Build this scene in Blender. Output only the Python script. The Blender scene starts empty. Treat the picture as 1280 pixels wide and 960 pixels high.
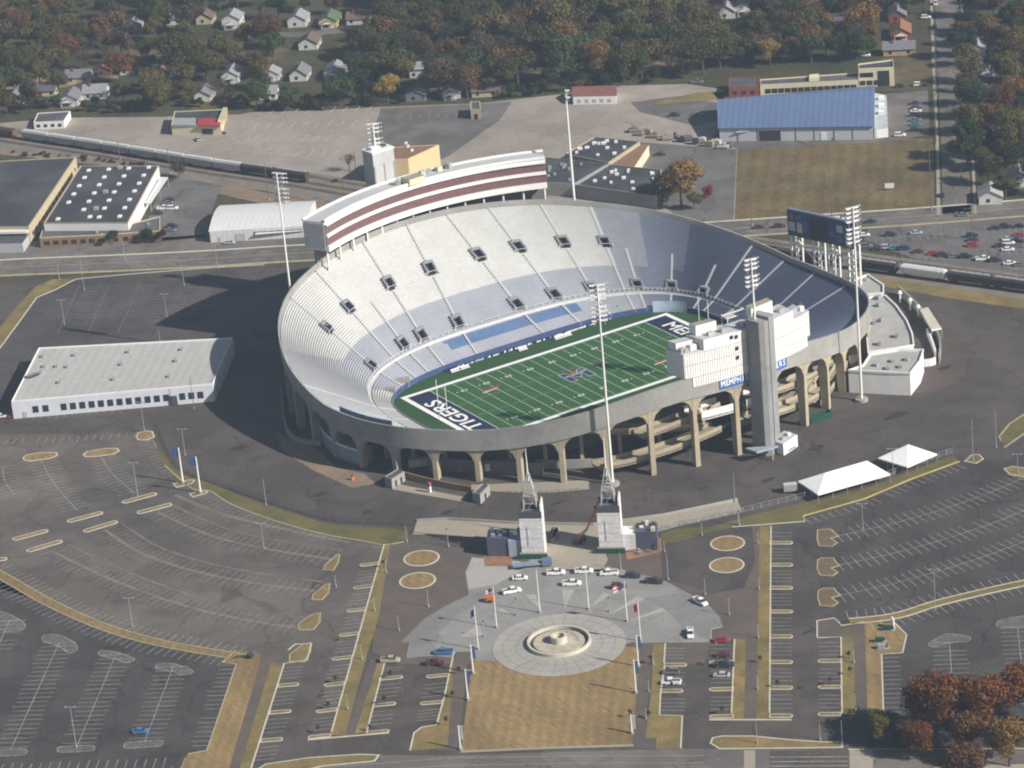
import bpy, math, random
from mathutils import Vector, Matrix
R = random.Random(11)
PI = math.pi
HAZE = 0.00009
sc = bpy.context.scene
col = sc.collection

# ------------------------------------------------------------------ camera
CAM = Vector((-538.81, -865.20, 419.49))
YAW, PITCH, ROLL, FPX = 0.534423, 0.3914275, -0.0904774, 3942.54
_fw = Vector((math.sin(YAW)*math.cos(PITCH), math.cos(YAW)*math.cos(PITCH), -math.sin(PITCH)))
_r0 = Vector((math.cos(YAW), -math.sin(YAW), 0))
_u0 = _r0.cross(_fw)
_rt = _r0*math.cos(ROLL)+_u0*math.sin(ROLL)
_up = -_r0*math.sin(ROLL)+_u0*math.cos(ROLL)
def G(x, y, z=0.0):
    """point at height z seen at photograph position x, y (survey helper)"""
    d = _fw+_rt*((x-640)/FPX)-_up*((y-480)/FPX)
    t = (z-CAM.z)/d.z
    return CAM+d*t
def G2(x, y, z=0.0):
    p = G(x, y, z); return (p.x, p.y)
def PX(P):
    d = Vector(P)-CAM; z = d.dot(_fw)
    return 640+FPX*d.dot(_rt)/z, 480-FPX*d.dot(_up)/z
def gl(pts, z=0.0): return [G2(a, b, z) for a, b in pts]
def zz(ox, oy, k, pts): return [(ox+a/k, oy+b/k) for a, b in pts]
def Z2(*p): return zz(0, 400, 3.2, p)
def Z3(*p): return zz(0, 660, 3.2, p)
def Z4(*p): return zz(380, 640, 3.2, p)
def Z5(*p): return zz(680, 640, 3.2, p)
def Z6(*p): return zz(880, 660, 3.2, p)
def Z7(*p): return zz(880, 430, 3.2, p)
def Z0(*p): return zz(0, 180, 3.2, p)

cam = bpy.data.cameras.new('camera'); co = bpy.data.objects.new('camera', cam); col.objects.link(co)
cam.sensor_width = 36; cam.lens = FPX/1280*36; cam.clip_start = 5; cam.clip_end = 12000
m = Matrix((( _rt.x, _up.x, -_fw.x, CAM.x), (_rt.y, _up.y, -_fw.y, CAM.y), (_rt.z, _up.z, -_fw.z, CAM.z), (0, 0, 0, 1)))
co.matrix_world = m
sc.camera = co

# ------------------------------------------------------------------ materials
_M = {}
def M(name, c, rough=.85, var=.18, scale=.25, var2=.1, scale2=3., metal=0., spec=.25, tint=None, tscale=.02, tamt=.5, obcol=False, bump=0., stretch=None, coord='Object', wear=0., bands=None):
    if name in _M: return _M[name]
    mt = bpy.data.materials.new(name); mt.use_nodes = True
    nt = mt.node_tree; N = nt.nodes; L = nt.links
    b = N['Principled BSDF']
    b.inputs['Roughness'].default_value = rough; b.inputs['Metallic'].default_value = metal
    b.inputs['Specular IOR Level'].default_value = spec
    tc = N.new('ShaderNodeTexCoord'); vec = tc.outputs[coord]
    if stretch:
        mp = N.new('ShaderNodeMapping'); mp.inputs['Scale'].default_value = stretch[0]; mp.inputs['Rotation'].default_value = (0, 0, stretch[1])
        L.new(vec, mp.inputs[0]); vec = mp.outputs[0]
    def noise(s, d=5, r=.6):
        n = N.new('ShaderNodeTexNoise'); n.inputs['Scale'].default_value = s; n.inputs['Detail'].default_value = d; n.inputs['Roughness'].default_value = r
        L.new(vec, n.inputs['Vector']); return n.outputs['Fac']
    def rng(o, a, bb, lo=.3, hi=.7):
        r = N.new('ShaderNodeMapRange'); r.inputs[1].default_value = lo; r.inputs[2].default_value = hi
        r.inputs[3].default_value = a; r.inputs[4].default_value = bb; L.new(o, r.inputs[0]); return r.outputs[0]
    def mul(a, bb):
        q = N.new('ShaderNodeMath'); q.operation = 'MULTIPLY'; L.new(a, q.inputs[0]); L.new(bb, q.inputs[1]); return q.outputs[0]
    k = mul(rng(noise(scale), 1-var, 1+var), rng(noise(scale2, 3), 1-var2, 1+var2))
    if wear:   # sealed cracks, stains, patches
        vo = N.new('ShaderNodeTexVoronoi'); vo.feature = 'DISTANCE_TO_EDGE'; vo.inputs['Scale'].default_value = .055
        dn = N.new('ShaderNodeTexNoise'); dn.inputs['Scale'].default_value = .12; dn.inputs['Detail'].default_value = 4; L.new(vec, dn.inputs['Vector'])
        dm = N.new('ShaderNodeVectorMath'); dm.operation = 'MULTIPLY_ADD'; dm.inputs[1].default_value = (9, 9, 0); L.new(dn.outputs['Color'], dm.inputs[0]); L.new(vec, dm.inputs[2]); L.new(dm.outputs[0], vo.inputs['Vector'])
        k = mul(k, rng(vo.outputs['Distance'], 1-wear*.6, 1, .004, .014))
        k = mul(k, rng(noise(.33, 3), 1, 1-wear*.55, .62, .70))
        k = mul(k, rng(noise(.045, 2), 1-wear*.16, 1+wear*.22, .46, .54))
        k = mul(k, rng(noise(1.7, 2), 1-wear*.2, 1+wear*.2))
    if bands:
        wv = N.new('ShaderNodeTexWave'); wv.bands_direction = 'X'; wv.inputs['Scale'].default_value = .314/bands[0]; wv.inputs['Distortion'].default_value = bands[3] if len(bands) > 3 else .3; wv.inputs['Detail'].default_value = 2
        mp2 = N.new('ShaderNodeMapping'); mp2.inputs['Rotation'].default_value = (0, 0, bands[1]); L.new(tc.outputs[coord], mp2.inputs[0]); L.new(mp2.outputs[0], wv.inputs['Vector'])
        k = mul(k, rng(wv.outputs['Fac'], 1-bands[2], 1+bands[2], .2, .8))
    if obcol:
        oi = N.new('ShaderNodeObjectInfo'); base = oi.outputs['Color']
    else:
        rgb = N.new('ShaderNodeRGB'); rgb.outputs[0].default_value = (*c, 1); base = rgb.outputs[0]
    if tint:
        mx = N.new('ShaderNodeMix'); mx.data_type = 'RGBA'
        L.new(rng(noise(tscale, 4), 0, tamt, .38, .66), mx.inputs[0]); L.new(base, mx.inputs[6]); mx.inputs[7].default_value = (*tint, 1)
        base = mx.outputs[2]
    vm = N.new('ShaderNodeVectorMath'); vm.operation = 'SCALE'; L.new(base, vm.inputs[0]); L.new(k, vm.inputs['Scale'])
    L.new(vm.outputs[0], b.inputs['Base Color'])
    if bump:
        bp = N.new('ShaderNodeBump'); bp.inputs['Strength'].default_value = bump; bp.inputs['Distance'].default_value = .3
        L.new(noise(scale2, 3), bp.inputs['Height']); L.new(bp.outputs[0], b.inputs['Normal'])
    _M[name] = mt; return mt

ground_m = M('dry ground', (.062, .055, .032), var=.35, scale=.03, var2=.3, scale2=.4, tint=(.05, .06, .025), tscale=.008, tamt=.9)
asph = M('apron asphalt', wear=.55, c=(.076, .065, .061), var=.16, scale=.03, var2=.12, scale2=.9, tint=(.095, .08, .068), tscale=.012, tamt=.7)
asph_worn = M('worn asphalt', wear=.55, c=(.138, .119, .103), var=.16, scale=.035, var2=.12, scale2=.8, tint=(.082, .073, .067), tscale=.014, tamt=.95)
asph_dark = M('dark asphalt', wear=.55, c=(.061, .053, .052), var=.16, scale=.04, var2=.12, scale2=.8, tint=(.072, .066, .064), tscale=.02, tamt=.7)
asph_black = M('fresh asphalt', wear=.55, c=(.080, .070, .067), var=.2, scale=.05, var2=.15, scale2=.6, tint=(.06, .058, .06), tscale=.03)
road_m = M('road asphalt', wear=.55, c=(.155, .138, .125), var=.12, scale=.06, var2=.1, scale2=.7, tint=(.1, .095, .09), tscale=.02)
lotlight = M('pale concrete lot', wear=.3, c=(.31, .27, .235), var=.12, scale=.03, var2=.1, scale2=.6, tint=(.24, .205, .175), tscale=.012, tamt=.8)
lotgrey = M('grey old lot', wear=.55, c=(.14, .13, .125), var=.14, scale=.05, var2=.1, scale2=.8, tint=(.11, .1, .095), tscale=.02)
mark = M('worn road paint', (.40, .40, .36), var=.35, scale=.3, var2=.3, scale2=2.5)
mark_faint = M('faded road paint', (.30, .285, .25), var=.3, scale=.3, var2=.3, scale2=2.5)
mark_pale = M('lot paint', (.45, .43, .4), var=.25, scale=.3, var2=.2, scale2=2.)
white_line = M('field paint', (.78, .79, .77), var=.06, scale=.4)
kerb_m = M('kerb concrete', (.52, .48, .38), var=.12, scale=.3, var2=.1)
kerb_y = M('sandy kerb concrete', (.38, .32, .19), var=.2, scale=.2, var2=.1)
tan_grass = M('dormant lawn', (.265, .185, .085), var=.16, scale=.07, var2=.2, scale2=1.1, bands=(3.2, math.radians(37.5), .06, 1.2), tint=(.16, .115, .055), tscale=.05, tamt=.6, stretch=((1, .25, 1), math.radians(-37)))
dry_grass = M('dry verge', (.235, .168, .068), var=.22, scale=.15, var2=.25, scale2=1.6, tint=(.13, .115, .05), tscale=.06, tamt=.8)
green_grass = M('green verge', (.105, .098, .036), var=.2, scale=.1, var2=.2, scale2=1.2, tint=(.17, .135, .06), tscale=.03, tamt=.7)
field_grass = M('rough meadow', bands=(6., math.radians(40), .07, 2.), c=(.155, .108, .052), var=.25, scale=.06, var2=.25, scale2=.5, tint=(.105, .088, .036), tscale=.02, tamt=.9)
yard_grass = M('yard grass', (.06, .062, .025), var=.3, scale=.06, var2=.2, scale2=.5, tint=(.14, .1, .05), tscale=.03, tamt=.8)
paver_brown = M('brown pavers', (.125, .098, .080), var=.14, scale=.12, var2=.12, scale2=1.5, tint=(.10, .088, .08), tscale=.05, tamt=.8)
plaza_grey = M('grey plaza pavers', wear=.3, c=(.26, .25, .235), var=.1, scale=.12, var2=.1, scale2=1.2, tint=(.2, .2, .205), tscale=.06)
plaza_dark = M('dark plaza band', wear=.3, c=(.205, .20, .195), var=.1, scale=.12, var2=.1, scale2=1.2)
plaza_light = M('pale plaza pavers', (.36, .345, .315), var=.1, scale=.1, var2=.1, scale2=1.2)
ring_m = M('plaza ring paving', wear=.2, c=(.35, .33, .30), var=.08, scale=.1, var2=.08, scale2=1.)
concrete_tan = M('tan concrete', (.34, .30, .235), var=.14, scale=.08, var2=.1, scale2=1., tint=(.24, .21, .17), tscale=.04)
ballast = M('rail ballast', (.19, .165, .14), var=.2, scale=.15, var2=.25, scale2=1.4)
dirt = M('bare dirt', (.23, .17, .115), var=.2, scale=.1, var2=.2, scale2=.9)
dirt_red = M('red construction dirt', (.27, .145, .085), var=.25, scale=.2, var2=.2, scale2=1.1)
turf = M('artificial turf', (.030, .10, .027), var=.1, scale=.05, var2=.08, scale2=.8)
turf_dark = M('sideline turf', (.026, .075, .025), var=.12, scale=.06, var2=.08, scale2=.8)
navy = M('navy turf', (.012, .022, .062), var=.12, scale=.2)
logo_blue = M('turf logo blue', (.025, .045, .13), var=.1)
logo_red = M('turf logo red', (.42, .06, .05), var=.1)
conc = M('stadium concrete', (.33, .32, .30), var=.14, scale=.12, var2=.08, scale2=.9, tint=(.28, .27, .255), tscale=.05, tamt=.6)
conc_beige = M('beige concrete', (.42, .36, .26), var=.14, scale=.15, var2=.08, scale2=.9, tint=(.36, .31, .22), tscale=.07, tamt=.6)
conc_dark = M('dark concrete', (.17, .165, .155), var=.2, scale=.15, var2=.1, scale2=.9)  # darker grey for undersides, inner walls and the fountain centre
bench_w = M('bare aluminium benches', (.585, .59, .595), rough=.5, var=.07, scale=.05, var2=.05, scale2=.4)
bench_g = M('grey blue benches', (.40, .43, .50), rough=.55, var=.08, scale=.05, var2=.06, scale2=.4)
bench_m = M('half shade blue benches', (.27, .30, .385), rough=.55, var=.08, scale=.05, var2=.06, scale2=.4)  # blue grey seats with part of the stand's shade put into the colour
tread_mm = M('half shade blue treads', (.23, .25, .32), var=.1, scale=.06, var2=.06, scale2=.5)  # treads to match, partly darkened for shade
bench_b = M('shade dark blue benches', (.175, .205, .295), rough=.55, var=.08, scale=.05, var2=.06, scale2=.4)  # blue grey darkened further: painted shade of the right end
tread_b = M('shade dark blue treads', (.14, .16, .225), var=.1, scale=.06, var2=.06, scale2=.5)  # treads carrying the same painted shade
tread_m = M('stand treads', (.55, .55, .535), var=.08, scale=.06, var2=.06, scale2=.5)
tread_g = M('lower stand treads', (.33, .345, .39), var=.1, scale=.06, var2=.06, scale2=.5)
seat_blue = M('blue chairbacks', (.12, .19, .34), rough=.5, var=.12, scale=.3)
aisle_m = M('aisle concrete', (.45, .45, .44), var=.08, scale=.2)
white_p = M('white painted wall', (.80, .79, .77), rough=.6, var=.05, scale=.2, var2=.03)
white_roof = M('white metal roof', bands=(2.2, math.radians(41), .03, .1), c=(.66, .66, .655), rough=.5, var=.06, scale=.06, var2=.05, scale2=.5, tint=(.55, .55, .55), tscale=.03)
white_st = M('white steel', (.78, .77, .74), rough=.5, var=.05)
grey_p = M('grey panel', (.30, .305, .315), rough=.7, var=.08, scale=.2)
grey_l = M('light grey panel', (.46, .46, .465), rough=.7, var=.08, scale=.2)
red_glass = M('red tinted glazing', (.175, .105, .11), rough=.28, var=.15, scale=.6, spec=.5)
dark_glass = M('dark glass', (.03, .035, .045), rough=.15, var=.2, scale=.6, spec=.6)
dark_hole = M('dark opening', (.035, .035, .04), rough=.9, var=.2)
sign_blue = M('blue sign', (.045, .15, .42), rough=.5, var=.05)
board_blue = M('scoreboard blue', (.035, .052, .11), rough=.5, var=.12, scale=.4)
black_m = M('black rubber', (.02, .02, .021), rough=.8, var=.2)
dark_st = M('dark steel', (.07, .07, .075), rough=.6, var=.2)
galv = M('galvanised steel', (.42, .43, .44), rough=.5, var=.1, metal=.3)
green_p = M('dark green paint', (.018, .075, .052), rough=.6, var=.15)
tent_m = M('white tent cloth', (.84, .84, .82), rough=.6, var=.03)
roof_dark = M('dark tar roof', (.05, .052, .06), rough=.8, var=.25, scale=.08, var2=.12, scale2=.7, tint=(.09, .09, .095), tscale=.05)
roof_grey = M('grey tar roof', (.085, .085, .092), rough=.8, var=.2, scale=.08, var2=.12, scale2=.7, tint=(.13, .125, .12), tscale=.04)
roof_blue = M('blue metal roof', bands=(2.6, math.radians(40), .07, .1), c=(.12, .17, .29), rough=.5, var=.06, scale=.05, var2=.06, scale2=.4)
roof_brown = M('brown roof', (.24, .14, .085), rough=.8, var=.15, scale=.1, tint=(.18, .11, .08), tscale=.06)
roof_red = M('red roof', (.36, .05, .045), rough=.7, var=.12)
beige_w = M('beige wall', (.52, .44, .29), var=.08, scale=.2)
cream_w = M('cream wall', (.66, .59, .42), var=.08, scale=.2)
brown_w = M('brown wall', (.26, .17, .10), var=.12, scale=.3)
brick_w = M('red brick', (.27, .09, .065), var=.15, scale=.6, var2=.15, scale2=4)
rust = M('rust steel', (.16, .075, .05), rough=.8, var=.2, scale=.5)
hopper_m = M('pale hopper steel', (.40, .41, .40), rough=.6, var=.12, scale=.3, tint=(.28, .25, .22), tscale=.15)
hopper_d = M('dark wagon steel', (.055, .052, .052), rough=.7, var=.25, scale=.3)
paint = M('vehicle paint', (1, 1, 1), rough=.3, var=.04, spec=.5, obcol=True)
obm = M('painted surface', (1, 1, 1), rough=.75, var=.12, scale=.5, obcol=True)
bark = M('bark', (.10, .078, .058), var=.25, scale=1.)
wood = M('pole timber', (.15, .115, .085), var=.2, scale=1.)
banner_b = M('blue banner', (.06, .12, .30), rough=.7, var=.05)
flag_r = M('red flag cloth', (.45, .08, .09), rough=.8, var=.1)
flag_w = M('white flag cloth', (.7, .68, .7), rough=.8, var=.1)
flag_b = M('navy flag cloth', (.05, .07, .2), rough=.8, var=.1)
orange_m = M('orange equipment', (.55, .15, .03), rough=.5, var=.1)
housewrap = M('white building wrap', (.70, .69, .69), rough=.6, var=.14, scale=.45, var2=.16, scale2=1.6)
lamp_m = M('lamp housing', (.5, .5, .49), rough=.4, var=.1)
water_m = M('still dark pool', (.05, .06, .075), rough=.12, var=.1, spec=.6)

def leaf_mat(name):
    mt = bpy.data.materials.new(name); mt.use_nodes = True
    nt = mt.node_tree; N = nt.nodes; L = nt.links
    b = N['Principled BSDF']; b.inputs['Roughness'].default_value = .8; b.inputs['Specular IOR Level'].default_value = .15
    oi = N.new('ShaderNodeObjectInfo'); tc = N.new('ShaderNodeTexCoord')
    n = N.new('ShaderNodeTexNoise'); n.inputs['Scale'].default_value = 3.2; n.inputs['Detail'].default_value = 4
    L.new(tc.outputs['Object'], n.inputs['Vector'])
    geo = N.new('ShaderNodeNewGeometry')
    r = N.new('ShaderNodeMapRange'); r.inputs[1].default_value = .3; r.inputs[2].default_value = .7; r.inputs[3].default_value = .62; r.inputs[4].default_value = 1.4
    L.new(n.outputs['Fac'], r.inputs[0])
    r2 = N.new('ShaderNodeMapRange'); r2.inputs[3].default_value = .75; r2.inputs[4].default_value = 1.25
    L.new(geo.outputs['Random Per Island'], r2.inputs[0])
    q = N.new('ShaderNodeMath'); q.operation = 'MULTIPLY'; L.new(r.outputs[0], q.inputs[0]); L.new(r2.outputs[0], q.inputs[1])
    # a share of the leaves has turned more than the rest
    hs = N.new('ShaderNodeHueSaturation'); 
    r3 = N.new('ShaderNodeMapRange'); r3.inputs[3].default_value = .475; r3.inputs[4].default_value = .53
    L.new(geo.outputs['Random Per Island'], r3.inputs[0]); L.new(r3.outputs[0], hs.inputs['Hue'])
    L.new(oi.outputs['Color'], hs.inputs['Color'])
    vm = N.new('ShaderNodeVectorMath'); vm.operation = 'SCALE'; L.new(hs.outputs[0], vm.inputs[0]); L.new(q.outputs[0], vm.inputs['Scale'])
    L.new(vm.outputs[0], b.inputs['Base Color'])
    tr = N.new('ShaderNodeBsdfTranslucent'); L.new(vm.outputs[0], tr.inputs['Color'])
    ms = N.new('ShaderNodeMixShader'); ms.inputs[0].default_value = .22
    L.new(b.outputs[0], ms.inputs[1]); L.new(tr.outputs[0], ms.inputs[2])
    L.new(ms.outputs[0], N['Material Output'].inputs['Surface'])
    return mt
leaf_m = leaf_mat('foliage')

# ------------------------------------------------------------------ mesh building
class MB:
    def __init__(s): s.v = []; s.f = []; s.mi = []; s.mats = []
    def _m(s, m):
        if m not in s.mats: s.mats.append(m)
        return s.mats.index(m)
    def face(s, pts, m):
        i = len(s.v); s.v += [tuple(p) for p in pts]; s.f.append(tuple(range(i, i+len(pts)))); s.mi.append(s._m(m))
    def sheet(s, poly, z, m):
        a = sum(poly[i][0]*poly[(i+1) % len(poly)][1]-poly[(i+1) % len(poly)][0]*poly[i][1] for i in range(len(poly)))
        if a < 0: poly = poly[::-1]
        s.face([(x, y, z) for x, y in poly], m)
    def prism(s, poly, z0, z1, m, top=None, cap=True, bottom=False):
        a = sum(poly[i][0]*poly[(i+1) % len(poly)][1]-poly[(i+1) % len(poly)][0]*poly[i][1] for i in range(len(poly)))
        if a < 0: poly = poly[::-1]
        n = len(poly)
        for i in range(n):
            a, b = poly[i], poly[(i+1) % n]
            s.face([(*a, z0), (*b, z0), (*b, z1), (*a, z1)], m)
        if cap: s.face([(x, y, z1) for x, y in poly], top or m)
        if bottom: s.face([(x, y, z0) for x, y in poly[::-1]], m)
    def box(s, cx, cy, z0, sx, sy, h, rot=0, m=None, top=None):
        c, q = math.cos(rot), math.sin(rot)
        poly = [(cx+c*a*sx/2-q*b*sy/2, cy+q*a*sx/2+c*b*sy/2) for a, b in ((-1, -1), (1, -1), (1, 1), (-1, 1))]
        s.prism(poly, z0, z0+h, m, top, bottom=True)
    def hexa(s, p, m):
        """8 corners: 4 below then 4 above, ccw"""
        for q in ((3, 2, 1, 0), (4, 5, 6, 7), (0, 1, 5, 4), (1, 2, 6, 5), (2, 3, 7, 6), (3, 0, 4, 7)): s.face([p[k] for k in q], m)
    def tube(s, a, b, r0, r1=None, n=6, m=None, cap=True):
        r1 = r0 if r1 is None else r1
        a, b = Vector(a), Vector(b); d = (b-a)
        if d.length < 1e-6: return
        d.normalize(); x = d.orthogonal().normalized(); y = d.cross(x)
        A = [a+(x*math.cos(2*PI*i/n)+y*math.sin(2*PI*i/n))*r0 for i in range(n)]
        B = [b+(x*math.cos(2*PI*i/n)+y*math.sin(2*PI*i/n))*r1 for i in range(n)]
        for i in range(n):
            j = (i+1) % n; s.face([A[i], A[j], B[j], B[i]], m)
        if cap: s.face(A[::-1], m); s.face(B, m)
    def bar(s, a, b, w, h, m):
        """box section bar between two points"""
        a, b = Vector(a), Vector(b); d = (b-a).normalized()
        x = d.cross(Vector((0, 0, 1)))
        x = Vector((1, 0, 0)) if x.length < 1e-3 else x.normalized()
        y = x.cross(d).normalized()
        p = [a-x*w/2-y*h/2, a+x*w/2-y*h/2, a+x*w/2+y*h/2, a-x*w/2+y*h/2]
        q = [t+(b-a) for t in p]
        for i in range(4):
            j = (i+1) % 4; s.face([p[i], p[j], q[j], q[i]], m)
        s.face(p[::-1], m); s.face(q, m)
    def strip(s, line, w, z, m, closed=False):
        """flat ribbon along a 2D polyline"""
        n = len(line)
        if n < 2: return
        L_, R_ = [], []
        for i in range(n):
            if closed: a, b = line[(i-1) % n], line[(i+1) % n]
            else: a, b = line[max(0, i-1)], line[min(n-1, i+1)]
            dx, dy = b[0]-a[0], b[1]-a[1]; l = math.hypot(dx, dy) or 1
            nx, ny = -dy/l*w/2, dx/l*w/2
            L_.append((line[i][0]+nx, line[i][1]+ny, z)); R_.append((line[i][0]-nx, line[i][1]-ny, z))
        for i in range(n if closed else n-1):
            j = (i+1) % n; s.face([R_[i], R_[j], L_[j], L_[i]], m)
    def wallstrip(s, line, w, z0, z1, m, closed=False):
        """solid wall / kerb along a 2D polyline"""
        n = len(line); L_, R_ = [], []
        for i in range(n):
            if closed: a, b = line[(i-1) % n], line[(i+1) % n]
            else: a, b = line[max(0, i-1)], line[min(n-1, i+1)]
            dx, dy = b[0]-a[0], b[1]-a[1]; l = math.hypot(dx, dy) or 1
            nx, ny = -dy/l*w/2, dx/l*w/2
            L_.append((line[i][0]+nx, line[i][1]+ny)); R_.append((line[i][0]-nx, line[i][1]-ny))
        for i in range(n if closed else n-1):
            j = (i+1) % n
            s.face([(*R_[i], z1), (*R_[j], z1), (*L_[j], z1), (*L_[i], z1)], m)
            s.face([(*R_[i], z0), (*R_[j], z0), (*R_[j], z1), (*R_[i], z1)], m)
            s.face([(*L_[j], z0), (*L_[i], z0), (*L_[i], z1), (*L_[j], z1)], m)
        if not closed:
            s.face([(*L_[0], z0), (*R_[0], z0), (*R_[0], z1), (*L_[0], z1)], m)
            s.face([(*R_[-1], z0), (*L_[-1], z0), (*L_[-1], z1), (*R_[-1], z1)], m)
    def build(s, name, parent=None, origin=None, smooth=False, **props):
        me = bpy.data.meshes.new(name)
        o0 = Vector(origin) if origin is not None else (parent_world(parent) if parent else Vector((0, 0, 0)))
        me.from_pydata([(a-o0.x, b-o0.y, c-o0.z) for a, b, c in s.v], [], s.f)
        for mt in s.mats: me.materials.append(mt)
        me.polygons.foreach_set('material_index', s.mi)
        if smooth: me.polygons.foreach_set('use_smooth', [True]*len(s.f))
        me.update()
        o = bpy.data.objects.new(name, me); col.objects.link(o)
        if parent: o.parent = parent
        else: o.location = o0
        for k, v in props.items(): o[k] = v
        return o
def parent_world(p):
    v = Vector((0, 0, 0))
    while p is not None: v += p.location; p = p.parent
    return v
def thing(name, label, cat, loc=(0, 0, 0), group=None, rz=0):
    o = bpy.data.objects.new(name, None); col.objects.link(o); o.location = loc; o.rotation_euler = (0, 0, rz); o.empty_display_size = 1
    o['label'] = label; o['category'] = cat
    if group: o['group'] = group
    return o
def struct(name, mb, **k): return mb.build(name, kind='structure', **k)
def kids(o): return [c for c in list(o.children)]
def dup(o, parent=None):
    c = o.copy(); col.objects.link(c)
    if parent: c.parent = parent
    for ch in kids(o): dup(ch, c)
    return c
def place(proto, used, loc, rz, label, group, scale=None, color=None, paintable=()):
    """first use moves the prototype itself, later ones copy it with its parts"""
    if proto.name not in used: o = proto; used.add(proto.name)
    else: o = dup(proto)
    o.location = loc; o.rotation_euler = (0, 0, rz); o['label'] = label
    if group: o['group'] = group
    elif 'group' in o: del o['group']
    if scale: o.scale = scale
    if color:
        o.color = (*color, 1)
        for c in kids(o):
            if c.name.split('.')[0] in paintable: c.color = (*color, 1)
    return o
def catmull(P, k=8, closed=False):
    out = []; n = len(P)
    for i in range(n if closed else n-1):
        p0 = P[(i-1) % n] if closed or i > 0 else P[i]; p1 = P[i]; p2 = P[(i+1) % n]; p3 = P[(i+2) % n] if closed or i+2 < n else p2
        for j in range(k):
            t = j/k
            out.append(tuple(.5*((2*p1[d])+(-p0[d]+p2[d])*t+(2*p0[d]-5*p1[d]+4*p2[d]-p3[d])*t*t+(-p0[d]+3*p1[d]-3*p2[d]+p3[d])*t**3) for d in range(2)))
    if not closed: out.append(tuple(P[-1]))
    return out
def resample(line, step):
    out = []; acc = 0.; nxt = 0.
    for i in range(len(line)-1):
        a, b = line[i], line[i+1]; l = math.hypot(b[0]-a[0], b[1]-a[1])
        while nxt <= acc+l and l > 0:
            t = (nxt-acc)/l; out.append(((a[0]+(b[0]-a[0])*t, a[1]+(b[1]-a[1])*t), ((b[0]-a[0])/l, (b[1]-a[1])/l))); nxt += step
        acc += l
    return out
def inset(poly, w):
    a = sum(poly[i][0]*poly[(i+1) % len(poly)][1]-poly[(i+1) % len(poly)][0]*poly[i][1] for i in range(len(poly)))
    if a < 0: poly = poly[::-1]
    n = len(poly); out = []
    for i in range(n):
        p, q, r = poly[i-1], poly[i], poly[(i+1) % n]
        d1 = (q[0]-p[0], q[1]-p[1]); d2 = (r[0]-q[0], r[1]-q[1]); l1 = math.hypot(*d1) or 1; l2 = math.hypot(*d2) or 1
        nx, ny = -d1[1]/l1-d2[1]/l2, d1[0]/l1+d2[0]/l2; l = math.hypot(nx, ny) or 1
        k = min(2., 2/max(.4, l))/2*2
        out.append((q[0]+nx/l*w*min(1.6, k), q[1]+ny/l*w*min(1.6, k)))
    return poly, out
def island(poly, top, name='traffic_island', kw=.5, km=None, h=.15):
    o, i = inset(poly, kw); mb = MB(); n = len(o); km = km or kerb_m
    for k in range(n):
        j = (k+1) % n
        mb.face([(*o[k], 0), (*o[j], 0), (*o[j], h), (*o[k], h)], km)
        mb.face([(*o[k], h), (*o[j], h), (*i[j], h), (*i[k], h)], km)
    mb.face([(x, y, h) for x, y in i], top)
    return struct(name, mb)
def textobj(s, size, m, mat4, extrude=.02):
    """letters as a mesh placed by a matrix whose x is the reading direction"""
    cu = bpy.data.curves.new('letters', 'FONT'); cu.body = s; cu.size = size; cu.align_x = 'CENTER'; cu.align_y = 'CENTER'; cu.extrude = extrude; cu.resolution_u = 3
    cu.offset = size*.018
    t = bpy.data.objects.new('letters', cu); col.objects.link(t)
    dg = bpy.context.evaluated_depsgraph_get(); dg.update()
    me = bpy.data.meshes.new_from_object(t.evaluated_get(dg)); col.objects.unlink(t); bpy.data.objects.remove(t); bpy.data.curves.remove(cu)
    me.transform(mat4)
    me.materials.clear(); me.materials.append(m)
    return me
def meshobj(name, me, parent=None, **p):
    o = bpy.data.objects.new(name, me); col.objects.link(o)
    if parent:
        o.parent = parent; me.transform(Matrix.Translation(-parent_world(parent)))
    for k, v in p.items(): o[k] = v
    return o
def basis(x, y, z, loc):
    return Matrix(((x[0], y[0], z[0], loc[0]), (x[1], y[1], z[1], loc[1]), (x[2], y[2], z[2], loc[2]), (0, 0, 0, 1)))
AXW = math.radians(-41.4)      # direction of the stalls across the promenade
AXL = math.radians(-127.3)     # direction of the promenade
GRID = math.radians(50.7)      # street grid

tower_m = M('lift tower concrete', (.27, .27, .27), var=.12, scale=.15, var2=.08, scale2=.8)
# ================================================================== ground, lots, plaza
mb = MB(); n = 64
mb.face([(300+2600*math.cos(2*PI*i/n), 300+2600*math.sin(2*PI*i/n), 0) for i in range(n)], ground_m); struct('ground', mb)

def area(name, px, m, z, smooth=0, world=None):
    P = world or gl(px)
    if smooth: P = catmull(P, smooth, True)
    mb = MB(); mb.sheet(P, z, m); return struct(name, mb)

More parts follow.
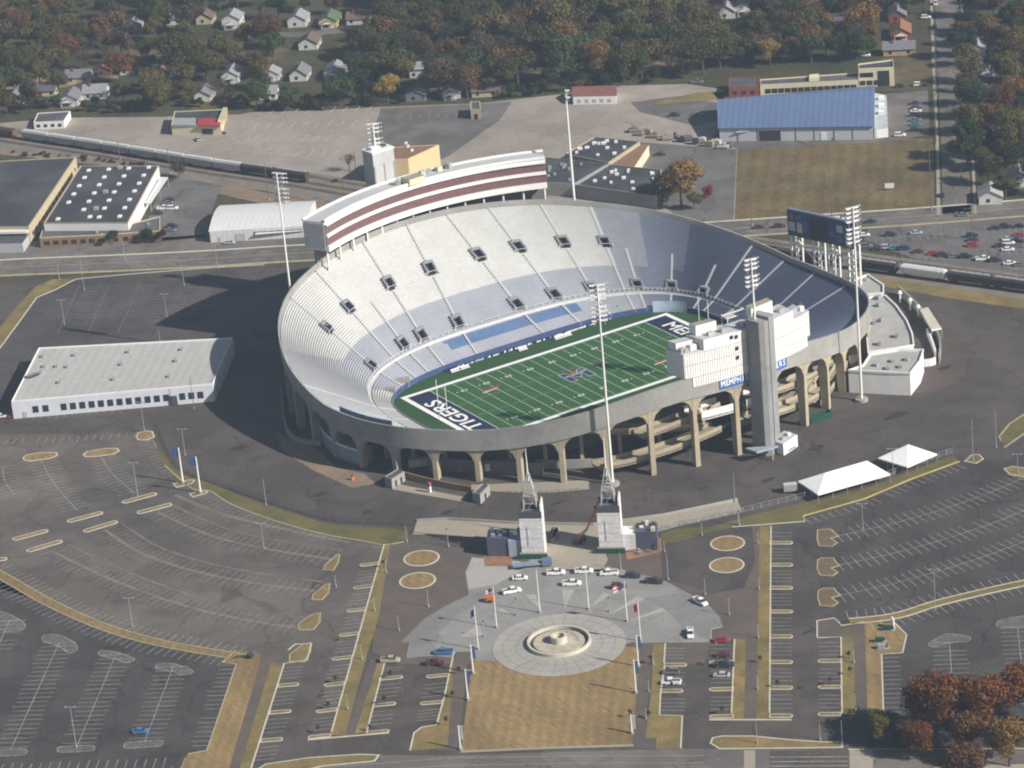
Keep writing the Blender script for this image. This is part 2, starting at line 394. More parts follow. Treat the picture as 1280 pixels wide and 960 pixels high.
# apron and lots
area('stadium_apron', [(-80, 362), (110, 344), (300, 326), (420, 300), (700, 300), (900, 318), (1105, 352), (1330, 384), (1400, 560), (1400, 1080), (-200, 1080), (-160, 560)], asph, .02)
area('worn_parking_lot', [(-140, 545), (180, 541), (195, 548), (208, 582), (262, 614), (340, 650), (420, 672), (480, 683), (465, 760), (418, 905), (390, 815), (380, 812), (290, 824), (200, 806), (130, 786), (60, 755), (-140, 690)], asph_worn, .04)
area('dark_parking_lot', [(-200, 740), (0, 722), (60, 757), (130, 789), (200, 808), (285, 828), (296, 832), (258, 935), (230, 975), (230, 1060), (-200, 1060)], asph_dark, .04)
area('far_dark_lot', [(-60, 470), (28, 392), (62, 358), (110, 347), (240, 338), (350, 331), (360, 420), (292, 426), (48, 437), (14, 500), (-60, 520)], asph_black, .04)
area('curved_parking_lot', [(967, 662), (1005, 648), (1080, 628), (1139, 602), (1199, 580), (1290, 556), (1400, 530), (1400, 720), (1285, 728), (1180, 752), (1076, 781), (1030, 780), (1020, 690)], asph_dark, .04)
area('corner_parking_lot', [(1082, 783), (1122, 778), (1180, 758), (1285, 736), (1400, 712), (1400, 935), (1105, 934), (1103, 818), (1128, 812), (1132, 795), (1118, 781)], asph_dark, .04)
# light lots beyond the railway
area('pale_far_lot', [(-60, 160), (20, 152), (92, 147), (205, 146), (285, 141), (400, 138), (470, 134), (600, 129), (700, 118), (780, 107), (860, 105), (905, 112), (905, 180), (922, 186), (918, 284), (760, 262), (640, 252), (450, 236), (370, 221), (255, 203), (130, 182), (60, 172), (-60, 160)], lotlight, .03)
area('grey_lot', [(476, 135), (600, 130), (640, 127), (625, 150), (560, 196), (520, 214), (462, 214), (462, 180)], lotgrey, .05)
area('school_lot', [(788, 128), (850, 120), (905, 130), (900, 150), (870, 158), (800, 140)], lotgrey, .05)
area('back_lot', [(800, 178), (868, 183), (921, 187), (916, 288), (870, 290), (820, 250), (760, 205)], lotgrey, .06)
area('side_drive', [(895, 163), (990, 175), (1010, 182), (1000, 184), (926, 187), (890, 176)], lotgrey, .06)
area('depot_lot', [(1108, 117), (1160, 113), (1162, 168), (1112, 178), (1010, 182), (1000, 176), (1108, 166)], road_m, .06)
area('meadow', [(922, 187), (1000, 182), (1100, 174), (1166, 173), (1168, 262), (1050, 270), (918, 281)], field_grass, .05)
area('rough_grass_strip', [(820, 131), (860, 127), (905, 124), (905, 113), (870, 116), (820, 127)], dry_grass, .07)
area('front_yard', [(890, 116), (1160, 100), (1160, 113), (1110, 114), (900, 126)], yard_grass, .07)
# roads
def road(name, px, w, m=road_m, z=.08, k=6):
    L = catmull(gl(px), k); mb = MB(); mb.strip(L, w, z, m); return struct(name, mb), L
avenue, avL = road('avenue', [(-120, 343), (0, 335), (120, 330), (250, 324), (380, 316), (640, 303), (900, 287), (1050, 277), (1180, 268), (1400, 250)], 17)
street, stL = road('street', [(1196, 268), (1194, 200), (1190, 130), (1186, 60), (1183, 0), (1180, -60)], 11)
rl, rlL = road('railway_bed', [(-120, 151), (0, 172), (130, 192), (260, 213), (370, 229), (450, 242), (700, 276), (920, 309), (1100, 336), (1290, 362), (1420, 382)], 26, ballast, .06)
road('depot_road', [(-100, 318), (0, 313), (60, 312), (150, 310), (240, 305), (275, 302), (400, 292)], 20, road_m, .05)
road('factory_yard', [(218, 300), (225, 270), (240, 235), (262, 224)], 26, lotgrey, .05)
road('residential_street', [(300, 45), (370, 43), (430, 38), (520, 30)], 9, road_m, .05)
road('residential_street', [(-60, 130), (40, 104), (150, 95)], 8, dirt, .05)
road('residential_street', [(430, 104), (500, 106), (560, 104), (700, 90)], 8, road_m, .05)
road('residential_street', [(1070, 98), (1120, 86), (1190, 82)], 6, dirt, .05)
road('residential_street', [(800, 70), (860, 66), (930, 65), (1000, 70)], 10, dirt, .05)
# avenue lane lines and kerbs
mb = MB()
def offs(L, d):
    out = []; n = len(L)
    for i in range(n):
        a, b = L[max(0, i-1)], L[min(n-1, i+1)]; dx, dy = b[0]-a[0], b[1]-a[1]; l = math.hypot(dx, dy) or 1
        out.append((L[i][0]-dy/l*d, L[i][1]+dx/l*d))
    return out
mb.strip(offs(avL, .25), .2, .10, kerb_y); mb.strip(offs(avL, -.25), .2, .10, kerb_y)
for s in (-1, 1):
    for (p, t) in resample(offs(avL, s*4.2), 12): mb.strip([p, (p[0]+t[0]*3, p[1]+t[1]*3)], .2, .10, mark_pale)
for (p, t) in resample(stL, 14): mb.strip([p, (p[0]+t[0]*4, p[1]+t[1]*4)], .2, .10, kerb_y)
struct('road_markings', mb)
mb = MB(); 
mb.wallstrip(offs(avL, 9.2), 1.4, 0, .14, kerb_m); mb.wallstrip(offs(avL, -9.2), 1.6, 0, .14, kerb_y); mb.wallstrip(offs(stL, 7), 1.4, 0, .12, concrete_tan); mb.wallstrip(offs(stL, -7), 1.2, 0, .12, concrete_tan)
struct('sidewalk', mb)
# rails
mb = MB()
for d in (-4.2, -2.7, 1.6, 3.1, 8.0, 9.5): mb.wallstrip(offs(rlL, d), .16, .06, .30, rust)
for (p, t) in resample(offs(rlL, 2.35), 1.6): mb.strip([(p[0]-t[1]*1.3, p[1]+t[0]*1.3), (p[0]+t[1]*1.3, p[1]-t[0]*1.3)], .3, .09, hopper_d)
for (p, t) in resample(offs(rlL, -3.45), 1.6): mb.strip([(p[0]-t[1]*1.3, p[1]+t[0]*1.3), (p[0]+t[1]*1.3, p[1]-t[0]*1.3)], .3, .09, hopper_d)
struct('railway_track', mb)
area('rail_verge', [(0, 186), (130, 203), (260, 226), (400, 250), (440, 262), (380, 266), (262, 240), (215, 215), (120, 206), (0, 193)], dirt, .04)
area('rail_verge', [(1075, 345), (1200, 362), (1290, 376), (1290, 388), (1180, 372), (1100, 357)], dry_grass, .07)
area('car_park', [(1080, 300), (1085, 283), (1180, 276), (1400, 262), (1400, 350), (1290, 348), (1150, 326)], lotgrey, .05)

# ---- grass rings round the apron
UL = [(196, 535), (203, 560), (225, 590), (268, 606), (312, 624), (400, 652), (440, 658), (512, 662)]
LL = [(507, 677), (480, 681), (455, 677), (400, 667), (340, 650), (290, 631), (262, 614), (240, 611), (206, 582), (193, 548)]
area('grass_verge', None, green_grass, .10, world=catmull(gl(UL), 5)+catmull(gl(LL), 5))
UR = [(826, 668), (850, 661), (890, 658), (933, 646), (999, 630), (1080, 611), (1130, 592), (1192, 569)]
LR = [(1199, 577), (1139, 599), (1080, 624), (1004, 645), (1006, 652), (967, 655), (915, 659), (880, 668), (840, 679), (828, 680)]
area('grass_verge', None, green_grass, .10, world=catmull(gl(UR), 5)+gl(LR))
area('grass_verge', [(1249, 546), (1262, 530), (1300, 505), (1300, 528), (1255, 560)], green_grass, .10)
area('grass_verge', [(-20, 432), (20, 385), (45, 358), (66, 349), (95, 349), (70, 362), (46, 372), (20, 408), (-20, 462)], dry_grass, .10)
mb = MB()
mb.wallstrip(catmull(gl(LL[:-1]), 5), .5, 0, .15, kerb_y)
mb.wallstrip(gl(LR[1:7]), .5, 0, .15, kerb_m); mb.wallstrip(gl([(1199, 577), (1139, 599), (1080, 624), (1004, 645)]), .6, 0, .16, M('yellow kerb', (.50, .40, .14)))
mb.wallstrip(gl([(95, 349), (70, 362), (46, 372), (20, 408), (-20, 462)]), .5, 0, .15, kerb_m); mb.wallstrip(gl([(95, 349), (160, 343), (260, 335), (330, 331)]), .6, 0, .15, kerb_m)
mb.wallstrip(gl([(1249, 546), (1262, 530), (1300, 505)]), .6, 0, .15, kerb_y); mb.wallstrip(gl([(1300, 528), (1255, 560), (1249, 546)]), .6, 0, .15, kerb_y)
struct('kerb', mb)
# concrete strip along the ring road
area('ring_sidewalk', [(521, 652), (560, 650), (640, 655), (742, 657), (830, 645), (922, 626), (928, 640), (860, 655), (822, 665), (790, 668), (640, 673), (560, 670), (516, 668)], concrete_tan, .09)
mb = MB(); mb.wallstrip(gl([(521, 652), (560, 650), (640, 655), (742, 657), (830, 645), (922, 626)]), .35, 0, .9, conc); struct('kerb', mb)

# ---- promenade and plaza paving
area('brown_paving', [(478, 682), (512, 678), (545, 680), (600, 690), (650, 700), (690, 665), (750, 665), (780, 690), (826, 672), (880, 668), (949, 656), (949, 800), (890, 800), (880, 830), (500, 830), (466, 815), (463, 760)], paver_brown, .05)
area('dark_paving', [(826, 674), (870, 664), (940, 656), (944, 700), (930, 735), (890, 742), (828, 722)], asph, .07)
area('brown_paving', None, paver_brown, .06, world=gl(Z4((265, 590), (310, 590), (205, 895), (160, 895))))
area('brown_paving', None, paver_brown, .06, world=gl(Z5((805, 505), (858, 505), (850, 828), (800, 828))))
area('brown_paving', None, paver_brown, .09, world=gl(Z4((605, 560), (668, 560), (650, 640), (628, 850), (612, 955), (520, 955), (575, 930))))
area('brown_paving', None, paver_brown, .09, world=gl(Z5((385, 527), (438, 527), (405, 905), (450, 905), (450, 950), (352, 945))))
area('brown_paving', None, paver_brown, .06, world=gl(Z3((1040, 490), (1140, 470), (1170, 490), (1090, 545), (960, 975), (900, 975), (1035, 560))))
area('brown_paving', None, paver_brown, .06, world=gl(Z6((452, 372), (520, 360), (555, 392), (642, 376), (650, 745), (602, 745), (598, 440), (452, 440))))
area('tower_forecourt', [(655, 712), (683, 664), (746, 664), (760, 700), (752, 715), (700, 713)], concrete_tan, .08)
PO = [(501, 803), (530, 774), (586, 745), (624, 732), (680, 712), (760, 706), (827, 726), (857, 741), (882, 754), (899, 771), (904, 784)]
area('plaza', None, plaza_grey, .08, world=gl([(585, 737), (582, 716), (590, 697), (650, 702), (655, 712), (750, 712), (760, 708), (827, 724)])+gl([(857, 740), (882, 753), (899, 771), (904, 784), (889, 788), (891, 803), (800, 804), (790, 803), (700, 830), (600, 826), (545, 820), (508, 822), (512, 803), (501, 803), (530, 774), (586, 745)]))
area('plaza_band', None, plaza_dark, .11, world=gl(Z4((390, 521), (480, 430), (560, 380), (660, 332), (760, 302), (775, 330), (680, 372), (600, 420), (545, 480), (520, 570), (412, 588), (430, 521))))
area('plaza_band', None, plaza_dark, .11, world=gl(Z5((560, 322), (640, 360), (700, 420), (716, 460), (668, 466), (664, 515), (560, 470), (500, 400), (400, 345))))
FC = G(699, 806)   # fountain centre
def circ(c, r, n=64, a0=0): return [(c[0]+r*math.cos(a0+2*PI*i/n), c[1]+r*math.sin(a0+2*PI*i/n)) for i in range(n)]
mb = MB()
for q in (((770, 395), (845, 415), (850, 420), (790, 385)), ((885, 332), (925, 332), (955, 402)), ((1030, 312), (1082, 312), (1042, 392))): mb.sheet(gl(Z4(*q)), .13, plaza_light)
for q in (((180, 388), (238, 322), (264, 332)), ((258, 412), (372, 338), (404, 350)), ((330, 440), (470, 384), (492, 396))): mb.sheet(gl(Z5(*q)), .13, plaza_light)
for q in (((620, 500), (700, 450), (720, 500)),): mb.sheet(gl(Z4(*q)), .13, plaza_light)
struct('plaza_pattern', mb)
area('plaza_pale_corner', [(582, 716), (590, 697), (650, 702), (655, 712), (640, 720), (620, 731), (586, 737)], plaza_light, .09)

# ---- lawns
area('lawn', [(590, 826), (620, 812), (700, 812), (780, 808), (800, 810), (791, 932), (690, 935), (576, 940)], tan_grass, .07)
mb = MB(); mb.strip(gl([(576, 940), (690, 935), (792, 932)]), 1.2, .1, concrete_tan); struct('sidewalk', mb)
# disc and fountain ring (the lawn runs up to it)
mb = MB(); mb.prism(circ(FC, 19.4), 0, .16, ring_m); struct('plaza_disc', mb)
mb = MB()
for rr in (12.6, 16.4): mb.strip(circ(FC, rr), .16, .175, plaza_dark, closed=True)
for k in range(28):
    a = 2*PI*k/28; mb.strip([(FC[0]+9.6*math.cos(a), FC[1]+9.6*math.sin(a)), (FC[0]+19.2*math.cos(a), FC[1]+19.2*math.sin(a))], .13, .18, plaza_dark)
struct('paving_joint', mb)
area('lawn_edge_grass', None, dry_grass, .08, world=gl(Z4((600, 570), (628, 570), (606, 740), (580, 860), (578, 945), (424, 955), (440, 885), (470, 862), (530, 852), (556, 752), (582, 645))))
area('lawn_edge_grass', None, dry_grass, .08, world=gl(Z5((436, 530), (482, 530), (482, 605), (466, 725), (462, 813), (553, 816), (548, 946), (450, 950), (405, 902), (430, 700))))
area('promenade_grass', None, dry_grass, .08, world=gl(Z4((318, 132), (345, 130), (300, 420), (255, 560), (165, 893), (105, 893))))
area('promenade_grass', None, dry_grass, .08, world=gl(Z4((296, 600), (322, 605), (252, 882), (203, 888))))
area('promenade_grass', None, dry_grass, .08, world=gl(Z5((862, 56), (908, 56), (902, 828), (850, 828))))
area('promenade_grass', None, dry_grass, .08, world=gl(Z5((762, 510), (808, 510), (800, 828), (750, 828))))
area('promenade_grass', None, dry_grass, .08, world=gl(Z6((548, 435), (600, 432), (604, 745), (552, 745))))
area('promenade_grass', None, dry_grass, .08, world=gl(Z3((1085, 540), (1135, 540), (1005, 975), (955, 975))))
area('tan_strip', None, tan_grass, .08, world=gl(Z3((892, 540), (930, 492), (1042, 498), (1040, 540), (912, 975), (712, 975), (752, 905), (828, 892), (948, 545))))
area('tan_strip', None, tan_grass, .08, world=gl(Z6((642, 377), (762, 380), (810, 428), (794, 500), (712, 506), (716, 775), (652, 745))))
# kerb lines
mb = MB()
def K(px, w=.45, m=kerb_m, smooth=0):
    L = gl(px); L = catmull(L, smooth) if smooth else L
    mb.wallstrip(L, w, 0, .17, m)
K(Z4((320, 132), (110, 880))); K(Z4((322, 605), (250, 882))); K(Z4((15, 912), (340, 884)), .6)
K(Z4((600, 560), (560, 745), (530, 852), (470, 862), (440, 885), (424, 955)))
K(Z5((908, 58), (902, 805))); K(Z5((660, 832), (990, 832)), .6); K(Z5((762, 510), (750, 805)))
K(Z5((485, 527), (480, 605))); K(Z5((482, 620), (466, 725), (462, 813), (553, 816), (547, 946)))
K(Z6((453, 440), (452, 372), (520, 361), (550, 391), (640, 377))); K(Z6((453, 440), (548, 437), (552, 745)))
K(Z6((762, 380), (810, 428), (794, 500), (710, 506), (719, 778)))
K(Z3((1152, 490), (1180, 466), (1246, 464), (1228, 530), (1137, 542), (1000, 975)))
K(Z3((945, 545), (828, 890), (752, 905)), .4, kerb_y); K(Z3((940, 492), (890, 540), (948, 545)), .4, kerb_y)
K(Z5((670, 467), (665, 500), (690, 527)), .3, kerb_y); K(Z5((715, 460), (668, 467)), .3, kerb_y)
# arcs between the lots
AL = [(-60, 690), (0, 719), (60, 753), (130, 784), (200, 804), (285, 819), (297, 822)]
AR = [(1062, 777), (1120, 770), (1180, 752), (1285, 728), (1400, 706)]
ALw = catmull(gl(AL), 6); ARw = catmull(gl(AR), 6)
struct('kerb', mb)
mb = MB(); mb.strip(ALw, 3.2, .11, tan_grass); mb.strip(ARw, 3.0, .11, dry_grass); struct('grass_divider', mb)
mb = MB(); mb.wallstrip(offs(ALw, 1.8), .4, 0, .17, kerb_y); mb.wallstrip(offs(ALw, -1.8), .4, 0, .17, kerb_y); mb.wallstrip(offs(ARw, 1.7), .45, 0, .17, kerb_m); mb.wallstrip(offs(ARw, -1.7), .45, 0, .17, kerb_m); struct('kerb', mb)

# ---- islands: planted circles, fingers, heart shaped ends
for c in ((526.8, 698), (522, 726)): island(circ(G(*c), 5.7, 32), tan_grass, 'planter_circle', .55)
for c in ((909.5, 679.5), (908.5, 706.8)): island(circ(G(*c), 5.4, 32), tan_grass, 'planter_circle', .55)
def finger(pa, pb, w=1.9, top=dry_grass):
    """rounded strip from its root at the kerb pa to its tip pb (photo points)"""
    a, b = Vector(G2(*pa)), Vector(G2(*pb)); d = (b-a).normalized(); nrm = Vector((-d.y, d.x)); r = w/2
    b = b-d*r
    P = [a-nrm*r]+[b+(d*math.cos(t)+nrm*math.sin(t))*r for t in [(-90+22.5*k)/180*PI for k in range(9)]]+[a+nrm*r]
    island([tuple(q) for q in P], top, 'traffic_island', .32)
for y, xa, xb in ((205, 300, 222), (295, 277, 197), (388, 250, 170), (485, 219, 140), (580, 193, 110), (685, 163, 80), (790, 133, 47), (893, 108, 15)):
    (a, b) = Z4((xa, y), (xb, y+10)); finger(a, b)
for y, xa, xb in ((666, 300, 396), (772, 275, 369), (882, 250, 342)):
    (a, b) = Z4((xa, y+3), (xb, y-6)); finger(a, b)
for y, xa, xb in ((652, 582, 488), (760, 555, 464)):
    (a, b) = Z4((xa, y), (xb, y+8)); finger(a, b)
for y in (60, 148, 240, 335, 435, 537, 640, 752):
    (a, b) = Z6((262, y), (356, y)); finger(a, b, 2.2)
for y in (537, 645, 754):
    (a, b) = Z6((119, y), (20, y+2)); finger(a, b, 2.2)
for y in (532, 636, 745):
    (a, b) = Z6((549, y), (455, y+1)); finger(a, b, 2.1)
for y, xa in ((612, 480), (716, 465)):
    (a, b) = Z5((xa, y), (xa+92, y)); finger(a, b, 2.1)
for y, xa, xb in ((630, 1112, 1197), (738, 1077, 1166), (850, 1042, 1132)):
    (a, b) = Z3((xa, y+2), (xb, y-5)); finger(a, b, 2.0)
for px in ([(452, 8), (505, 3), (522, 18), (542, 34), (510, 42), (536, 60), (512, 76), (458, 73), (450, 45)],
           [(452, 128), (470, 120), (520, 120), (532, 140), (546, 150), (512, 162), (538, 178), (515, 194), (462, 190), (450, 165)],
           [(455, 250), (475, 241), (520, 240), (535, 258), (550, 270), (514, 280), (540, 300), (515, 316), (462, 312), (452, 280)]):
    island(gl(Z6(*px)), M('red brown mulch', (.15, .108, .062), var=.25, scale=.5), 'traffic_island', .4, kerb_y)
for px in ([(75, 232), (82, 215), (130, 172), (146, 170), (138, 205), (118, 236)], [(30, 352), (34, 330), (85, 290), (106, 286), (100, 325), (72, 354)], [(-20, 474), (-25, 450), (25, 412), (68, 404), (66, 440), (40, 472)], [(-60, 600), (-60, 570), (-10, 532), (30, 522), (28, 560), (2, 602)]):
    island(gl(Z4(*px)), dry_grass, 'traffic_island', .4, kerb_y)
for px in ([(90, 552), (105, 540), (160, 531), (228, 530), (232, 542), (200, 556), (120, 567), (95, 563)], [(330, 540), (345, 527), (420, 514), (470, 513), (480, 524), (455, 538), (380, 548), (338, 549)], [(542, 470), (550, 452), (580, 444), (612, 446), (620, 468), (590, 482), (550, 481)]):
    island(gl(Z2(*px)), tan_grass, 'traffic_island', .5)
for a, b in (((487, 732), (628, 694)), ((548, 774), (688, 736)), ((268, 808), (412, 770)), ((333, 848), (470, 806)), ((50, 880), (193, 842)), ((106, 926), (250, 884)), ((-60, 965), (30, 955))):
    (a, b) = Z2(a, b); A, B = Vector(G2(*a)), Vector(G2(*b)); d = (B-A).normalized(); nn = Vector((-d.y, d.x)); r = 1.35
    P = [A+d*r+(d*math.cos(t)+nn*math.sin(t))*r for t in [PI/2+PI*k/8 for k in range(9)]]+[B-d*r+(d*math.cos(t)+nn*math.sin(t))*r for t in [-PI/2+PI*k/8 for k in range(9)]]
    island([tuple(q) for q in P], tan_grass, 'traffic_island', .45)
for px in ([(690, 655), (755, 640), (782, 640), (770, 655), (705, 672)], [(755, 695), (800, 685), (836, 684), (825, 695), (770, 710)]): island(gl(Z2(*px)), dry_grass, 'traffic_island', .4)
for px in ([(22, 862), (32, 840), (70, 832), (200, 832), (340, 846), (480, 856), (552, 854), (558, 880), (300, 884), (60, 886)],): island(gl(Z6(*px)), dry_grass, 'traffic_island', .5)
island(gl(Z3((1015, 975), (1060, 945), (1240, 918), (1440, 905), (1520, 908), (1500, 935), (1290, 955), (1200, 975))), dry_grass, 'traffic_island', .5)
for px in ([(1205, 577), (1214, 569), (1224, 568), (1230, 574), (1220, 580)], [(1254, 586), (1266, 583), (1300, 588), (1300, 600), (1262, 594)]): island(gl(px), dry_grass, 'traffic_island', .4)
# bottom road and crossings
area('front_road', [(-200, 1080), (-200, 975), (300, 962), (480, 944), (560, 945), (700, 940), (855, 936), (1060, 938), (1400, 938), (1400, 1080)], road_m, .06)
area('front_road', None, asph, .07, world=gl(Z6((262, 892), (580, 888), (582, 990), (262, 990))))
area('crossing_paving', None, concrete_tan, .09, world=gl(Z6((160, 890), (205, 890), (205, 990), (160, 990))))
area('crossing_paving', None, concrete_tan, .09, world=gl(Z6((582, 886), (676, 890), (676, 990), (582, 990))))
area('crossing_paving', None, concrete_tan, .09, world=gl(Z6((920, 955), (1400, 942), (1400, 1000), (920, 1000))))
mb = MB()
for yy in (918, 936, 954): mb.strip(gl(Z6((265, yy), (578, yy-2))), .25, .11, mark)
mb.strip(gl([(1060, 937), (1300, 936)]), .5, .12, kerb_m); struct('road_markings', mb)
mb = MB()
for yy in (948, 957): mb.strip(gl([(300, yy+20), (560, yy), (760, yy-3), (880, yy-3)]), .25, .11, mark_faint)
struct('road_markings', mb)
# ---- parking bays
def bays(mb, line, step, dep, sides=(1, -1), w=.15, m=mark, z=.085, centre=True, skew=0., jit=0, a0=0, a1=1):
    if centre: mb.strip(line, .15, z, m)
    for (p, t) in resample(line, step):
        for s in sides:
            nx, ny = -t[1]*s, t[0]*s
            c, q = math.cos(skew), math.sin(skew)
            nx, ny = nx*c-ny*q, nx*q+ny*c
            if R.random() < .03: continue
            d = dep*R.uniform(.85, 1.02)
            mb.strip([(p[0]+nx*.1, p[1]+ny*.1), (p[0]+nx*d, p[1]+ny*d)], w, z, m)
def arc(c, r, a, b, n=24): return [(c[0]+r*math.cos(math.radians(a+(b-a)*i/n)), c[1]+r*math.sin(math.radians(a+(b-a)*i/n))) for i in range(n+1)]
C_L, C_R = (3, 8), (22, -10)
def pol(c, p): return math.hypot(p[0]-c[0], p[1]-c[1]), math.degrees(math.atan2(p[1]-c[1], p[0]-c[0]))
mb = MB()
# left arcs, upper block (columns running away from the camera) then lower block
for pa, pb in (((163, 560), (310, 762)), ((402, 545), (540, 695)), ((10, 590), (60, 700)), ((-120, 600), (-60, 720))):
    A, B = [Vector(G2(*q)) for q in Z2(pa, pb)]
    bays(mb, catmull([tuple(A), tuple((A+B)/2+((A+B)/2-Vector(C_L)).normalized()*1.2), tuple(B)], 6), 2.7, 5.4, m=mark)
bays(mb, catmull(gl(Z2((612, 482), (645, 535), (690, 590), (722, 625))), 4), 2.7, -5.0, (1,), m=mark)
mb2 = mb
rows = [[(630, 768), (760, 830), (900, 880), (1060, 915), (1180, 935), (1330, 958)], [(420, 840), (560, 930), (760, 1000), (1000, 1050), (1260, 1085)], [(205, 925), (330, 985), (480, 1052), (760, 1150), (1050, 1212), (1215, 1232)]]
for r_ in rows: bays(mb, catmull(gl(Z2(*r_)), 6), 2.7, 5.2, m=mark_faint)
bays(mb, catmull(gl(Z2((810, 690), (1000, 775), (1180, 830), (1400, 868))), 6), 2.7, 5.0, (-1,), m=mark_faint, centre=False)
bays(mb, offs(ALw, 2.), 2.7, 5.0, (1,), m=mark, centre=False); bays(mb, offs(ALw, -2.), 2.7, 5.0, (-1,), m=mark, centre=False)
# far row along the white building and verge
bays(mb, gl(Z2((-60, 478), (300, 465), (545, 450))), 2.8, 5.0, (-1,), m=mark, centre=False)
bays(mb, gl(Z2((130, 400), (330, 385), (510, 370))), 2.8, 5.0, (1,), m=mark_faint, centre=False)
# bottom left straight rows
for pa, pb in (((38, 372), (-20, 500)), ((238, 458), (44, 885)), ((463, 508), (306, 878)), ((692, 556), (578, 858))):
    bays(mb, gl(Z3(pa, pb)), 2.65, 5.3, m=mark)
bays(mb, gl(Z3((945, 548), (830, 885))), 2.65, 5.6, (-1,), m=mark, centre=False)
bays(mb, gl(Z3((0, 978), (640, 955), (735, 950))), 2.7, 5.0, (1, -1), m=mark, centre=False)
def hatch(px, step=.9):
    P = gl(px); L = catmull(P, 4, True); mb.strip(L, .18, .09, mark, closed=True)
    cx = sum(p[0] for p in P)/len(P); cy = sum(p[1] for p in P)/len(P)
    # diagonal bars clipped to the outline
    ang = math.radians(165); dx, dy = math.cos(ang), math.sin(ang); nx, ny = -dy, dx
    for k in range(-12, 13):
        ts = []
        for i in range(len(L)):
            a, b = L[i], L[(i+1) % len(L)]
            da = (a[0]-cx)*nx+(a[1]-cy)*ny-k*step; db = (b[0]-cx)*nx+(b[1]-cy)*ny-k*step
            if da*db < 0:
                f = da/(da-db); x, y = a[0]+(b[0]-a[0])*f, a[1]+(b[1]-a[1])*f; ts.append((x-cx)*dx+(y-cy)*dy)
        if len(ts) >= 2:
            a, b = min(ts), max(ts)
            mb.strip([(cx+dx*a+nx*k*step, cy+dy*a+ny*k*step), (cx+dx*b+nx*k*step, cy+dy*b+ny*k*step)], .16, .09, mark)
for px in ([(-30, 330), (40, 348), (95, 380), (98, 400), (70, 412), (0, 408)], [(168, 440), (185, 428), (240, 430), (300, 462), (306, 490), (275, 500), (235, 475), (180, 455)], [(395, 500), (410, 490), (465, 498), (530, 520), (535, 532), (500, 538), (450, 522), (400, 510)], [(622, 555), (640, 542), (700, 545), (765, 568), (765, 582), (730, 588), (690, 575), (630, 565)],
           [(0, 890), (90, 884), (108, 895), (90, 908), (0, 912)], [(230, 885), (245, 876), (360, 870), (378, 880), (362, 892), (245, 898)], [(498, 868), (515, 858), (640, 850), (650, 862), (630, 874), (510, 882)]): hatch(Z3(*px))
for px in ([(898, 466), (920, 450), (975, 424), (1040, 432), (1066, 440), (1050, 455), (985, 460), (920, 476)], [(1168, 388), (1190, 368), (1250, 356), (1300, 355), (1300, 392), (1200, 398)]): hatch(Z6(*px))
# right curved rows
for pA, pB in ((Z7((535, 768))[0], (1290, 592)), (Z7((540, 885))[0], (1290, 634)), (Z6((545, 270))[0], (1290, 673))):
    (ra, aa), (rb, ab) = pol(C_R, G2(*pA)), pol(C_R, G2(*pB))
    L = [(C_R[0]+(ra+(rb-ra)*i/30)*math.cos(math.radians(aa+(ab-aa)*i/30)), C_R[1]+(ra+(rb-ra)*i/30)*math.sin(math.radians(aa+(ab-aa)*i/30))) for i in range(34)]
    bays(mb, L, 2.75, 5.2, m=mark)
bays(mb, gl([(1006, 649), (1080, 627), (1139, 602), (1199, 579)]), 2.75, 5.0, (-1,), m=mark, centre=False)
bays(mb, offs(ARw, 1.9), 2.75, 5.0, (1,), m=mark, centre=False); bays(mb, offs(ARw[3:], -1.9), 2.75, 5.0, (-1,), m=mark, centre=False)
bays(mb, gl(Z6((550, 391), (640, 377))), 2.75, 4.5, (1,), m=mark, centre=False)
# corner lot straight rows
for pa, pb in (((982, 458), (1000, 720)), ((1254, 400), (1290, 720)), ((1500, 330), (1560, 700))): bays(mb, gl(Z6(pa, pb)), 2.65, 5.3, m=mark)
bays(mb, gl(Z6((711, 520), (718, 760))), 2.65, 5.4, (1,), m=mark, centre=False)
# promenade bays
def fillbays(pa, pb, pc, pd, n):
    """n dividing lines between the edges pa-pb (kerb) and pc-pd (aisle)"""
    A, B, C_, D = [Vector(G2(*q)) for q in (pa, pb, pc, pd)]
    for i in range(1, n+1):
        f = i/(n+1); mb.strip([tuple(A+(B-A)*f), tuple(C_+(D-C_)*f)], .15, .085, mark)
ys = (60, 148, 240, 335, 435, 537, 640, 752)
fillbays(*Z6((264, 5), (263, 48), (352, 5), (352, 48)), 2)
for a, b in zip(ys, ys[1:]): fillbays(*Z6((263, a+12), (262, b-12), (352, a+12), (352, b-12)), 4)
for a, b in ((437, 525), (545, 628), (648, 735)): fillbays(*Z6((548, a+6), (548, b), (458, a+6), (458, b)), 4)
for a, b in ((448, 530), (550, 636), (656, 742)): fillbays(*Z6((119, a+6), (117, b), (28, a+6), (26, b)), 4)
for a, b in ((527, 600), (624, 704), (728, 810)): fillbays(*Z5((484-(a-527)*.1, a+6), (482-(b-527)*.1, b), (568, a+6), (562, b)), 4)
yl = ((205, 300, 222), (295, 277, 197), (388, 250, 170), (485, 219, 140), (580, 193, 110), (685, 163, 80), (790, 133, 47), (893, 108, 15))
for (ya, xa, ta), (yb, xb, tb) in zip(yl, yl[1:]): fillbays(*Z4((xa, ya+14), (xb, yb-12), (ta, ya+24), (tb, yb-2)), 4)
for (ya, xa, ta), (yb, xb, tb) in (((605, 322, 405), (660, 300, 396)), ((666, 300, 396), (772, 275, 369)), ((772, 275, 369), (882, 250, 342))): fillbays(*Z4((xa, ya+12), (xb, yb-12), (ta, ya+4), (tb, yb-20)), 4 if ya > 640 else 2)
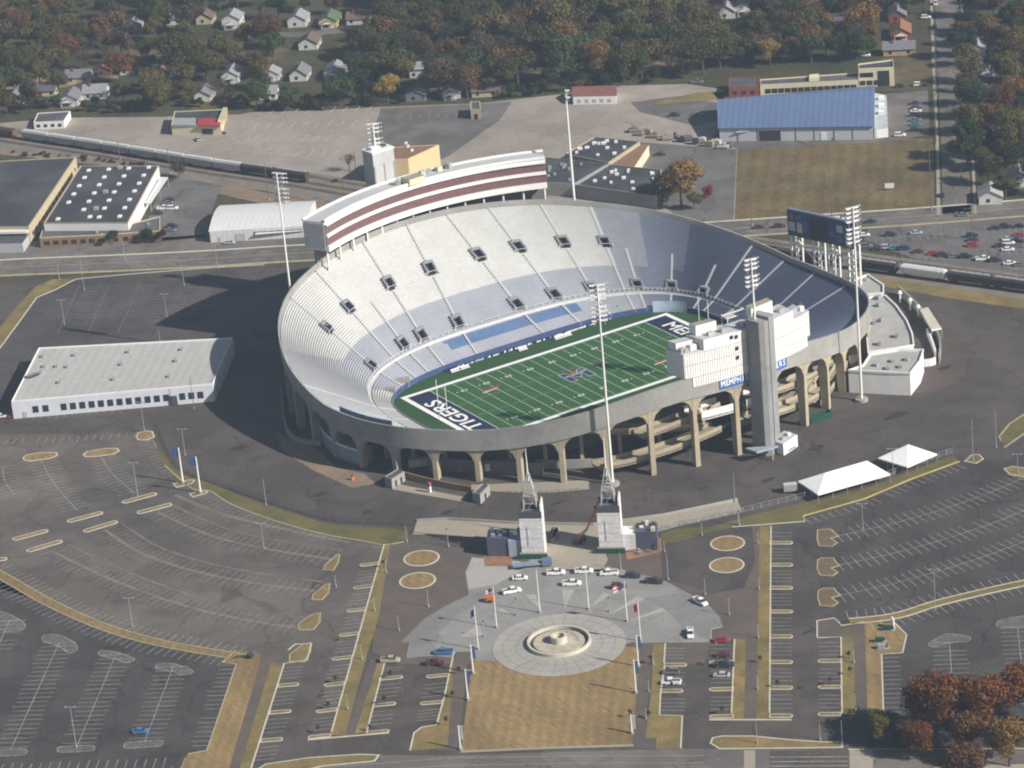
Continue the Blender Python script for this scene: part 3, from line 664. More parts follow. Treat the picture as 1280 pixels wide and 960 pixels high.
for (ya, xa, ta), (yb, xb, tb) in (((652, 582, 488), (760, 555, 464)), ((760, 555, 464), (850, 530, 440))): fillbays(*Z4((xa, ya+14), (xb, yb-10), (ta, ya+24), (tb, yb)), 4)
for (ya, xa, ta), (yb, xb, tb) in (((535, 1137, 1215), (630, 1112, 1197)), ((630, 1112, 1197), (738, 1077, 1166)), ((738, 1077, 1166), (850, 1042, 1132)), ((850, 1042, 1132), (960, 1005, 1090))): fillbays(*Z3((xa, ya+14), (xb, yb-12), (ta, ya+6), (tb, yb-20)), 4)
struct('parking_markings', mb)
mb = MB(); worn_b = M('polished tan wear', (.165, .142, .115), var=.3, scale=.12, var2=.25, scale2=.9)
for r_ in rows: 
    L = catmull(gl(Z2(*r_)), 6); mb.strip(L, 1.3, .062, worn_b); mb.strip(offs(L, 6.4), .9, .062, worn_b)
mb.strip(catmull(gl(Z2((700, 700), (900, 780), (1200, 850), (1400, 890))), 6), 1.6, .063, worn_b)
struct('worn_track', mb)
# far lots
mb = MB()
for px in ([(20, 561), (300, 552), (590, 545)], [(0, 630), (300, 622), (570, 612)], [(0, 690), (200, 690), (480, 690)], [(0, 745), (220, 770), (460, 760)]):
    L = gl([(320+a/4, b/4) for a, b in px]); bays(mb, L, 5.6, 4.6, (1, -1), w=.35, m=mark_pale, centre=False, skew=-.1)
bays(mb, gl([(280, 178), (300, 174), (330, 172)]), 5.6, 4.6, (1, -1), w=.3, m=mark_pale, centre=False)
bays(mb, gl([(500, 148), (545, 147), (580, 146)]), 4.2, 5.5, (1,), w=.25, m=mark_faint, centre=False)
mb.strip(gl([(330, 191), (374, 194)]), .4, .08, mark_pale)
for k in range(8): 
    L = gl(Z0((300+k*75, 570+k*-1), (225+k*75, 700))); bays(mb, L, 3.0, 3.4, m=mark_faint, centre=False, w=.16)
for k in range(3): mb.strip(gl(Z0((560-k*120, 560), (470-k*120, 760))), .12, .085, mark_faint)
for px in ([(1085, 300), (1180, 292), (1290, 284)], [(1110, 325), (1200, 318), (1290, 312)]): bays(mb, gl(px), 2.8, 5, (1, -1), m=mark_faint)
struct('parking_markings', mb)
# tyre-polished dirt on the ring road and patches of repair
area('dirt_patch', None, dirt, .07, world=gl(Z3((0, 440), ) and [(343, 541), (372, 548), (398, 562), (420, 585), (455, 592), (470, 605), (440, 610), (395, 590), (355, 565)]))
area('brown_paving', None, concrete_tan, .09, world=gl([(496, 605), (583, 622), (575, 627), (490, 612)]))
area('stadium_forecourt', [(590, 606), (650, 604), (700, 602), (736, 600), (736, 612), (690, 616), (640, 616), (585, 612)], concrete_tan, .08)
area('gate_paving', [(1120, 370), (1160, 385), (1200, 420), (1208, 470), (1170, 490), (1135, 492), (1165, 460), (1160, 420)], M('red brown gate paving', (.095, .075, .066), var=.15), .06)

mb = MB()
for x, y, w_, h_ in ((815, 617, 3, 1), (833, 613, 3.4, 1.2), (560, 640, 6, 3), (700, 628, 9, 2.4), (400, 618, 7, 3), (1020, 560, 8, 4), (1120, 520, 10, 4), (300, 560, 8, 4), (880, 610, 5, 2), (960, 600, 7, 3), (1180, 460, 8, 3), (250, 470, 7, 3), (460, 640, 5, 2), (600, 632, 5, 2), (420, 800, 2.5, 2), (432, 860, 3, 2), (1010, 790, 5, 1.4), (1000, 860, 2, 2), (875, 830, 2, 3), (400, 870, 2, 2), (690, 640, 4, 1.6)):
    P = G(x, y); pts = [(P.x+w_*math.cos(a)*R.uniform(.7, 1.1)*.5, P.y+h_*math.sin(a)*R.uniform(.7, 1.1)*.5) for a in [2*PI*i/9 for i in range(9)]]; mb.sheet(pts, .068, M('tar repair', (.04, .037, .036), var=.2))
struct('asphalt_repair', mb)
# ================================================================== stadium
stad = thing('football_stadium', 'large open oval football stadium of concrete with grey benches round a green field', 'stadium', (0, 0, 0))
RX, RY, CX = 97., 92., 1.
RT = [(0, .965), (10, .95), (24, .937), (37, .935), (49, .93), (56, .94), (75, .97), (90, 1.0), (110, 1.05), (133, 1.085), (145, 1.075), (152, 1.063), (161, 1.052), (171, 1.037), (177, 1.03), (188, 1.026), (196, 1.018), (204, .995), (213, .965), (221, .952), (232, .966), (241, .988), (252, 1.006), (261, 1.015), (275, 1.03), (289, 1.035), (303, 1.018), (315, 1.032), (324, 1.062), (331, 1.072), (336, 1.052), (344, 1.005), (352, .975), (360, .965)]
def rim_k(g):
    g %= 360
    for (a, x), (b, y) in zip(RT, RT[1:]):
        if a <= g <= b: return x+(y-x)*(g-a)/(b-a)
RF = [sum(rim_k(i+d)*w for d, w in ((-6, 1), (-3, 2), (0, 3), (3, 2), (6, 1)))/9 for i in range(361)]
def outer(ph):
    g = math.degrees(ph) % 360; i = int(g); k = RF[i]+(RF[min(360, i+1)]-RF[i])*(g-i)   # plan survey of the rim
    return (CX+RX*k*math.cos(ph), RY*k*math.sin(ph))
def inner(ph):
    c, s = math.cos(ph), math.sin(ph); e = 2/3.3
    return (65.5*math.copysign(abs(c)**e, c), 37.8*math.copysign(abs(s)**e, s))
def rimH(ph):
    c, s = math.cos(ph), math.sin(ph)
    if s >= 0: return 17.2+18.6*s**1.15
    t = min(1, max(0, (abs(c)-.15)/.7)); t = t*t*(3-2*t)
    return 17.2+13.2*(1-t)
def S(ph, s, dz=0., out=0.):
    a, b = inner(ph), outer(ph); H = rimH(ph)-1.0
    x, y = a[0]+(b[0]-a[0])*s, a[1]+(b[1]-a[1])*s
    zw = 1.2+(H-1.2)*.138
    z = 1.2+(zw-1.2)*s/.2 if s <= .2 else zw+(H-zw)*(s-.2)/.8
    if out:
        dx, dy = b[0]-a[0], b[1]-a[1]; l = math.hypot(dx, dy); x += dx/l*out; y += dy/l*out
    return (x, y, z+dz)
NS = 360
PH = [2*PI*i/NS for i in range(NS+1)]
# vomitory openings: (angle, s0, s1)
def ph_of(x, y):
    best = min(range(1440), key=lambda i: min((S(2*PI*i/1440, s)[0]-x)**2+(S(2*PI*i/1440, s)[1]-y)**2 for s in (.1, .2, .3, .45, .6, .75, .9)))
    return 2*PI*best/1440
UPV = [ph_of(*q) for q in ((-66, 58), (-51, 68), (-31, 71), (-12, 76), (7, 77), (22, 72), (40, 70), (54, 62))]
LOV = [ph_of(*q) for q in ((-56, 46), (-40, 51), (-26, 53), (-9, 54), (8, 54), (26, 53), (39, 51), (55, 45), (67, 36), (77, 24))]
LOV = [min(UPV, key=lambda q: abs(q-a)) if min(abs(q-a) for q in UPV) < .075 else a for a in LOV]
AIS = sorted(set([round(a, 3) for a in UPV+LOV]+[math.radians(k) for k in (-20, -9, 2, 12, 168, 178, 188, 198)]))
OPEN = [(q, .64, .716, 3.0) for q in UPV]+[(q, .245, .325, 3.0) for q in LOV]
def rad(ph, s):
    a, b = S(ph+.01, s), S(ph-.01, s); return math.hypot(a[0]-b[0], a[1]-b[1])/.02
def stand(name, s0, s1, nrow, mats, pick):
    """stepped rows: riser, bench top, bench back, tread"""
    mb = MB()
    for i in range(NS):
        a, b = PH[i], PH[i+1]; mid = (a+b)/2
        for r in range(nrow):
            u0 = s0+(s1-s0)*r/nrow; u1 = s0+(s1-s0)*(r+1)/nrow; um = u0+(u1-u0)*.40
            if any(sa-.005 < (u0+u1)/2 < sb and abs(mid-q)*rad(mid, (u0+u1)/2) < wd/2+.3 for q, sa, sb, wd in OPEN if abs(mid-q) < .06): continue
            bm, tm = pick(mid, (u0+u1)/2)
            z = lambda ph, u, k: (*S(ph, u)[:2], k)
            za, zb = S(a, u0)[2], S(b, u0)[2]
            zna, znb = S(a, u1)[2], S(b, u1)[2]
            h = .5
            mb.face([z(a, u0, za), z(a, u0, za+h), z(b, u0, zb+h), z(b, u0, zb)], tm)
            mb.face([z(a, u0, za+h), z(a, um, za+h), z(b, um, zb+h), z(b, u0, zb+h)], bm)
            mb.face([z(a, um, za+h), z(a, um, za), z(b, um, zb), z(b, um, zb+h)], tm)
            mb.face([z(a, um, za), z(a, u1, za), z(b, u1, zb), z(b, um, zb)], tm)
            mb.face([z(a, u1, za), z(a, u1, zna), z(b, u1, znb), z(b, u1, zb)], tm)
    return mb.build(name, stad)
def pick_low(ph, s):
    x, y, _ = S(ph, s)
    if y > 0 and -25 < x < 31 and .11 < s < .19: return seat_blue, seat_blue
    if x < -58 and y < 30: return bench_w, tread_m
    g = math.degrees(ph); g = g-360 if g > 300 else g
    if g < 34: return bench_b, tread_b  # right-end seats darken in steps by angle, shade painted into them
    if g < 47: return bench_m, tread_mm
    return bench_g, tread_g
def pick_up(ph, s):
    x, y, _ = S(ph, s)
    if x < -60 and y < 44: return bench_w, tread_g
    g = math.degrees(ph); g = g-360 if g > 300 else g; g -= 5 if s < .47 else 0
    if g < 29: return bench_b, tread_b  # upper rows take the same shade toned steps, grey blue the lightest
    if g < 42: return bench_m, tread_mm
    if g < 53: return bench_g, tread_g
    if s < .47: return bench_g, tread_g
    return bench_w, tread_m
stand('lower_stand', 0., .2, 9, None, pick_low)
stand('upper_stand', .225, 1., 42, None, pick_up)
mb = MB()
for i in range(NS):
    a, b = PH[i], PH[i+1]
    A0, B0, A1, B1 = S(a, .2), S(b, .2), S(a, .225), S(b, .225); za, zb = A0[2]-.05, B0[2]-.05
    mb.face([(*A0[:2], za), (*A1[:2], za), (*B1[:2], zb), (*B0[:2], zb)], aisle_m)
    mb.face([(*A1[:2], za), (*A1[:2], A1[2]+.1), (*B1[:2], B1[2]+.1), (*B1[:2], zb)], bench_w)
mb.build('walkway', stad)
mb = MB()   # rail of the walkway, posts and wall of the front row
for i in range(0, NS, 1):
    a, b = PH[i], PH[i+1]
    A, B = Vector(S(a, .232, .5)), Vector(S(b, .232, .5)); up = Vector((0, 0, .55))
    mb.bar(A+up, B+up, .1, .1, white_st)
    if i % 2 == 0: mb.bar(A-up, A+up, .14, .14, white_st)
mb.build('walkway_railing', stad)
mb = MB()
for i in range(NS):
    a, b = PH[i], PH[i+1]; A, B = S(a, 0, 0, -.05), S(b, 0, 0, -.05)
    mb.face([(A[0], A[1], 0), (B[0], B[1], 0), (B[0], B[1], B[2]+.9), (A[0], A[1], A[2]+.9)], M('navy field wall', (.05, .08, .2)) if (A[1] > 20 or A[0] > 55) else conc)
    A2, B2 = S(a, 0, 0, .15), S(b, 0, 0, .15)
    mb.face([(A[0], A[1], A[2]+.9), (B[0], B[1], B[2]+.9), (B2[0], B2[1], B2[2]+.9), (A2[0], A2[1], A2[2]+.9)], conc)
    mb.face([(A2[0], A2[1], A2[2]), (A2[0], A2[1], A2[2]+.9), (B2[0], B2[1], B2[2]+.9), (B2[0], B2[1], B2[2])], conc)
mb.build('field_wall', stad)
# aisles
for k, ph in enumerate(AIS):
    mb = MB(); w = .38
    t = Vector((outer(ph+.01)[0]-outer(ph-.01)[0], outer(ph+.01)[1]-outer(ph-.01)[1])).normalized()
    def rib(s0, s1, n):
        mb = MB()
        for r in range(n):
            u0, u1 = s0+(s1-s0)*r/n, s0+(s1-s0)*(r+1)/n
            p, q = S(ph, u0), S(ph, u1); h = .50
            a = [(p[0]-t.x*w, p[1]-t.y*w, p[2]+h), (p[0]+t.x*w, p[1]+t.y*w, p[2]+h), (q[0]+t.x*w, q[1]+t.y*w, q[2]+h), (q[0]-t.x*w, q[1]-t.y*w, q[2]+h)]
            b = [(x, y, z-.9) for x, y, z in a]
            mb.hexa(b+a, aisle_m)
        mb.build('aisle', stad)
    lo = any(abs(ph-a) < .002 for a in LOV); hi = any(abs(ph-a) < .002 for a in UPV)
    rib(.0, .2, 9)
    if hi: rib(.34 if lo else .24, .62, 16); rib(.72, .995, 14)
    elif lo: rib(.34, .62, 15)
    else: rib(.24, .98, 38)
# vomitories: walled openings that rise from the stand
def vomitory(ph, s0, s1, w, h):
    t = Vector((outer(ph+.01)[0]-outer(ph-.01)[0], outer(ph+.01)[1]-outer(ph-.01)[1])).normalized()
    mb = MB()
    A, B = Vector(S(ph, s0)), Vector(S(ph, s1)); tv = Vector((t.x, t.y, 0)); zt = B.z+.6
    zf = A.z+.25
    for sg in (-1, 1):
        a, b = A+tv*sg*w/2, B+tv*sg*w/2; o = tv*sg*.7
        p = [Vector((a.x, a.y, zf-1.2)), Vector((b.x, b.y, zf-1.2)), Vector((b.x, b.y, zf-1.2))+o, Vector((a.x, a.y, zf-1.2))+o]
        q = [Vector((a.x, a.y, A.z+1.5)), Vector((b.x, b.y, zt+.5)), Vector((b.x, b.y, zt+.5))+o, Vector((a.x, a.y, A.z+1.5))+o]
        if sg < 0: p = [p[3], p[2], p[1], p[0]]; q = [q[3], q[2], q[1], q[0]]
        mb.hexa(p+q, M('vomitory wall', (.21, .225, .26)))
    # floor, headwall with its dark mouth, upper lip
    a0, a1, b0, b1 = A-tv*w/2, A+tv*w/2, B-tv*w/2, B+tv*w/2
    zl = zf-.3
    mb.face([(a0.x, a0.y, zl), (a1.x, a1.y, zl), (b1.x, b1.y, zl-.4), (b0.x, b0.y, zl-.4)], M('vomitory floor', (.07, .072, .08)))
    mb.face([(b0.x, b0.y, zl-.4), (b1.x, b1.y, zl-.4), (b1.x, b1.y, zt), (b0.x, b0.y, zt)], dark_hole)
    n = (B-A); n.z = 0; n.normalize(); up = Vector((0, 0, 1))
    p = [b0-n*.9, b1-n*.9, b1+n*.5, b0+n*.5]
    mb.hexa([Vector((q.x, q.y, zt-.3)) for q in p]+[Vector((q.x, q.y, zt+.45)) for q in p], grey_p)
    o = mb.build('vomitory', stad)
    mb = MB(); p0, p1 = A-n*.3-tv*w*.8+up*1.2, A-n*.3+tv*w*.8+up*1.2
    mb.bar(p0, p1, .12, .12, white_st); mb.bar(p0-up*1.2, p0, .12, .12, white_st); mb.bar(p1-up*1.2, p1, .12, .12, white_st)
    mb.build('railing', o)
for ph in UPV: vomitory(ph, .64, .716, 3.0, 3)
for ph in LOV: vomitory(ph, .245, .325, 3.0, 2.4)
# rim: parapet ring, and the sloping underside of the stand
def pb(ph): return rimH(ph)-(6.2 if math.sin(ph) < 0 else 4.6)
mb = MB()
for i in range(NS):
    a, b = PH[i], PH[i+1]
    o = lambda ph, d: S(ph, 1, 0, d)[:2]
    for d0, m_ in ((.6, conc),):
        A, B = o(a, d0), o(b, d0); mb.face([(*A, pb(a)), (*B, pb(b)), (*B, rimH(b)+1.1), (*A, rimH(a)+1.1)], m_)
    A, B, A2, B2 = o(a, .6), o(b, .6), o(a, .1), o(b, .1)
    mb.face([(*A, rimH(a)+1.1), (*B, rimH(b)+1.1), (*B2, rimH(b)+1.1), (*A2, rimH(a)+1.1)], conc)
    mb.face([(*A2, rimH(a)-1.2), (*A2, rimH(a)+1.1), (*B2, rimH(b)+1.1), (*B2, rimH(b)-1.2)], conc)
    A2, B2 = o(a, -.6), o(b, -.6)
    mb.face([(*A, pb(a)), (*A2, pb(a)), (*B2, pb(b)), (*B, pb(b))], conc)
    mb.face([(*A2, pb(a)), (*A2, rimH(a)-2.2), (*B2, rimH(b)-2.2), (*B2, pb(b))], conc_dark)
mb.build('parapet', stad)
mb = MB()
for i in range(NS):
    a, b = PH[i], PH[i+1]; ss = (.22, .4, .6, .8, .995)
    for s0, s1 in zip(ss, ss[1:]):
        dz = -1.6
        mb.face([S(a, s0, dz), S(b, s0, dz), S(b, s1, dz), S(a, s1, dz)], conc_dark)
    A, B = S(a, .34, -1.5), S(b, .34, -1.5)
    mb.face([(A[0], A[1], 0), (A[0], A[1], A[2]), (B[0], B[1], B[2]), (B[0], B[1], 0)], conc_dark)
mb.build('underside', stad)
# columns and arches round the near half
CPH = [math.radians(270+8.9*k) for k in range(-14, 13)]
def colbase(ph, d): return S(ph, 1, 0, d)
for k, ph in enumerate(CPH):
    t = Vector((outer(ph+.01)[0]-outer(ph-.01)[0], outer(ph+.01)[1]-outer(ph-.01)[1], 0)).normalized(); n = Vector((t.y, -t.x, 0))
    P = Vector((*S(ph, 1, 0, .15)[:2], 0)); zt = pb(ph)+.6
    mb = MB(); w, d0 = 1.5, 2.6
    f = lambda z, d, w: [P-t*w/2-n*d+Vector((0, 0, z)), P-t*w/2+Vector((0, 0, z)), P+t*w/2+Vector((0, 0, z)), P+t*w/2-n*d+Vector((0, 0, z))]
    cm = conc if k < 7 else conc_beige; mb.hexa(f(0, d0, w*1.1)+f(zt, d0*1.4, w), cm)
    q = S(ph, .74, -1.7); mb.bar((P.x-n.x, P.y-n.y, zt-.4), q, 1.0, 1.6, conc_beige)
    mb.build('column', stad)
    P2 = Vector((*S(ph, .66)[:2], 0)); mb = MB(); zz_ = S(ph, .66)[2]-1.5
    f2 = lambda z: [P2-t*.6-n*.8+Vector((0, 0, z)), P2-t*.6+n*.8+Vector((0, 0, z)), P2+t*.6+n*.8+Vector((0, 0, z)), P2+t*.6-n*.8+Vector((0, 0, z))]
    mb.hexa(f2(0)+f2(zz_), conc_beige); mb.build('inner_column', stad)
    if k+1 < len(CPH):
        mb = MB(); ph2 = CPH[k+1]; NN = 14
        for j in range(NN):
            u0, u1 = j/NN, (j+1)/NN
            def pt(u, d):
                p_ = ph+(ph2-ph)*(.055+.89*u); rise = 4.6 if k > 6 else 5.2
                x, y, _ = S(p_, 1, 0, d); v = abs(2*u-1)
                return (x, y), pb(p_)+.05, pb(p_)-rise*(1-math.sqrt(max(0, 1-v**2.6)))
            (a, za, la), (b, zb, lb) = pt(u0, .1), pt(u1, .1); (a2, _, _), (b2, _, _) = pt(u0, -.9), pt(u1, -.9)
            mb.face([(*a, la), (*b, lb), (*b, zb), (*a, za)], cm); mb.face([(*b2, lb), (*a2, la), (*a2, za), (*b2, zb)], conc_beige)
            mb.face([(*a2, la), (*b2, lb), (*b, lb), (*a, la)], conc_beige)
        mb.build('arch', stad)
# ramps and decks inside the near columns
def deck(a0, a1, z0, z1, din, dout, wall=1.3, name='ramp', wm=None, n=16, sag=0., both=True, th=.7):
    mb = MB(); wm = wm or conc_beige
    def P(u, d, z): x, y, _ = S(math.radians(a0+(a1-a0)*u), 1, 0, d); return (x, y, z)
    for j in range(n):
        u0, u1 = j/n, (j+1)/n; za, zb = [z0+(z1-z0)*u-sag*math.sin(PI*u) for u in (u0, u1)]
        mb.hexa([P(u0, din, za-th), P(u0, dout, za-th), P(u1, dout, zb-th), P(u1, din, zb-th), P(u0, din, za), P(u0, dout, za), P(u1, dout, zb), P(u1, din, zb)], concrete_tan)
        for d in ((dout, din) if both else (dout,)):
            e = .35 if d == dout else -.35
            mb.hexa([P(u0, d-e, za-th-.2), P(u0, d, za-th-.2), P(u1, d, zb-th-.2), P(u1, d-e, zb-th-.2), P(u0, d-e, za+wall), P(u0, d, za+wall), P(u1, d, zb+wall), P(u1, d-e, zb+wall)], wm)
    return mb.build(name, stad)
deck(243, 268, 3.2, 9.2, -9, -3.6, sag=.5)
deck(243, 268, 14.5, 9.2, -15, -9.5)
deck(252, 268, 12.5, 17.5, -9, -3.6)
deck(274, 300, 9.0, 3.5, -9, -3.6)
deck(274, 308, 16.5, 10.5, -9, -3.6)
deck(280, 316, 3.0, 8.5, -16, -10)
deck(288, 318, 12.0, 6.0, -16, -10)
deck(296, 322, .6, 5.5, -8, -3.8)
d_ = deck(261.8, 268.5, 17.2, 17.2, -7, 1.6, 2.2, 'concession_deck', white_p)
deck(271.6, 278.2, 17.2, 17.2, -7, 1.6, 2.2, 'concession_deck', white_p)
for a in (262.6, 275.5): 
    mb = MB()
    for k in range(5):
        x, y, _ = S(math.radians(a+k*.8), 1, 0, -1-2*(k % 3)); mb.box(x, y, 17.22, 1.2+.5*(k % 2), 1.1, 1.1+.4*(k % 3), .4*k, cream_w if k % 2 else grey_p)
    mb.build('deck_equipment', stad)
# ground level walls below the near stand
for a0, a1, h, d, m_ in ((204, 232, 4.5, -7, conc_dark), (232, 250, 3., -14, conc), (300, 318, 3.2, -13, conc_beige), (276, 292, 3.4, -18, conc)):
    L = [S(math.radians(a0+(a1-a0)*i/10), 1, 0, d)[:2] for i in range(11)]; mb = MB(); mb.wallstrip(L, .5, 0, h, m_); mb.build('ground_floor_wall', stad)
# skybox building on the far rim
SC, SR = (-2., -4.), 97.5
def sk(x, r): 
    return (x+SC[0]*0, SC[1]+math.sqrt(max(1, r*r-(x-SC[0])**2)))
NB = 48; X0, X1 = -50., 44.5
def skp(u, d):   # d behind the front
    x = X0+(X1-X0)*u; a = math.atan2(1, 0); 
    th = math.asin((x-SC[0])/SR); return (SC[0]+(SR+d)*math.sin(th), SC[1]+(SR+d)*math.cos(th))
ZB, ZT, DP = 38.3, 49.2, 9.5
def skyring(name, z0, z1, d0, d1, m_, parent=stad, u0=0., u1=1., top=None, nb=NB):
    mb = MB()
    for i in range(nb):
        a, b = u0+(u1-u0)*i/nb, u0+(u1-u0)*(i+1)/nb
        p = [skp(a, d0), skp(b, d0), skp(b, d1), skp(a, d1)]
        mb.face([(*p[0], z0), (*p[1], z0), (*p[1], z1), (*p[0], z1)], m_); mb.face([(*p[2], z0), (*p[3], z0), (*p[3], z1), (*p[2], z1)], m_)
        mb.face([(*q, z1) for q in p], top or m_); mb.face([(*q, z0) for q in p[::-1]], m_)
    for u, fl in ((u0, 0), (u1, 1)):
        q = [skp(u, d0), skp(u, d1)]; F = [(*q[1], z0), (*q[0], z0), (*q[0], z1), (*q[1], z1)]
        mb.face(F[::-1] if fl else F, m_)
    return mb.build(name, parent)
skybox = skyring('skybox', ZB, ZT, .4, DP, white_p, top=grey_l)
skyring('rear_wall', 0, ZB-.02, DP-4.5, DP-3.5, conc_dark, skybox)
skyring('roof_edge', ZT+.01, ZT+.9, .0, .8, white_st, skybox); skyring('roof_edge', ZT+.01, ZT+.7, DP-.5, DP+.2, white_st, skybox)
skyring('roof_edge', ZT-1.5, ZT-.9, -.7, .38, white_st, skybox)
skyring('window_band', ZT-4.6, ZT-1.55, .1, .39, red_glass, skybox); skyring('window_band', ZB+1.9, ZB+5.0, .1, .39, red_glass, skybox)
skyring('sill', ZB+5.05, ZB+6.2, -.5, .38, white_st, skybox); skyring('sill', ZB-.3, ZB+1.8, -.6, .38, white_st, skybox)
mb = MB()
for i in range(0, 97):
    x, y = skp(i/96, .05)
    for z0, z1 in ((ZT-4.6, ZT-1.55), (ZB+1.9, ZB+5.0)): mb.box(x, y, z0, .14, .14, z1-z0, 0, M('maroon mullion', (.30, .13, .12)))
mb.build('mullion', skybox)
for i in range(14):
    u = .01+.98*i/13; a = skp(u, 1.2); mb = MB()
    # foot of the post on the stand
    ph = math.atan2(a[1]/RY, (a[0]-CX)/RX); s = 1.0
    rr = math.hypot((a[0]-CX)/RX, a[1]/RY); zf = rimH(ph)-1.5-(1-rr)*30 if rr < 1 else rimH(ph)-2
    mb.tube((*a, zf-1), (*a, ZB), .42, .42, 8, white_st); mb.build('support_post', skybox)
mb = MB()   # grey left end wall with its louvred panels
q0, q1 = Vector(skp(0, .6)), Vector(skp(0, DP-.3)); dd = (q1-q0)
mb2 = MB(); nrm = Vector((dd.y, -dd.x)).normalized()*-1
out = Vector((-abs(dd.y), 0)).normalized()*.08
for z0, z1 in ((ZB+.5, ZB+5.0), (ZB+5.6, ZT-.8)):
    p = [q0+out, q1+out, q1+out*3, q0+out*3]; mb2.prism([tuple(v) for v in p], z0, z1, grey_l, bottom=True)
mb2.build('end_panel', skybox)
# roof clutter and lift tower behind
for u, d in ((.43, 4), (.46, 6), (.5, 5), (.55, 6.5), (.58, 7), (.62, 7), (.66, 7.4)):
    a = skp(u, d); mb = MB(); mb.box(*a, ZT+.01, 2.4, 1.6, 1.3+R.random(), R.random(), R.choice([cream_w, grey_p, grey_l])); mb.build('roof_unit', skybox)
mb = MB(); LT = G(495, 232, ZT); th = math.atan2(LT.y-SC[1], LT.x-SC[0])
LTc = (SC[0]+(SR+13.4)*math.cos(th), SC[1]+(SR+13.4)*math.sin(th))
mb.box(*LTc, 0, 9.5, 6.5, 61, th-PI/2, grey_l, grey_p)
c, s = math.cos(th-PI/2), math.sin(th-PI/2)
for dx in (-4.4, 0, 4.4): mb.box(LTc[0]+c*dx+s*3.3, LTc[1]+s*dx-c*3.3, 40, .5, .3, 16.4, th-PI/2, grey_p)
lift = mb.build('lift_tower', stad)
mb = MB(); mb.box(*LTc, 61.02, 9.9, 6.9, .7, th-PI/2, white_st); mb.box(LTc[0]-c*2.5, LTc[1]-s*2.5, 61.73, 2.4, 2, 1.2, .3, white_st); mb.box(LTc[0]+c*2.2, LTc[1]+s*2.2, 61.73, 2.2, 1.8, .8, .1, dark_st); mb.build('roof', lift)
mb = MB(); a_ = Vector(skp(.485, 2)); mb.box(a_.x, a_.y, ZT+.02, 7, 5, 2.3, th-PI/2, cream_w, concrete_tan); mb.build('link_corridor', lift)
# press box on the near rim
def pr(a, d): return S(math.radians(a), 1, 0, d)[:2]
def pressblock(name, a0, a1, z0, z1, d0, d1, m_, parent, top=None, n=12):
    mb = MB()
    for i in range(n):
        u, v = a0+(a1-a0)*i/n, a0+(a1-a0)*(i+1)/n
        p = [pr(u, d0), pr(v, d0), pr(v, d1), pr(u, d1)]
        mb.prism(p, z0, z1, m_, top, bottom=True) if n == 1 else None
        if n > 1:
            mb.face([(*p[1], z0), (*p[0], z0), (*p[0], z1), (*p[1], z1)][::-1], m_); mb.face([(*p[2], z0), (*p[3], z0), (*p[3], z1), (*p[2], z1)][::-1], m_)
            mb.face([(*q, z1) for q in p], top or m_); mb.face([(*q, z0) for q in p], m_)
    if n > 1:
        for a in (a0, a1):
            q = [pr(a, d0), pr(a, d1)]; mb.face([(*q[0], z0), (*q[1], z0), (*q[1], z1), (*q[0], z1)], m_)
    return mb.build(name, parent)
ptop = 31.4
press = pressblock('press_box', 259.2, 289.6, ptop, ptop+8.6, -7.5, .9, white_p, stad, grey_l)
pressblock('upper_floor', 263.4, 270.2, ptop+8.61, ptop+12.2, -7.2, .9, white_p, press, grey_l)
pressblock('upper_floor', 270.2, 284.6, ptop+8.61, ptop+11.8, -7.2, .9, white_p, press, grey_l)
pressblock('camera_booth', 259.6, 263.3, ptop+8.61, ptop+11.3, -7.2, -3.4, white_p, press, grey_l, 3)
pressblock('camera_booth', 264.0, 268.3, ptop+12.22, ptop+15.6, -6.9, -3.8, white_p, press, concrete_tan, 3)
pressblock('camera_booth', 275.8, 281.2, ptop+11.82, ptop+15.9, -7, -3.6, white_p, press, concrete_tan, 3)
pressblock('lower_band', 260.8, 288.6, ptop-3.2, ptop-.01, -1, .88, white_p, press)
mb = MB()
for i in range(0, 60):
    a = 259.4+30.1*i/59; x, y = pr(a, .93); tt = math.radians(a)+PI/2
    lo_ = 3 if 261.2 < a < 288.2 else 0; mb.box(x, y, ptop-lo_, .12, .1, 8.4+lo_, tt, grey_l)
for z_ in (ptop+.3, ptop+4.6, ptop+8.3):
    for i in range(24):
        a, b = pr(259.3+30.2*i/24, .95), pr(259.3+30.2*(i+1)/24, .95); mb.bar((*a, z_), (*b, z_), .1, .22, grey_l)
mb.build('panel_seam', press)
mb = MB()
for a, z_ in ((270.4, 9.6), (270.4, 5.6), (270.4, 2.4), (269.3, 9.9)):
    x, y = pr(a, .96); mb.box(x, y, ptop+z_, 1.3, .14, 1.3, math.radians(a)+PI/2, dark_glass)
mb.build('window', press)
for a, d, z_, sx, h, m_ in ((260, -1.5, 8.6, 1.4, 1.6, galv), (260.6, -1.2, 8.6, 1.6, 1.2, galv), (262.4, -2, 8.6, 2.4, 1.8, white_st), (266, -1.6, 12.2, 2.2, 1.2, grey_l), (268.6, -1.4, 12.2, 1.8, 1.4, galv), (273.4, -2, 11.8, 2.0, 1.2, galv), (279, -1.5, 11.8, 2.2, 1.5, grey_l), (282.5, -2, 11.8, 2.2, 1.2, galv), (286.4, -3, 8.6, 4.2, 1.9, galv), (288.6, -2, 8.6, 2., 1.4, white_st)):
    x, y = pr(a, d); mb = MB(); mb.box(x, y, ptop+z_+.02, sx, 1.5, h, math.radians(a)+PI/2, m_); mb.bar((x, y, ptop+z_+h), (x, y, ptop+z_+h+1.6), .1, .1, galv); mb.build('roof_unit', press)
mb = MB()  # open steel camera scaffold behind the press box
for a in (272.2, 274.6, 277):
    for d in (-9, -12.5):
        x, y = pr(a, d); mb.bar((x, y, 26), (x, y, 44.5), .25, .25, white_st)
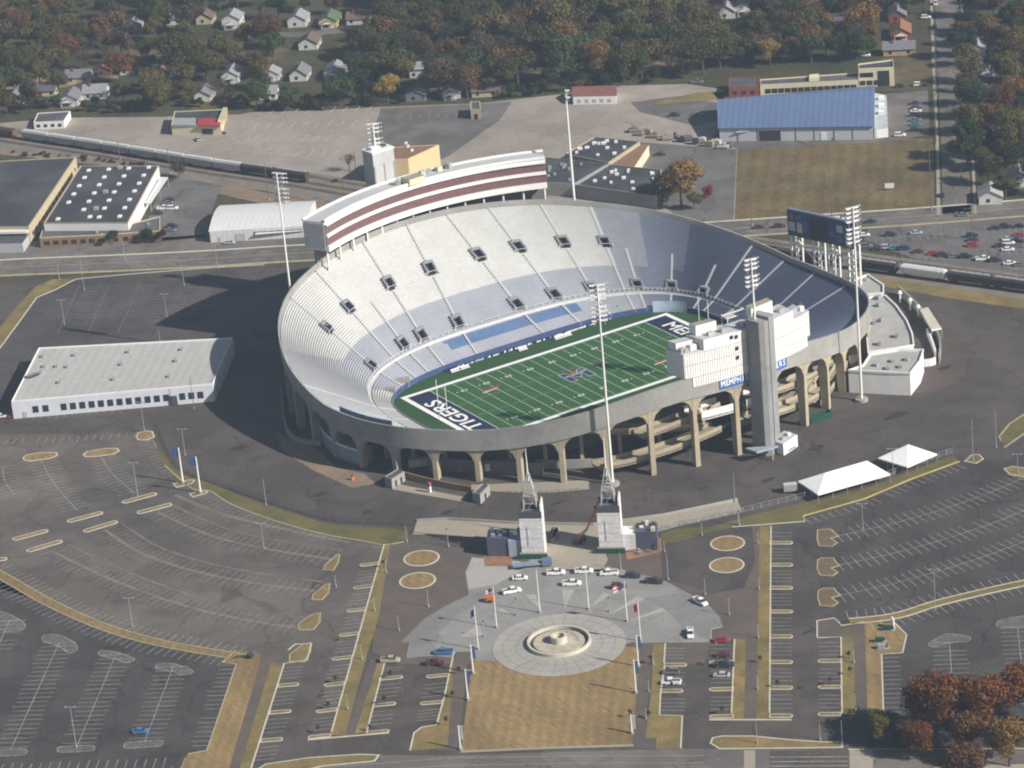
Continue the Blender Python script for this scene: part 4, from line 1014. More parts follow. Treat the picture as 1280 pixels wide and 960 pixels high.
for z_ in (33, 36.5, 40, 44):
    for a, b in ((272.2, 274.6), (274.6, 277)):
        for d in (-9, -12.5): p, q = pr(a, d), pr(b, d); mb.bar((*p, z_), (*q, z_), .22, .22, white_st)
    for a in (272.2, 274.6, 277): p, q = pr(a, -9), pr(a, -12.5); mb.bar((*p, z_), (*q, z_), .22, .22, white_st)
    p = [pr(272.2, -9), pr(277, -9), pr(277, -12.5), pr(272.2, -12.5)]; 
    if z_ > 35: mb.prism(p, z_-.15, z_-.02, grey_l, bottom=True)
mb.build('camera_scaffold', press)
# blue name board
def board(a0, a1, z0, z1, d0, d1, m_, name, parent): return pressblock(name, a0, a1, z0, z1, d0, d1, m_, parent, None, 8)
sg = board(266.2, 282.3, 25.0, 28.5, .62, .82, sign_blue, 'name_sign', stad)
def curved_text(s, a0, a1, z, size, m_, d, parent, nm):
    for i, ch in enumerate(s):
        a = math.radians(a0+(a1-a0)*(i+.5)/len(s)); x, y, _ = S(a, 1, 0, d)
        t = Vector((outer(a+.01)[0]-outer(a-.01)[0], outer(a+.01)[1]-outer(a-.01)[1], 0)).normalized(); n_ = Vector((t.y, -t.x, 0))
        me = textobj(ch, size, m_, basis(t*.8, Vector((0, 0, 1)), n_, (x, y, z)), .04)
        meshobj('letter', me, parent)
curved_text('MEMPHIS', 266.5, 272.7, 26.75, 2.9, white_p, .87, sg, 'letter')
curved_text('TIGERS', 276.4, 282.0, 26.75, 2.9, white_p, .87, sg, 'letter')
# lift tower in front of the press box
mb = MB(); ET = G(960, 566); ea = math.atan2(ET.y, ET.x)
ew = (ET.x, ET.y)
tx = Vector((0.98, .2)); ty = Vector((-.2, .98))
def EP(a, b): return tuple(Vector(ew)+tx*a+ty*b)
mb.prism([EP(-2.5, -1.4), EP(-1.0, -2.5), EP(.6, -2.7), EP(.6, 4.2), EP(-2.5, 4.2)], 0, 46.8, tower_m, conc, bottom=True)
mb.prism([EP(.9, -2.7), EP(4.0, -2.1), EP(4.0, 4.2), EP(.9, 4.2)], 0, 47.8, tower_m, conc, bottom=True)
mb.prism([EP(.6, -2.3), EP(.9, -2.3), EP(.9, 4.1), EP(.6, 4.1)], 0, 46.5, dark_st)
et = mb.build('lift_tower', stad)
mb = MB(); mb.prism([EP(1.2, -5.8), EP(9.5, -4.6), EP(9.5, 1), EP(1.2, 0)], 0, 4.2, white_p, grey_l)
mb.prism([EP(-8.5, -3), EP(-1, -5.5), EP(-1, -5), EP(-8, 2), EP(-8.5, 2)], 3.6, 4.3, M('pale blue trim', (.3, .38, .55)), conc, bottom=True)
mb.tube((*EP(-3.5, -5.2), 0), (*EP(-3.5, -5.2), 3.6), .25, .25, 8, conc_beige)
mb.box(*EP(4, -3), 4.21, 2, 1.5, .8, .3, galv); mb.box(*EP(7.5, -2.5), 4.21, 1.2, 1.2, .9, .1, white_st)
mb.build('entrance_block', et)
mb = MB(); mb.box(*EP(4.5, -5.35), .5, 6.5, .14, .5, math.atan2(.2+.05, .98), seat_blue); mb.build('trim', et)
# banner on the end wall of the field
a0, a1 = ph_of(57, 39), ph_of(73.5, 27)
mb = MB()
for i in range(10):
    a, b = a0+(a1-a0)*i/10, a0+(a1-a0)*(i+1)/10; A, B = S(a, 0, 0, -.35), S(b, 0, 0, -.35)
    mb.face([(A[0], A[1], .1), (B[0], B[1], .1), (B[0], B[1], 4.4), (A[0], A[1], 4.4)], M('pale blue banner', (.42, .52, .62)))
    A, B = S(a, 0, 0, -.2), S(b, 0, 0, -.2); mb.face([(A[0], A[1], .1), (A[0], A[1], 4.4), (B[0], B[1], 4.4), (B[0], B[1], .1)], grey_p)
mb.build('wall_banner', stad)
# corner stair walls of the left end
for x, y, rz_ in ((-60, 31, -.75), (-52, 35, -.5), (47, 39.5, .05)):
    mb = MB(); mb.box(x, y, 0, 8, 2.2, 3.4, rz_, navy if x > 0 else conc, conc); mb.build('tunnel_wall', stad)
mb = MB()   # blue hoarding at the left end rim
for a0, a1, s0 in ((184, 192, .97), (192, 199, .985)):
    for i in range(8):
        a, b = math.radians(a0+(a1-a0)*i/8), math.radians(a0+(a1-a0)*(i+1)/8); A, B = S(a, s0, .3), S(b, s0, .3)
        mb.bar((A[0], A[1], A[2]+2.2), (B[0], B[1], B[2]+2.2), .3, 2.4, seat_blue)
mb.build('hoarding', stad)
# low wing at the left foot of the stand
L = catmull(gl(zz(340, 400, 3.2, [(150, 335), (185, 420), (250, 490), (352, 528)]), 5), 5); 
mb = MB(); Lo = offs(L, 5.5) ; mb.prism(L+Lo[::-1], 0, 5, M('blue grey wall', (.26, .29, .36)), grey_p); mb.wallstrip(L, .5, 5.0, 5.6, white_st); mb.build('concession_wing', stad)
L = catmull(gl(zz(340, 400, 3.2, [(40, 285), (45, 370), (62, 450), (110, 492), (195, 503)])), 5); mb = MB(); mb.wallstrip(L, .6, 0, 1.8, conc); mb.build('boundary_wall', stad)
# curved service building at the right end
def Z9(*p): return zz(960, 240, 3.69, p)
def lowblock(name, px, h, z=None, parent=None, wm=white_p, rm=None, par=.7):
    P = gl(px, h); mb = MB(); mb.prism(P, 0, h-par, wm, rm or roofpale)
    L = list(P); o = mb.build(name, parent or stad)
    mb = MB(); mb.wallstrip(L, .5, h-par-.02, h, white_p if wm is not conc_beige else conc_beige, closed=True); mb.build('roof_edge', o)
    return o
roofpale = M('pale flat roof', (.40, .39, .37), var=.1, scale=.1, tint=(.3, .29, .28), tscale=.08)
e1 = lowblock('end_building', Z9((395, 400), (460, 378), (532, 425), (532, 462), (440, 470)), 9)
e2 = lowblock('end_building', Z9((440, 500), (480, 478), (540, 474), (590, 520), (640, 590), (665, 650), (672, 702), (600, 715), (462, 735), (455, 650), (470, 590)), 8)
e3 = lowblock('end_building', Z9((440, 795), (472, 745), (600, 725), (716, 724), (700, 775), (655, 832), (560, 828), (370, 818)), 8.5)
for o, pts in ((e1, ((455, 410),)), (e2, ((510, 487), (515, 520), (520, 590), (490, 600), (595, 662), (515, 698))), (e3, ((575, 782), (640, 775), (552, 815), (612, 808), (500, 800)))):
    for q in pts:
        P = G(*Z9(q)[0], 7.9); mb = MB(); mb.box(P.x, P.y, 7.7, 2.2, 1.3, 1.1, R.random(), grey_p, galv); mb.build('roof_vent', o)
P = G(*Z9((480, 905))[0]); mb = MB(); mb.box(P.x, P.y, 0, 3.5, 1.6, 2.4, .2, white_p); mb.build('plant_box', stad)
for q in ((640, 510), (680, 590), (715, 560)): pass
mb = MB(); L = catmull(gl(Z9((600, 470), (650, 515), (695, 560), (735, 610), (770, 660), (795, 720), (790, 795))), 5); mb.wallstrip(L, .5, 0, 3.4, conc); mb.build('gate_wall', stad)
mb = MB(); P_ = gl(Z9((700, 540), (738, 532), (800, 628), (755, 636)), 4); mb.prism(P_, 3.5, 4.1, white_p, M('cream canopy', (.56, .51, .42)), bottom=True)
for q in P_: mb.tube((*q, 0), (*q, 3.5), .2, .2, 6, conc)
mb.build('gate_canopy', stad)
mb = MB(); L = catmull(gl(Z9((735, 660), (760, 720), (775, 790), (720, 806))), 4); mb.wallstrip(L, .6, 0, 2.6, white_p); mb.build('gate_wall', stad)
for q in ((608, 462), (655, 496), (692, 526)):
    P = G(*Z9(q)[0], 4); mb = MB(); mb.tube((P.x, P.y, 0), (P.x, P.y, 3.6), .35, .35, 8, white_st); mb.tube((P.x, P.y, 3.6), (P.x, P.y, 4.5), .9, .5, 10, white_st); mb.build('gate_post', stad)

# ================================================================== field
mb = MB(); mb.sheet([S(p, 0, 0, -.1)[:2] for p in PH[:-1]], .10, turf_dark); struct('field_surround', mb)
mb = MB(); mb.sheet([(-54.86, -24.38), (54.86, -24.38), (54.86, 24.38), (-54.86, 24.38)], .12, turf); struct('football_field', mb)
mb = MB()
for x0, x1 in ((-54.86, -45.72), (45.72, 54.86)): mb.sheet([(x0, -24.38), (x1, -24.38), (x1, 24.38), (x0, 24.38)], .14, navy)
struct('end_zone', mb)
mb = MB()
for q in ([(-56.7, -26.2), (56.7, -26.2), (56.7, -24.38), (-56.7, -24.38)], [(-56.7, 24.38), (56.7, 24.38), (56.7, 26.2), (-56.7, 26.2)], [(-56.7, -24.38), (-54.86, -24.38), (-54.86, 24.38), (-56.7, 24.38)], [(54.86, -24.38), (56.7, -24.38), (56.7, 24.38), (54.86, 24.38)]): mb.sheet(q, .16, white_line)
for k in range(-10, 11):
    x = k*4.572; w = .22 if abs(k) == 10 else .13; mb.strip([(x, -24.3), (x, 24.3)], w, .16, white_line)
for k in range(-50, 51):
    if k % 5 == 0: continue
    x = k*.9144
    for y in (-23.6, -6.1, 6.1, 23.6): mb.strip([(x, y-.3), (x, y+.3)], .09, .16, white_line)
struct('field_markings', mb)
for k in range(-4, 5):
    n_ = str(50-10*abs(k)); x = k*9.144
    for sgn in (-1, 1):
        y = sgn*16.2; 
        me = textobj(n_[0]+' '+n_[1], 2.1, white_line, basis((-sgn, 0, 0) if sgn > 0 else (1, 0, 0), (0, -sgn, 0) if sgn > 0 else (0, 1, 0), (0, 0, 1), (x, y, .165)), .002)
        meshobj('yard_number', me, kind='structure')
        if k:
            s_ = math.copysign(1, k); mb = MB(); xx = x+s_*2.6; mb.face([(xx, y-.35, .165), (xx, y+.35, .165), (xx+s_*.8, y, .165)][::int(s_)], white_line); struct('yard_arrow', mb)
# end zone lettering
me = textobj('TIGERS', 8.6, white_line, basis((0, 1, 0), (-1, 0, 0), (0, 0, 1), (-50.5, 0, .17)) @ Matrix.Diagonal((1.18, .95, 1, 1)), .002); meshobj('end_zone_lettering', me, kind='structure')
me = textobj('MEMPHIS', 8.0, white_line, basis((0, -1, 0), (1, 0, 0), (0, 0, 1), (50.5, 0, .17)) @ Matrix.Diagonal((1.1, 1.0, 1, 1)), .002); meshobj('end_zone_lettering', me, kind='structure')
# midfield letter emblem
def poly_flat(P, z, m_, nm):
    mb = MB(); mb.sheet(P, z, m_); struct(nm, mb)
Mo = [(-5, -4), (-2.6, -4), (-2.6, 1), (0, -2.2), (2.6, 1), (2.6, -4), (5, -4), (5, 4), (2.8, 4), (0, .4), (-2.8, 4), (-5, 4)]
def scalep(P, k, dx=0, dy=0): return [(a*k+dx, b*k+dy) for a, b in P]
o_, i_ = inset(Mo, -.3)
poly_flat(i_, .165, M('emblem outline', (.5, .52, .56)), 'field_emblem'); poly_flat(Mo, .18, logo_blue, 'field_emblem')
poly_flat([(-6, .5), (-3, 1.6), (0, 1.2), (3.5, 2.6), (6, 2.2), (4, 1), (1, .1), (-3, .2)], .195, M('emblem stripe', (.30, .26, .26)), 'field_emblem')
poly_flat([(-3.4, 3.6), (-.5, 2.6), (2.6, 4.4), (1.2, 2.4), (-1.2, 1.8)], .21, logo_red, 'field_emblem')
for x, y in ((-29, 10.5), (29, -10.5), (29, 10.5), (-29, -10.5)):
    if (x, y) in ((29, 10.5), (-29, -10.5)): continue
    poly_flat([(x-4, y-.5), (x+3, y-.2), (x+4, y+.9), (x-3, y+.5)], .165, logo_red, 'field_emblem'); poly_flat([(x-4, y-1.3), (x+2, y-1.0), (x+2, y-.6), (x-4, y-.8)], .165, white_line, 'field_emblem')
# goal posts
def goal(x, lab):
    t = thing('goal_post', lab, 'goal post', (x, 0, .1), 'goal posts at the ends of the field'); s = math.copysign(1, x)
    mb = MB(); mb.tube((x+s*1.6, 0, .1), (x+s*1.6, 0, 2.2), .16, .16, 8, white_st); mb.tube((x+s*1.6, 0, 2.2), (x, 0, 3.05), .14, .14, 8, white_st); mb.build('base_post', t)
    mb = MB(); mb.tube((x, -2.9, 3.05), (x, 2.9, 3.05), .14, .14, 8, white_st); mb.build('crossbar', t)
    for y in (-2.9, 2.9): mb = MB(); mb.tube((x, y, 3.05), (x, y, 13.5), .15, .13, 8, white_st); mb.build('upright', t)
goal(-54.9, 'white goal post behind the end zone lettered TIGERS'); goal(54.9, 'white goal post behind the end zone lettered MEMPHIS, nearer the press box')
# benches and sideline people-free kit
for i, (x, lab) in enumerate(((-30, 'white team bench at the left end of the far sideline'), (-26, 'white team bench second from the left along the far sideline'), (-1.5, 'white team bench near the middle of the far sideline'), (14, 'white team bench right of midfield on the far sideline'), (17.5, 'white team bench at the right of the far sideline'))):
    t = thing('team_bench', lab, 'bench', (x, 32.5, .1), 'white team benches along the far sideline')
    mb = MB(); mb.box(x, 32.5, .5, 3.6, .7, .16, .02, white_p); mb.build('seat', t)
    mb = MB(); mb.box(x, 33, .85, 3.6, .12, .6, .02, white_p); mb.build('backrest', t)
    for s in (-1.5, 1.5): mb = MB(); mb.box(x+s, 32.6, .1, .15, .6, .4, 0, galv); mb.build('leg', t)
mb = MB(); mb.box(0, 35.6, .11, 66, .12, .9, 0, navy)
for i in range(70):
    x = -32.5+i*.93
    if R.random() < .7: mb.box(x, 35.5, .2, .7, .08, R.uniform(.5, .7), 0, R.choice([white_p, seat_blue, white_p, grey_l]))
mb.build('sideline_hoarding', label='long low navy hoarding with pale marks along the far sideline wall', category='hoarding')
# ================================================================== light towers and scoreboard
def light_tower(base, H, face, label, racks=6, z0=0., group='stadium floodlight towers', r=.5, wd=4.6):
    t = thing('floodlight_tower', label, 'light tower', (base[0], base[1], z0), group)
    mb = MB(); mb.tube((*base, z0), (*base, z0+H), r, r*.45, 10, white_st); mb.build('pole', t)
    if z0 == 0: mb = MB(); mb.tube((*base, 0), (*base, 1.0), 2.2, 2.2, 14, conc); mb.build('base_plinth', t)
    c, s = math.cos(face), math.sin(face); X = Vector((c, s, 0)); Y = Vector((-s, c, 0)); B = Vector((*base, 0))
    mb = MB()
    top = z0+H
    for k in range(racks):
        z = top-.4-k*1.55-(1.1 if k >= racks//2 else 0); a, b = B-X*wd/2+Y*.6, B+X*wd/2+Y*.6
        mb.bar(a+Vector((0, 0, z)), b+Vector((0, 0, z)), .4, .5, white_st)
        mb.bar(B+Vector((0, 0, z)), B+Y*.6+Vector((0, 0, z)), .25, .2, white_st)
    for sx in (-.32, .32): mb.bar(B+X*wd*sx+Y*.5+Vector((0, 0, top-.2)), B+X*wd*sx+Y*.5+Vector((0, 0, top-racks*1.55-1.6)), .14, .14, galv)
    mb.build('rack', t)
    for k in range(racks):
        z = top-.15-k*1.55-(1.1 if k >= racks//2 else 0); mb = MB()
        for j in range(7):
            p = B+X*(wd*(j/5-.5)*.94)+Y*.9+Vector((0, 0, z)); mb.tube(p, p+Y*.55+Vector((0, 0, -.35)), .2, .36, 7, lamp_m)
        mb.build('lamp_row', t)
    return t
def tw_top(px, H, z0=0):
    P = G(px[0], px[1], H); return (P.x, P.y)
def out_of_rim(x, y, h, d):
    p = G(x, y, h); v = Vector((p.x, p.y)); v += v.normalized()*d; return tuple(v)
light_tower(G2(766, 606), 69, math.radians(-28), 'tallest looking white floodlight tower on the ring road side in front of the near stand', 8, wd=5.0)
light_tower(G2(1077, 501), 69, math.radians(-8), 'white floodlight tower at the right end beside the low curved service building', 8, wd=4.6)
light_tower(out_of_rim(367, 366, 27, 1.2), 72, math.radians(-60), 'white floodlight tower behind the left end, standing over the dark empty lot', 7, wd=4.6)
light_tower(out_of_rim(717, 248, 34, 4), 75, math.radians(200), 'slender white floodlight tower behind the far rim by the black flat roofs', 2, wd=1.4, r=.7)
light_tower((LTc[0]-1, LTc[1]), 9.6, math.radians(-30), 'short floodlight mast on top of the grey lift tower behind the skybox', 6, z0=61.75, r=.4, wd=4.4)
light_tower(EP(-1.0, 1.5), 20.5, math.radians(-12), 'floodlight mast rising from the top of the near grey lift tower', 6, z0=46.9, r=.42, wd=4.2)
# scoreboard
sbx = Vector((-.245, .97, 0)).normalized(); sbn = Vector((-sbx.y, sbx.x, 0))
zc = 31.0
bestz = min((abs((G(1027, 286, z).x-106)), z) for z in [20+.5*i for i in range(50)])[1]
SB = G(1027, 286, bestz); SBC = Vector((SB.x, SB.y, bestz))
sb = thing('scoreboard', 'wide navy scoreboard on white lattice legs behind the right end stand', 'scoreboard', (SB.x, SB.y, 0))
Wd, Hd = 30., 9.6
def SP(u, v, d=0): return SBC+sbx*u+Vector((0, 0, v))+sbn*d
def sbox(mb, u0, u1, v0, v1, d0, d1, m_):
    mb.hexa([SP(u0, v0, d0), SP(u1, v0, d0), SP(u1, v0, d1), SP(u0, v0, d1), SP(u0, v1, d0), SP(u1, v1, d0), SP(u1, v1, d1), SP(u0, v1, d1)], m_)
mb = MB(); sbox(mb, -Wd/2, Wd/2, -Hd/2, Hd/2, -1.2, .9, board_blue); mb.build('cabinet', sb)
mb = MB(); sbox(mb, -3.2, 4.6, -Hd/2+.4, Hd/2-1.2, .91, 1.05, dark_hole); mb.build('screen', sb)
for u0, u1, v0, v1, m_ in ((8.2, 11, 2.2, 3.8, banner_b), (8.2, 10.6, -3, .8, grey_l), (11.6, 14.4, -2.8, .6, grey_l), (12.2, 13.6, 1.6, 3.9, flag_r), (-10.4, -7.6, .4, 3.2, grey_l), (-10.2, -7.4, -3.4, -.6, banner_b), (-14.2, -11.4, -4.2, .2, grey_l), (-14, -11.4, 1, 3.6, banner_b), (-6.6, -4, -2, .6, banner_b), (5.6, 7.6, -2, 2, banner_b)):
    mb = MB(); sbox(mb, u0, u1, v0, v1, .91, 1.02, m_); mb.build('panel', sb)
mb = MB(); sbox(mb, -Wd/2, Wd/2, Hd/2+.02, Hd/2+.5, -1, .6, M('strip grey', (.16, .19, .26))); mb.build('top_strip', sb)
zb = bestz-Hd/2
for u in (12.6, 2.2, -4.4, -13.6):
    mb = MB()
    for du in (-1.5, 1.5):
        for dd_ in (-2.2, .4):
            a = SP(u+du, 0, dd_); mb.bar((a.x, a.y, 0), (a.x, a.y, zb+1), .6, .6, white_st)
    for k in range(int(zb/2.6)):
        z = 1+k*2.6
        for dd_ in (-2.2, .4):
            a, b = SP(u-1.5, 0, dd_), SP(u+1.5, 0, dd_); mb.bar((a.x, a.y, z), (b.x, b.y, z), .35, .35, white_st)
    mb.build('lattice_leg', sb)
mb = MB()
for u0, u1 in ((14, 4), (-3, -12)):
    a, b = SP(u0, 0, -1), SP(u1, 0, -1); mb.bar((a.x, a.y, zb-.5), (b.x, b.y, zb-9), .4, .4, white_st)
mb.build('brace', sb)

# ================================================================== gate towers under construction
def gate_tower(px, label, wing, spire_top):
    B = G(*px); ax = AXL+PI      # normal of the front looks along the promenade (towards camera)
    fx = Vector((math.cos(AXW), math.sin(AXW), 0)); fy = Vector((math.cos(AXL), math.sin(AXL), 0)); B = B-fy*4.2
    t = thing('gate_tower', label, 'gate tower', (B.x, B.y, 0), 'gate towers under construction on the plaza')
    def P(a, b, z): return B+fx*a*.87+fy*b*.87+Vector((0, 0, z))
    def bx(mb, a0, a1, b0, b1, z0, z1, m_): mb.hexa([P(a0, b1, z0), P(a1, b1, z0), P(a1, b0, z0), P(a0, b0, z0), P(a0, b1, z1), P(a1, b1, z1), P(a1, b0, z1), P(a0, b0, z1)], m_)
    mb = MB(); bx(mb, -4.1, 4.1, -4.1, 4.1, 0, 13.2, housewrap); mb.build('wall', t)
    mb = MB()
    for a0, a1, b0, b1 in ((-4.1, 4.1, 3.6, 4.1), (-4.1, 4.1, -4.1, -3.6), (-4.1, -3.6, -3.6, 3.6), (3.6, 4.1, -3.6, 3.6)): bx(mb, a0, a1, b0, b1, 13.22, 15.4 if a0 != 3.6 else 17.4, dark_st if a0 != 3.6 else white_p)
    mb.build('parapet', t)
    mb = MB()
    for z in (3.4, 6.4, 9.6, 12.4): bx(mb, -3.9, 3.9, 4.12, 4.17, z, z+.14, grey_l)
    bx(mb, -1.6, -1.2, 4.19, 4.25, 4, 10.5, dark_hole if spire_top > 40 else grey_l); mb.build('wrap_seam', t)
    mb = MB(); 
    for a in (-2.6, 2.6):
        for b in (-2.6, 2.6):
            mb.bar(P(a, b, 13.3), P(a*.8, b*.8, 19.6), .28, .28, galv); mb.bar(P(a*.8, b*.8, 19.6), P(a*.12, b*.12, 27), .24, .24, galv)
    for z, k in ((15.5, .93), (17.5, .87), (19.6, .8), (22, .58), (24.4, .36)):
        q = [P(sx*2.6*k, sy*2.6*k, z) for sx, sy in ((-1, -1), (1, -1), (1, 1), (-1, 1))]
        for i in range(4): mb.bar(q[i], q[(i+1) % 4], .2, .2, galv)
    for i, (sx, sy, ex, ey) in enumerate(((-1, 1, 1, 1), (1, 1, 1, -1), (1, -1, -1, -1), (-1, -1, -1, 1))): mb.bar(P(sx*2.5, sy*2.5, 13.4), P(ex*2.1, ey*2.1, 19.5), .16, .16, galv); mb.bar(P(sx*2.1, sy*2.1, 19.6), P(ex*.9, ey*.9, 24.3), .14, .14, galv)
    bx(mb, -2.4, 2.4, -2.4, 2.4, 19.7, 19.95, concrete_tan)
    mb.build('steel_frame', t)
    mb = MB(); mb.tube(P(0, 0, 24), P(0, 0, spire_top), .32, .1, 6, white_st); mb.build('spire', t)
    s = wing
    mb = MB(); bx(mb, min(s*4.3, s*8.8), max(s*4.3, s*8.8), -3.4, 3.4, 0, 5.6, housewrap if s > 0 else M('shaded wrap', (.33, .36, .45))); bx(mb, min(s*8.9, s*16.5), max(s*8.9, s*16.5), -4.4, 3.0, 0, 6.2, M('dark sheathing', (.075, .085, .12))); mb.build('wing', t)  # left wing wrap has bluish shade put into its colour
    mb = MB()
    for k in range(9):
        a, b = s*R.uniform(5, 16), R.uniform(-4, 2.5); bx(mb, a-.8, a+.6, b-.5, b+.5, 6.22, 6.5+R.random()*1.2, R.choice([galv, cream_w, dark_st, white_st]))
    mb.build('roof_clutter', t)
    mb = MB(); bx(mb, -4.8, 5.0, 4.5, 5.3, 0, 1.9, concrete_tan); mb.build('scaffold_deck', t)
    mb = MB(); bx(mb, -5.8, 5.2, 5.5, 5.7, 0, 1.7, green_p); mb.build('hoarding', t)
    return t
gate_tower((667, 698), 'left white wrapped gate tower with steel spire frame and wing to its left', -1, 35)
gate_tower((764, 691), 'right white wrapped gate tower with steel spire frame and dark wing to its right', 1, 37)
mb = MB(); mb.sheet(gl([(780, 688), (826, 672), (828, 690), (784, 700)]), .1, dirt_red); mb.sheet(gl([(604, 694), (640, 694), (640, 708), (606, 708)]), .1, dirt_red); struct('construction_dirt', mb)
# rubble and timber stack, shown as pieces
for i, (px, py) in enumerate(((790, 690), (797, 688), (803, 686), (809, 690), (815, 684), (800, 692), (812, 680))):
    P = G(px, py); mb = MB()
    for k in range(3): mb.box(P.x+R.uniform(-.3, .3), P.y+R.uniform(-.3, .3), .1+.22*k, R.uniform(1.6, 2.6), R.uniform(.5, .9), .2, R.random()*3, R.choice([dirt, wood, concrete_tan]))
    mb.build('timber_stack', label='small heap of boards on red dirt beside the right gate tower', category='timber stack', group='small heaps of boards on red dirt beside the right gate tower')
# boom lift
P = G(724, 678); bl = thing('boom_lift', 'red and grey boom lift with its long arm raised between the two gate towers', 'boom lift', (P.x, P.y, 0))
mb = MB(); mb.box(P.x, P.y, .6, 4.6, 2.4, 1.3, .5, dark_st, orange_m); mb.build('body', bl)
for sx in (-1.5, 1.5):
    for sy in (-1.1, 1.1):
        c, s = math.cos(.5), math.sin(.5); q = (P.x+c*sx-s*sy, P.y+s*sx+c*sy); mb = MB(); mb.tube((q[0]+s*.2, q[1]-c*.2, .6), (q[0]-s*.2, q[1]+c*.2, .6), .6, .6, 10, black_m); mb.build('wheel', bl)
E1 = G(733, 662, 6); Tt = G(746, 634, 14)
mb = MB(); mb.bar((P.x, P.y, 2), E1, .6, .7, concrete_tan); mb.build('lower_arm', bl)
mb = MB(); mb.bar(E1, Tt, .45, .5, flag_r); mb.build('upper_arm', bl)
mb = MB(); mb.box(Tt.x, Tt.y, Tt.z-.6, 1.8, 1., 1.1, 0, flag_r); mb.build('basket', bl)
# stair of steel beside the left tower
for i in range(3):
    P = G(692+i*2, 672-i*3); mb = MB(); mb.box(P.x, P.y, .1, 1.2, 7, .9, AXL+PI/2, concrete_tan); mb.build('form_panel', label='long pale formwork panel lying between the gate towers', category='formwork', group='formwork panels lying between the gate towers')

# ================================================================== fountain
ft = thing('fountain', 'round empty stone fountain basin in the middle of the pale plaza disc', 'fountain', (FC.x, FC.y, .16))
fc = G(699, 804); fc = (fc.x, fc.y)
def ringmesh(mb, c, r0, r1, z0, z1, m_, top=None, n=56):
    o, i = circ(c, r1, n), circ(c, r0, n)
    for k in range(n):
        j = (k+1) % n
        mb.face([(*o[k], z0), (*o[j], z0), (*o[j], z1), (*o[k], z1)], m_); mb.face([(*i[j], z0), (*i[k], z0), (*i[k], z1), (*i[j], z1)], m_)
        mb.face([(*o[k], z1), (*o[j], z1), (*i[j], z1), (*i[k], z1)], top or m_)
stone = M('pale stone rim', (.56, .51, .41), var=.1)
mb = MB(); ringmesh(mb, fc, 8.7, 9.3, .16, 1.2, stone); mb.build('basin_rim', ft)
mb = MB(); mb.sheet(circ(fc, 8.7), .2, water_m); mb.build('moat_floor', ft)
mb = MB(); mb.prism(circ(fc, 7.5), .2, .6, M('basin plaster', (.42, .38, .30), var=.2, scale=.4), bottom=False); mb.build('basin_floor', ft)
mb = MB(); ringmesh(mb, fc, 1.7, 2.4, .61, 2.6, stone); mb.prism(circ(fc, 1.65), .62, 1.0, conc_dark); mb.build('centre_ring', ft)
mb = MB()
for k in range(7): a = -.6+.28*k; mb.tube((fc[0]+6*math.cos(a), fc[1]+6*math.sin(a), .76), (fc[0]+6*math.cos(a), fc[1]+6*math.sin(a), 1.5), .18, .14, 6, galv)
mb.build('nozzle', ft)

# ================================================================== poles
def pole_thing(name, label, cat, base, top_px, r, m_, group, extra=None):
    B = Vector((*base, 0)); hs = [k*.25 for k in range(8, 160)]
    H = min(hs, key=lambda h: abs(PX((B.x, B.y, h))[1]-top_px[1]))
    t = thing(name, label, cat, (B.x, B.y, 0), group)
    mb = MB(); mb.tube(B, B+Vector((0, 0, H)), r, r*.6, 7, m_); mb.build('pole', t)
    mb = MB(); mb.tube(B, B+Vector((0, 0, .7)), r*2.2, r*2.2, 8, conc); mb.build('base_plinth', t)
    return t, B, H
right_v = Vector((math.cos(AXW), math.sin(AXW), 0))
flags = [((621, 785), (616, 734), 'flag', 'flagpole flying a small red and blue flag at the left of the plaza arc'), ((598, 812), (593, 759), 'drop', 'flagpole with a furled dark flag at the far left of the plaza arc'),
         ((675, 766), (669, 713), None, 'bare flagpole above the fountain, left of the plaza centre line'), ((736, 762), (730.6, 713), None, 'bare flagpole above the fountain, right of the plaza centre line'),
         ((784, 777), (778.5, 727), 'stripe', 'flagpole with a large red and white striped flag in front of a dark car'), ((801, 802), (796, 752), 'red', 'flagpole with a drooping dark red flag at the right edge of the plaza arc')]
for b, tp, fl, lab in flags:
    t, B, H = pole_thing('flagpole', lab, 'flagpole', G2(*b), tp, .2, white_st, 'flagpoles round the plaza fountain')
    mb = MB(); mb.tube(B+Vector((0, 0, H)), B+Vector((0, 0, H+.35)), .25, .1, 8, galv); mb.build('finial', t)
    if fl:
        mb = MB(); d = -right_v; n = Vector((-d.y, d.x, 0)); w, h = {'flag': (2.0, 1.3), 'drop': (1., 2.2), 'stripe': (3.2, 2.2), 'red': (1.2, 2.6)}[fl]; N_ = 6
        for i in range(N_):
            def fp(u, v): return B+d*(.25+u*w)+n*(.25*math.sin(u*7+v))+Vector((0, 0, H-.4-v*h-u*h*.5))
            for j in range(4):
                m_ = {'flag': flag_b if i < 3 and j < 2 else (flag_r, flag_w)[j % 2], 'drop': flag_b, 'stripe': flag_b if i < 2 and j < 2 else (flag_r, flag_w)[j % 2], 'red': flag_r}[fl]
                mb.face([fp(i/N_, j/4), fp((i+1)/N_, j/4), fp((i+1)/N_, (j+1)/4), fp(i/N_, (j+1)/4)], m_)
        mb.build('flag', t)
bann = [(Z4((677, 646), (661, 532)), 'banner pole with blue banner on the left lawn edge nearest the plaza'), (Z4((656, 752), (638, 628)), 'banner pole with blue banner half way down the left lawn edge'), (Z4((626, 950), (615, 852)), 'banner pole at the bottom left corner of the lawn'),
        (Z5((378, 618), (365, 492)), 'banner pole with blue banner on the right lawn edge nearest the plaza'), (Z5((368, 724), (357, 592)), 'banner pole with blue banner half way down the right lawn edge'), (Z5((352, 886), (346, 812)), 'banner pole at the bottom right corner of the lawn')]
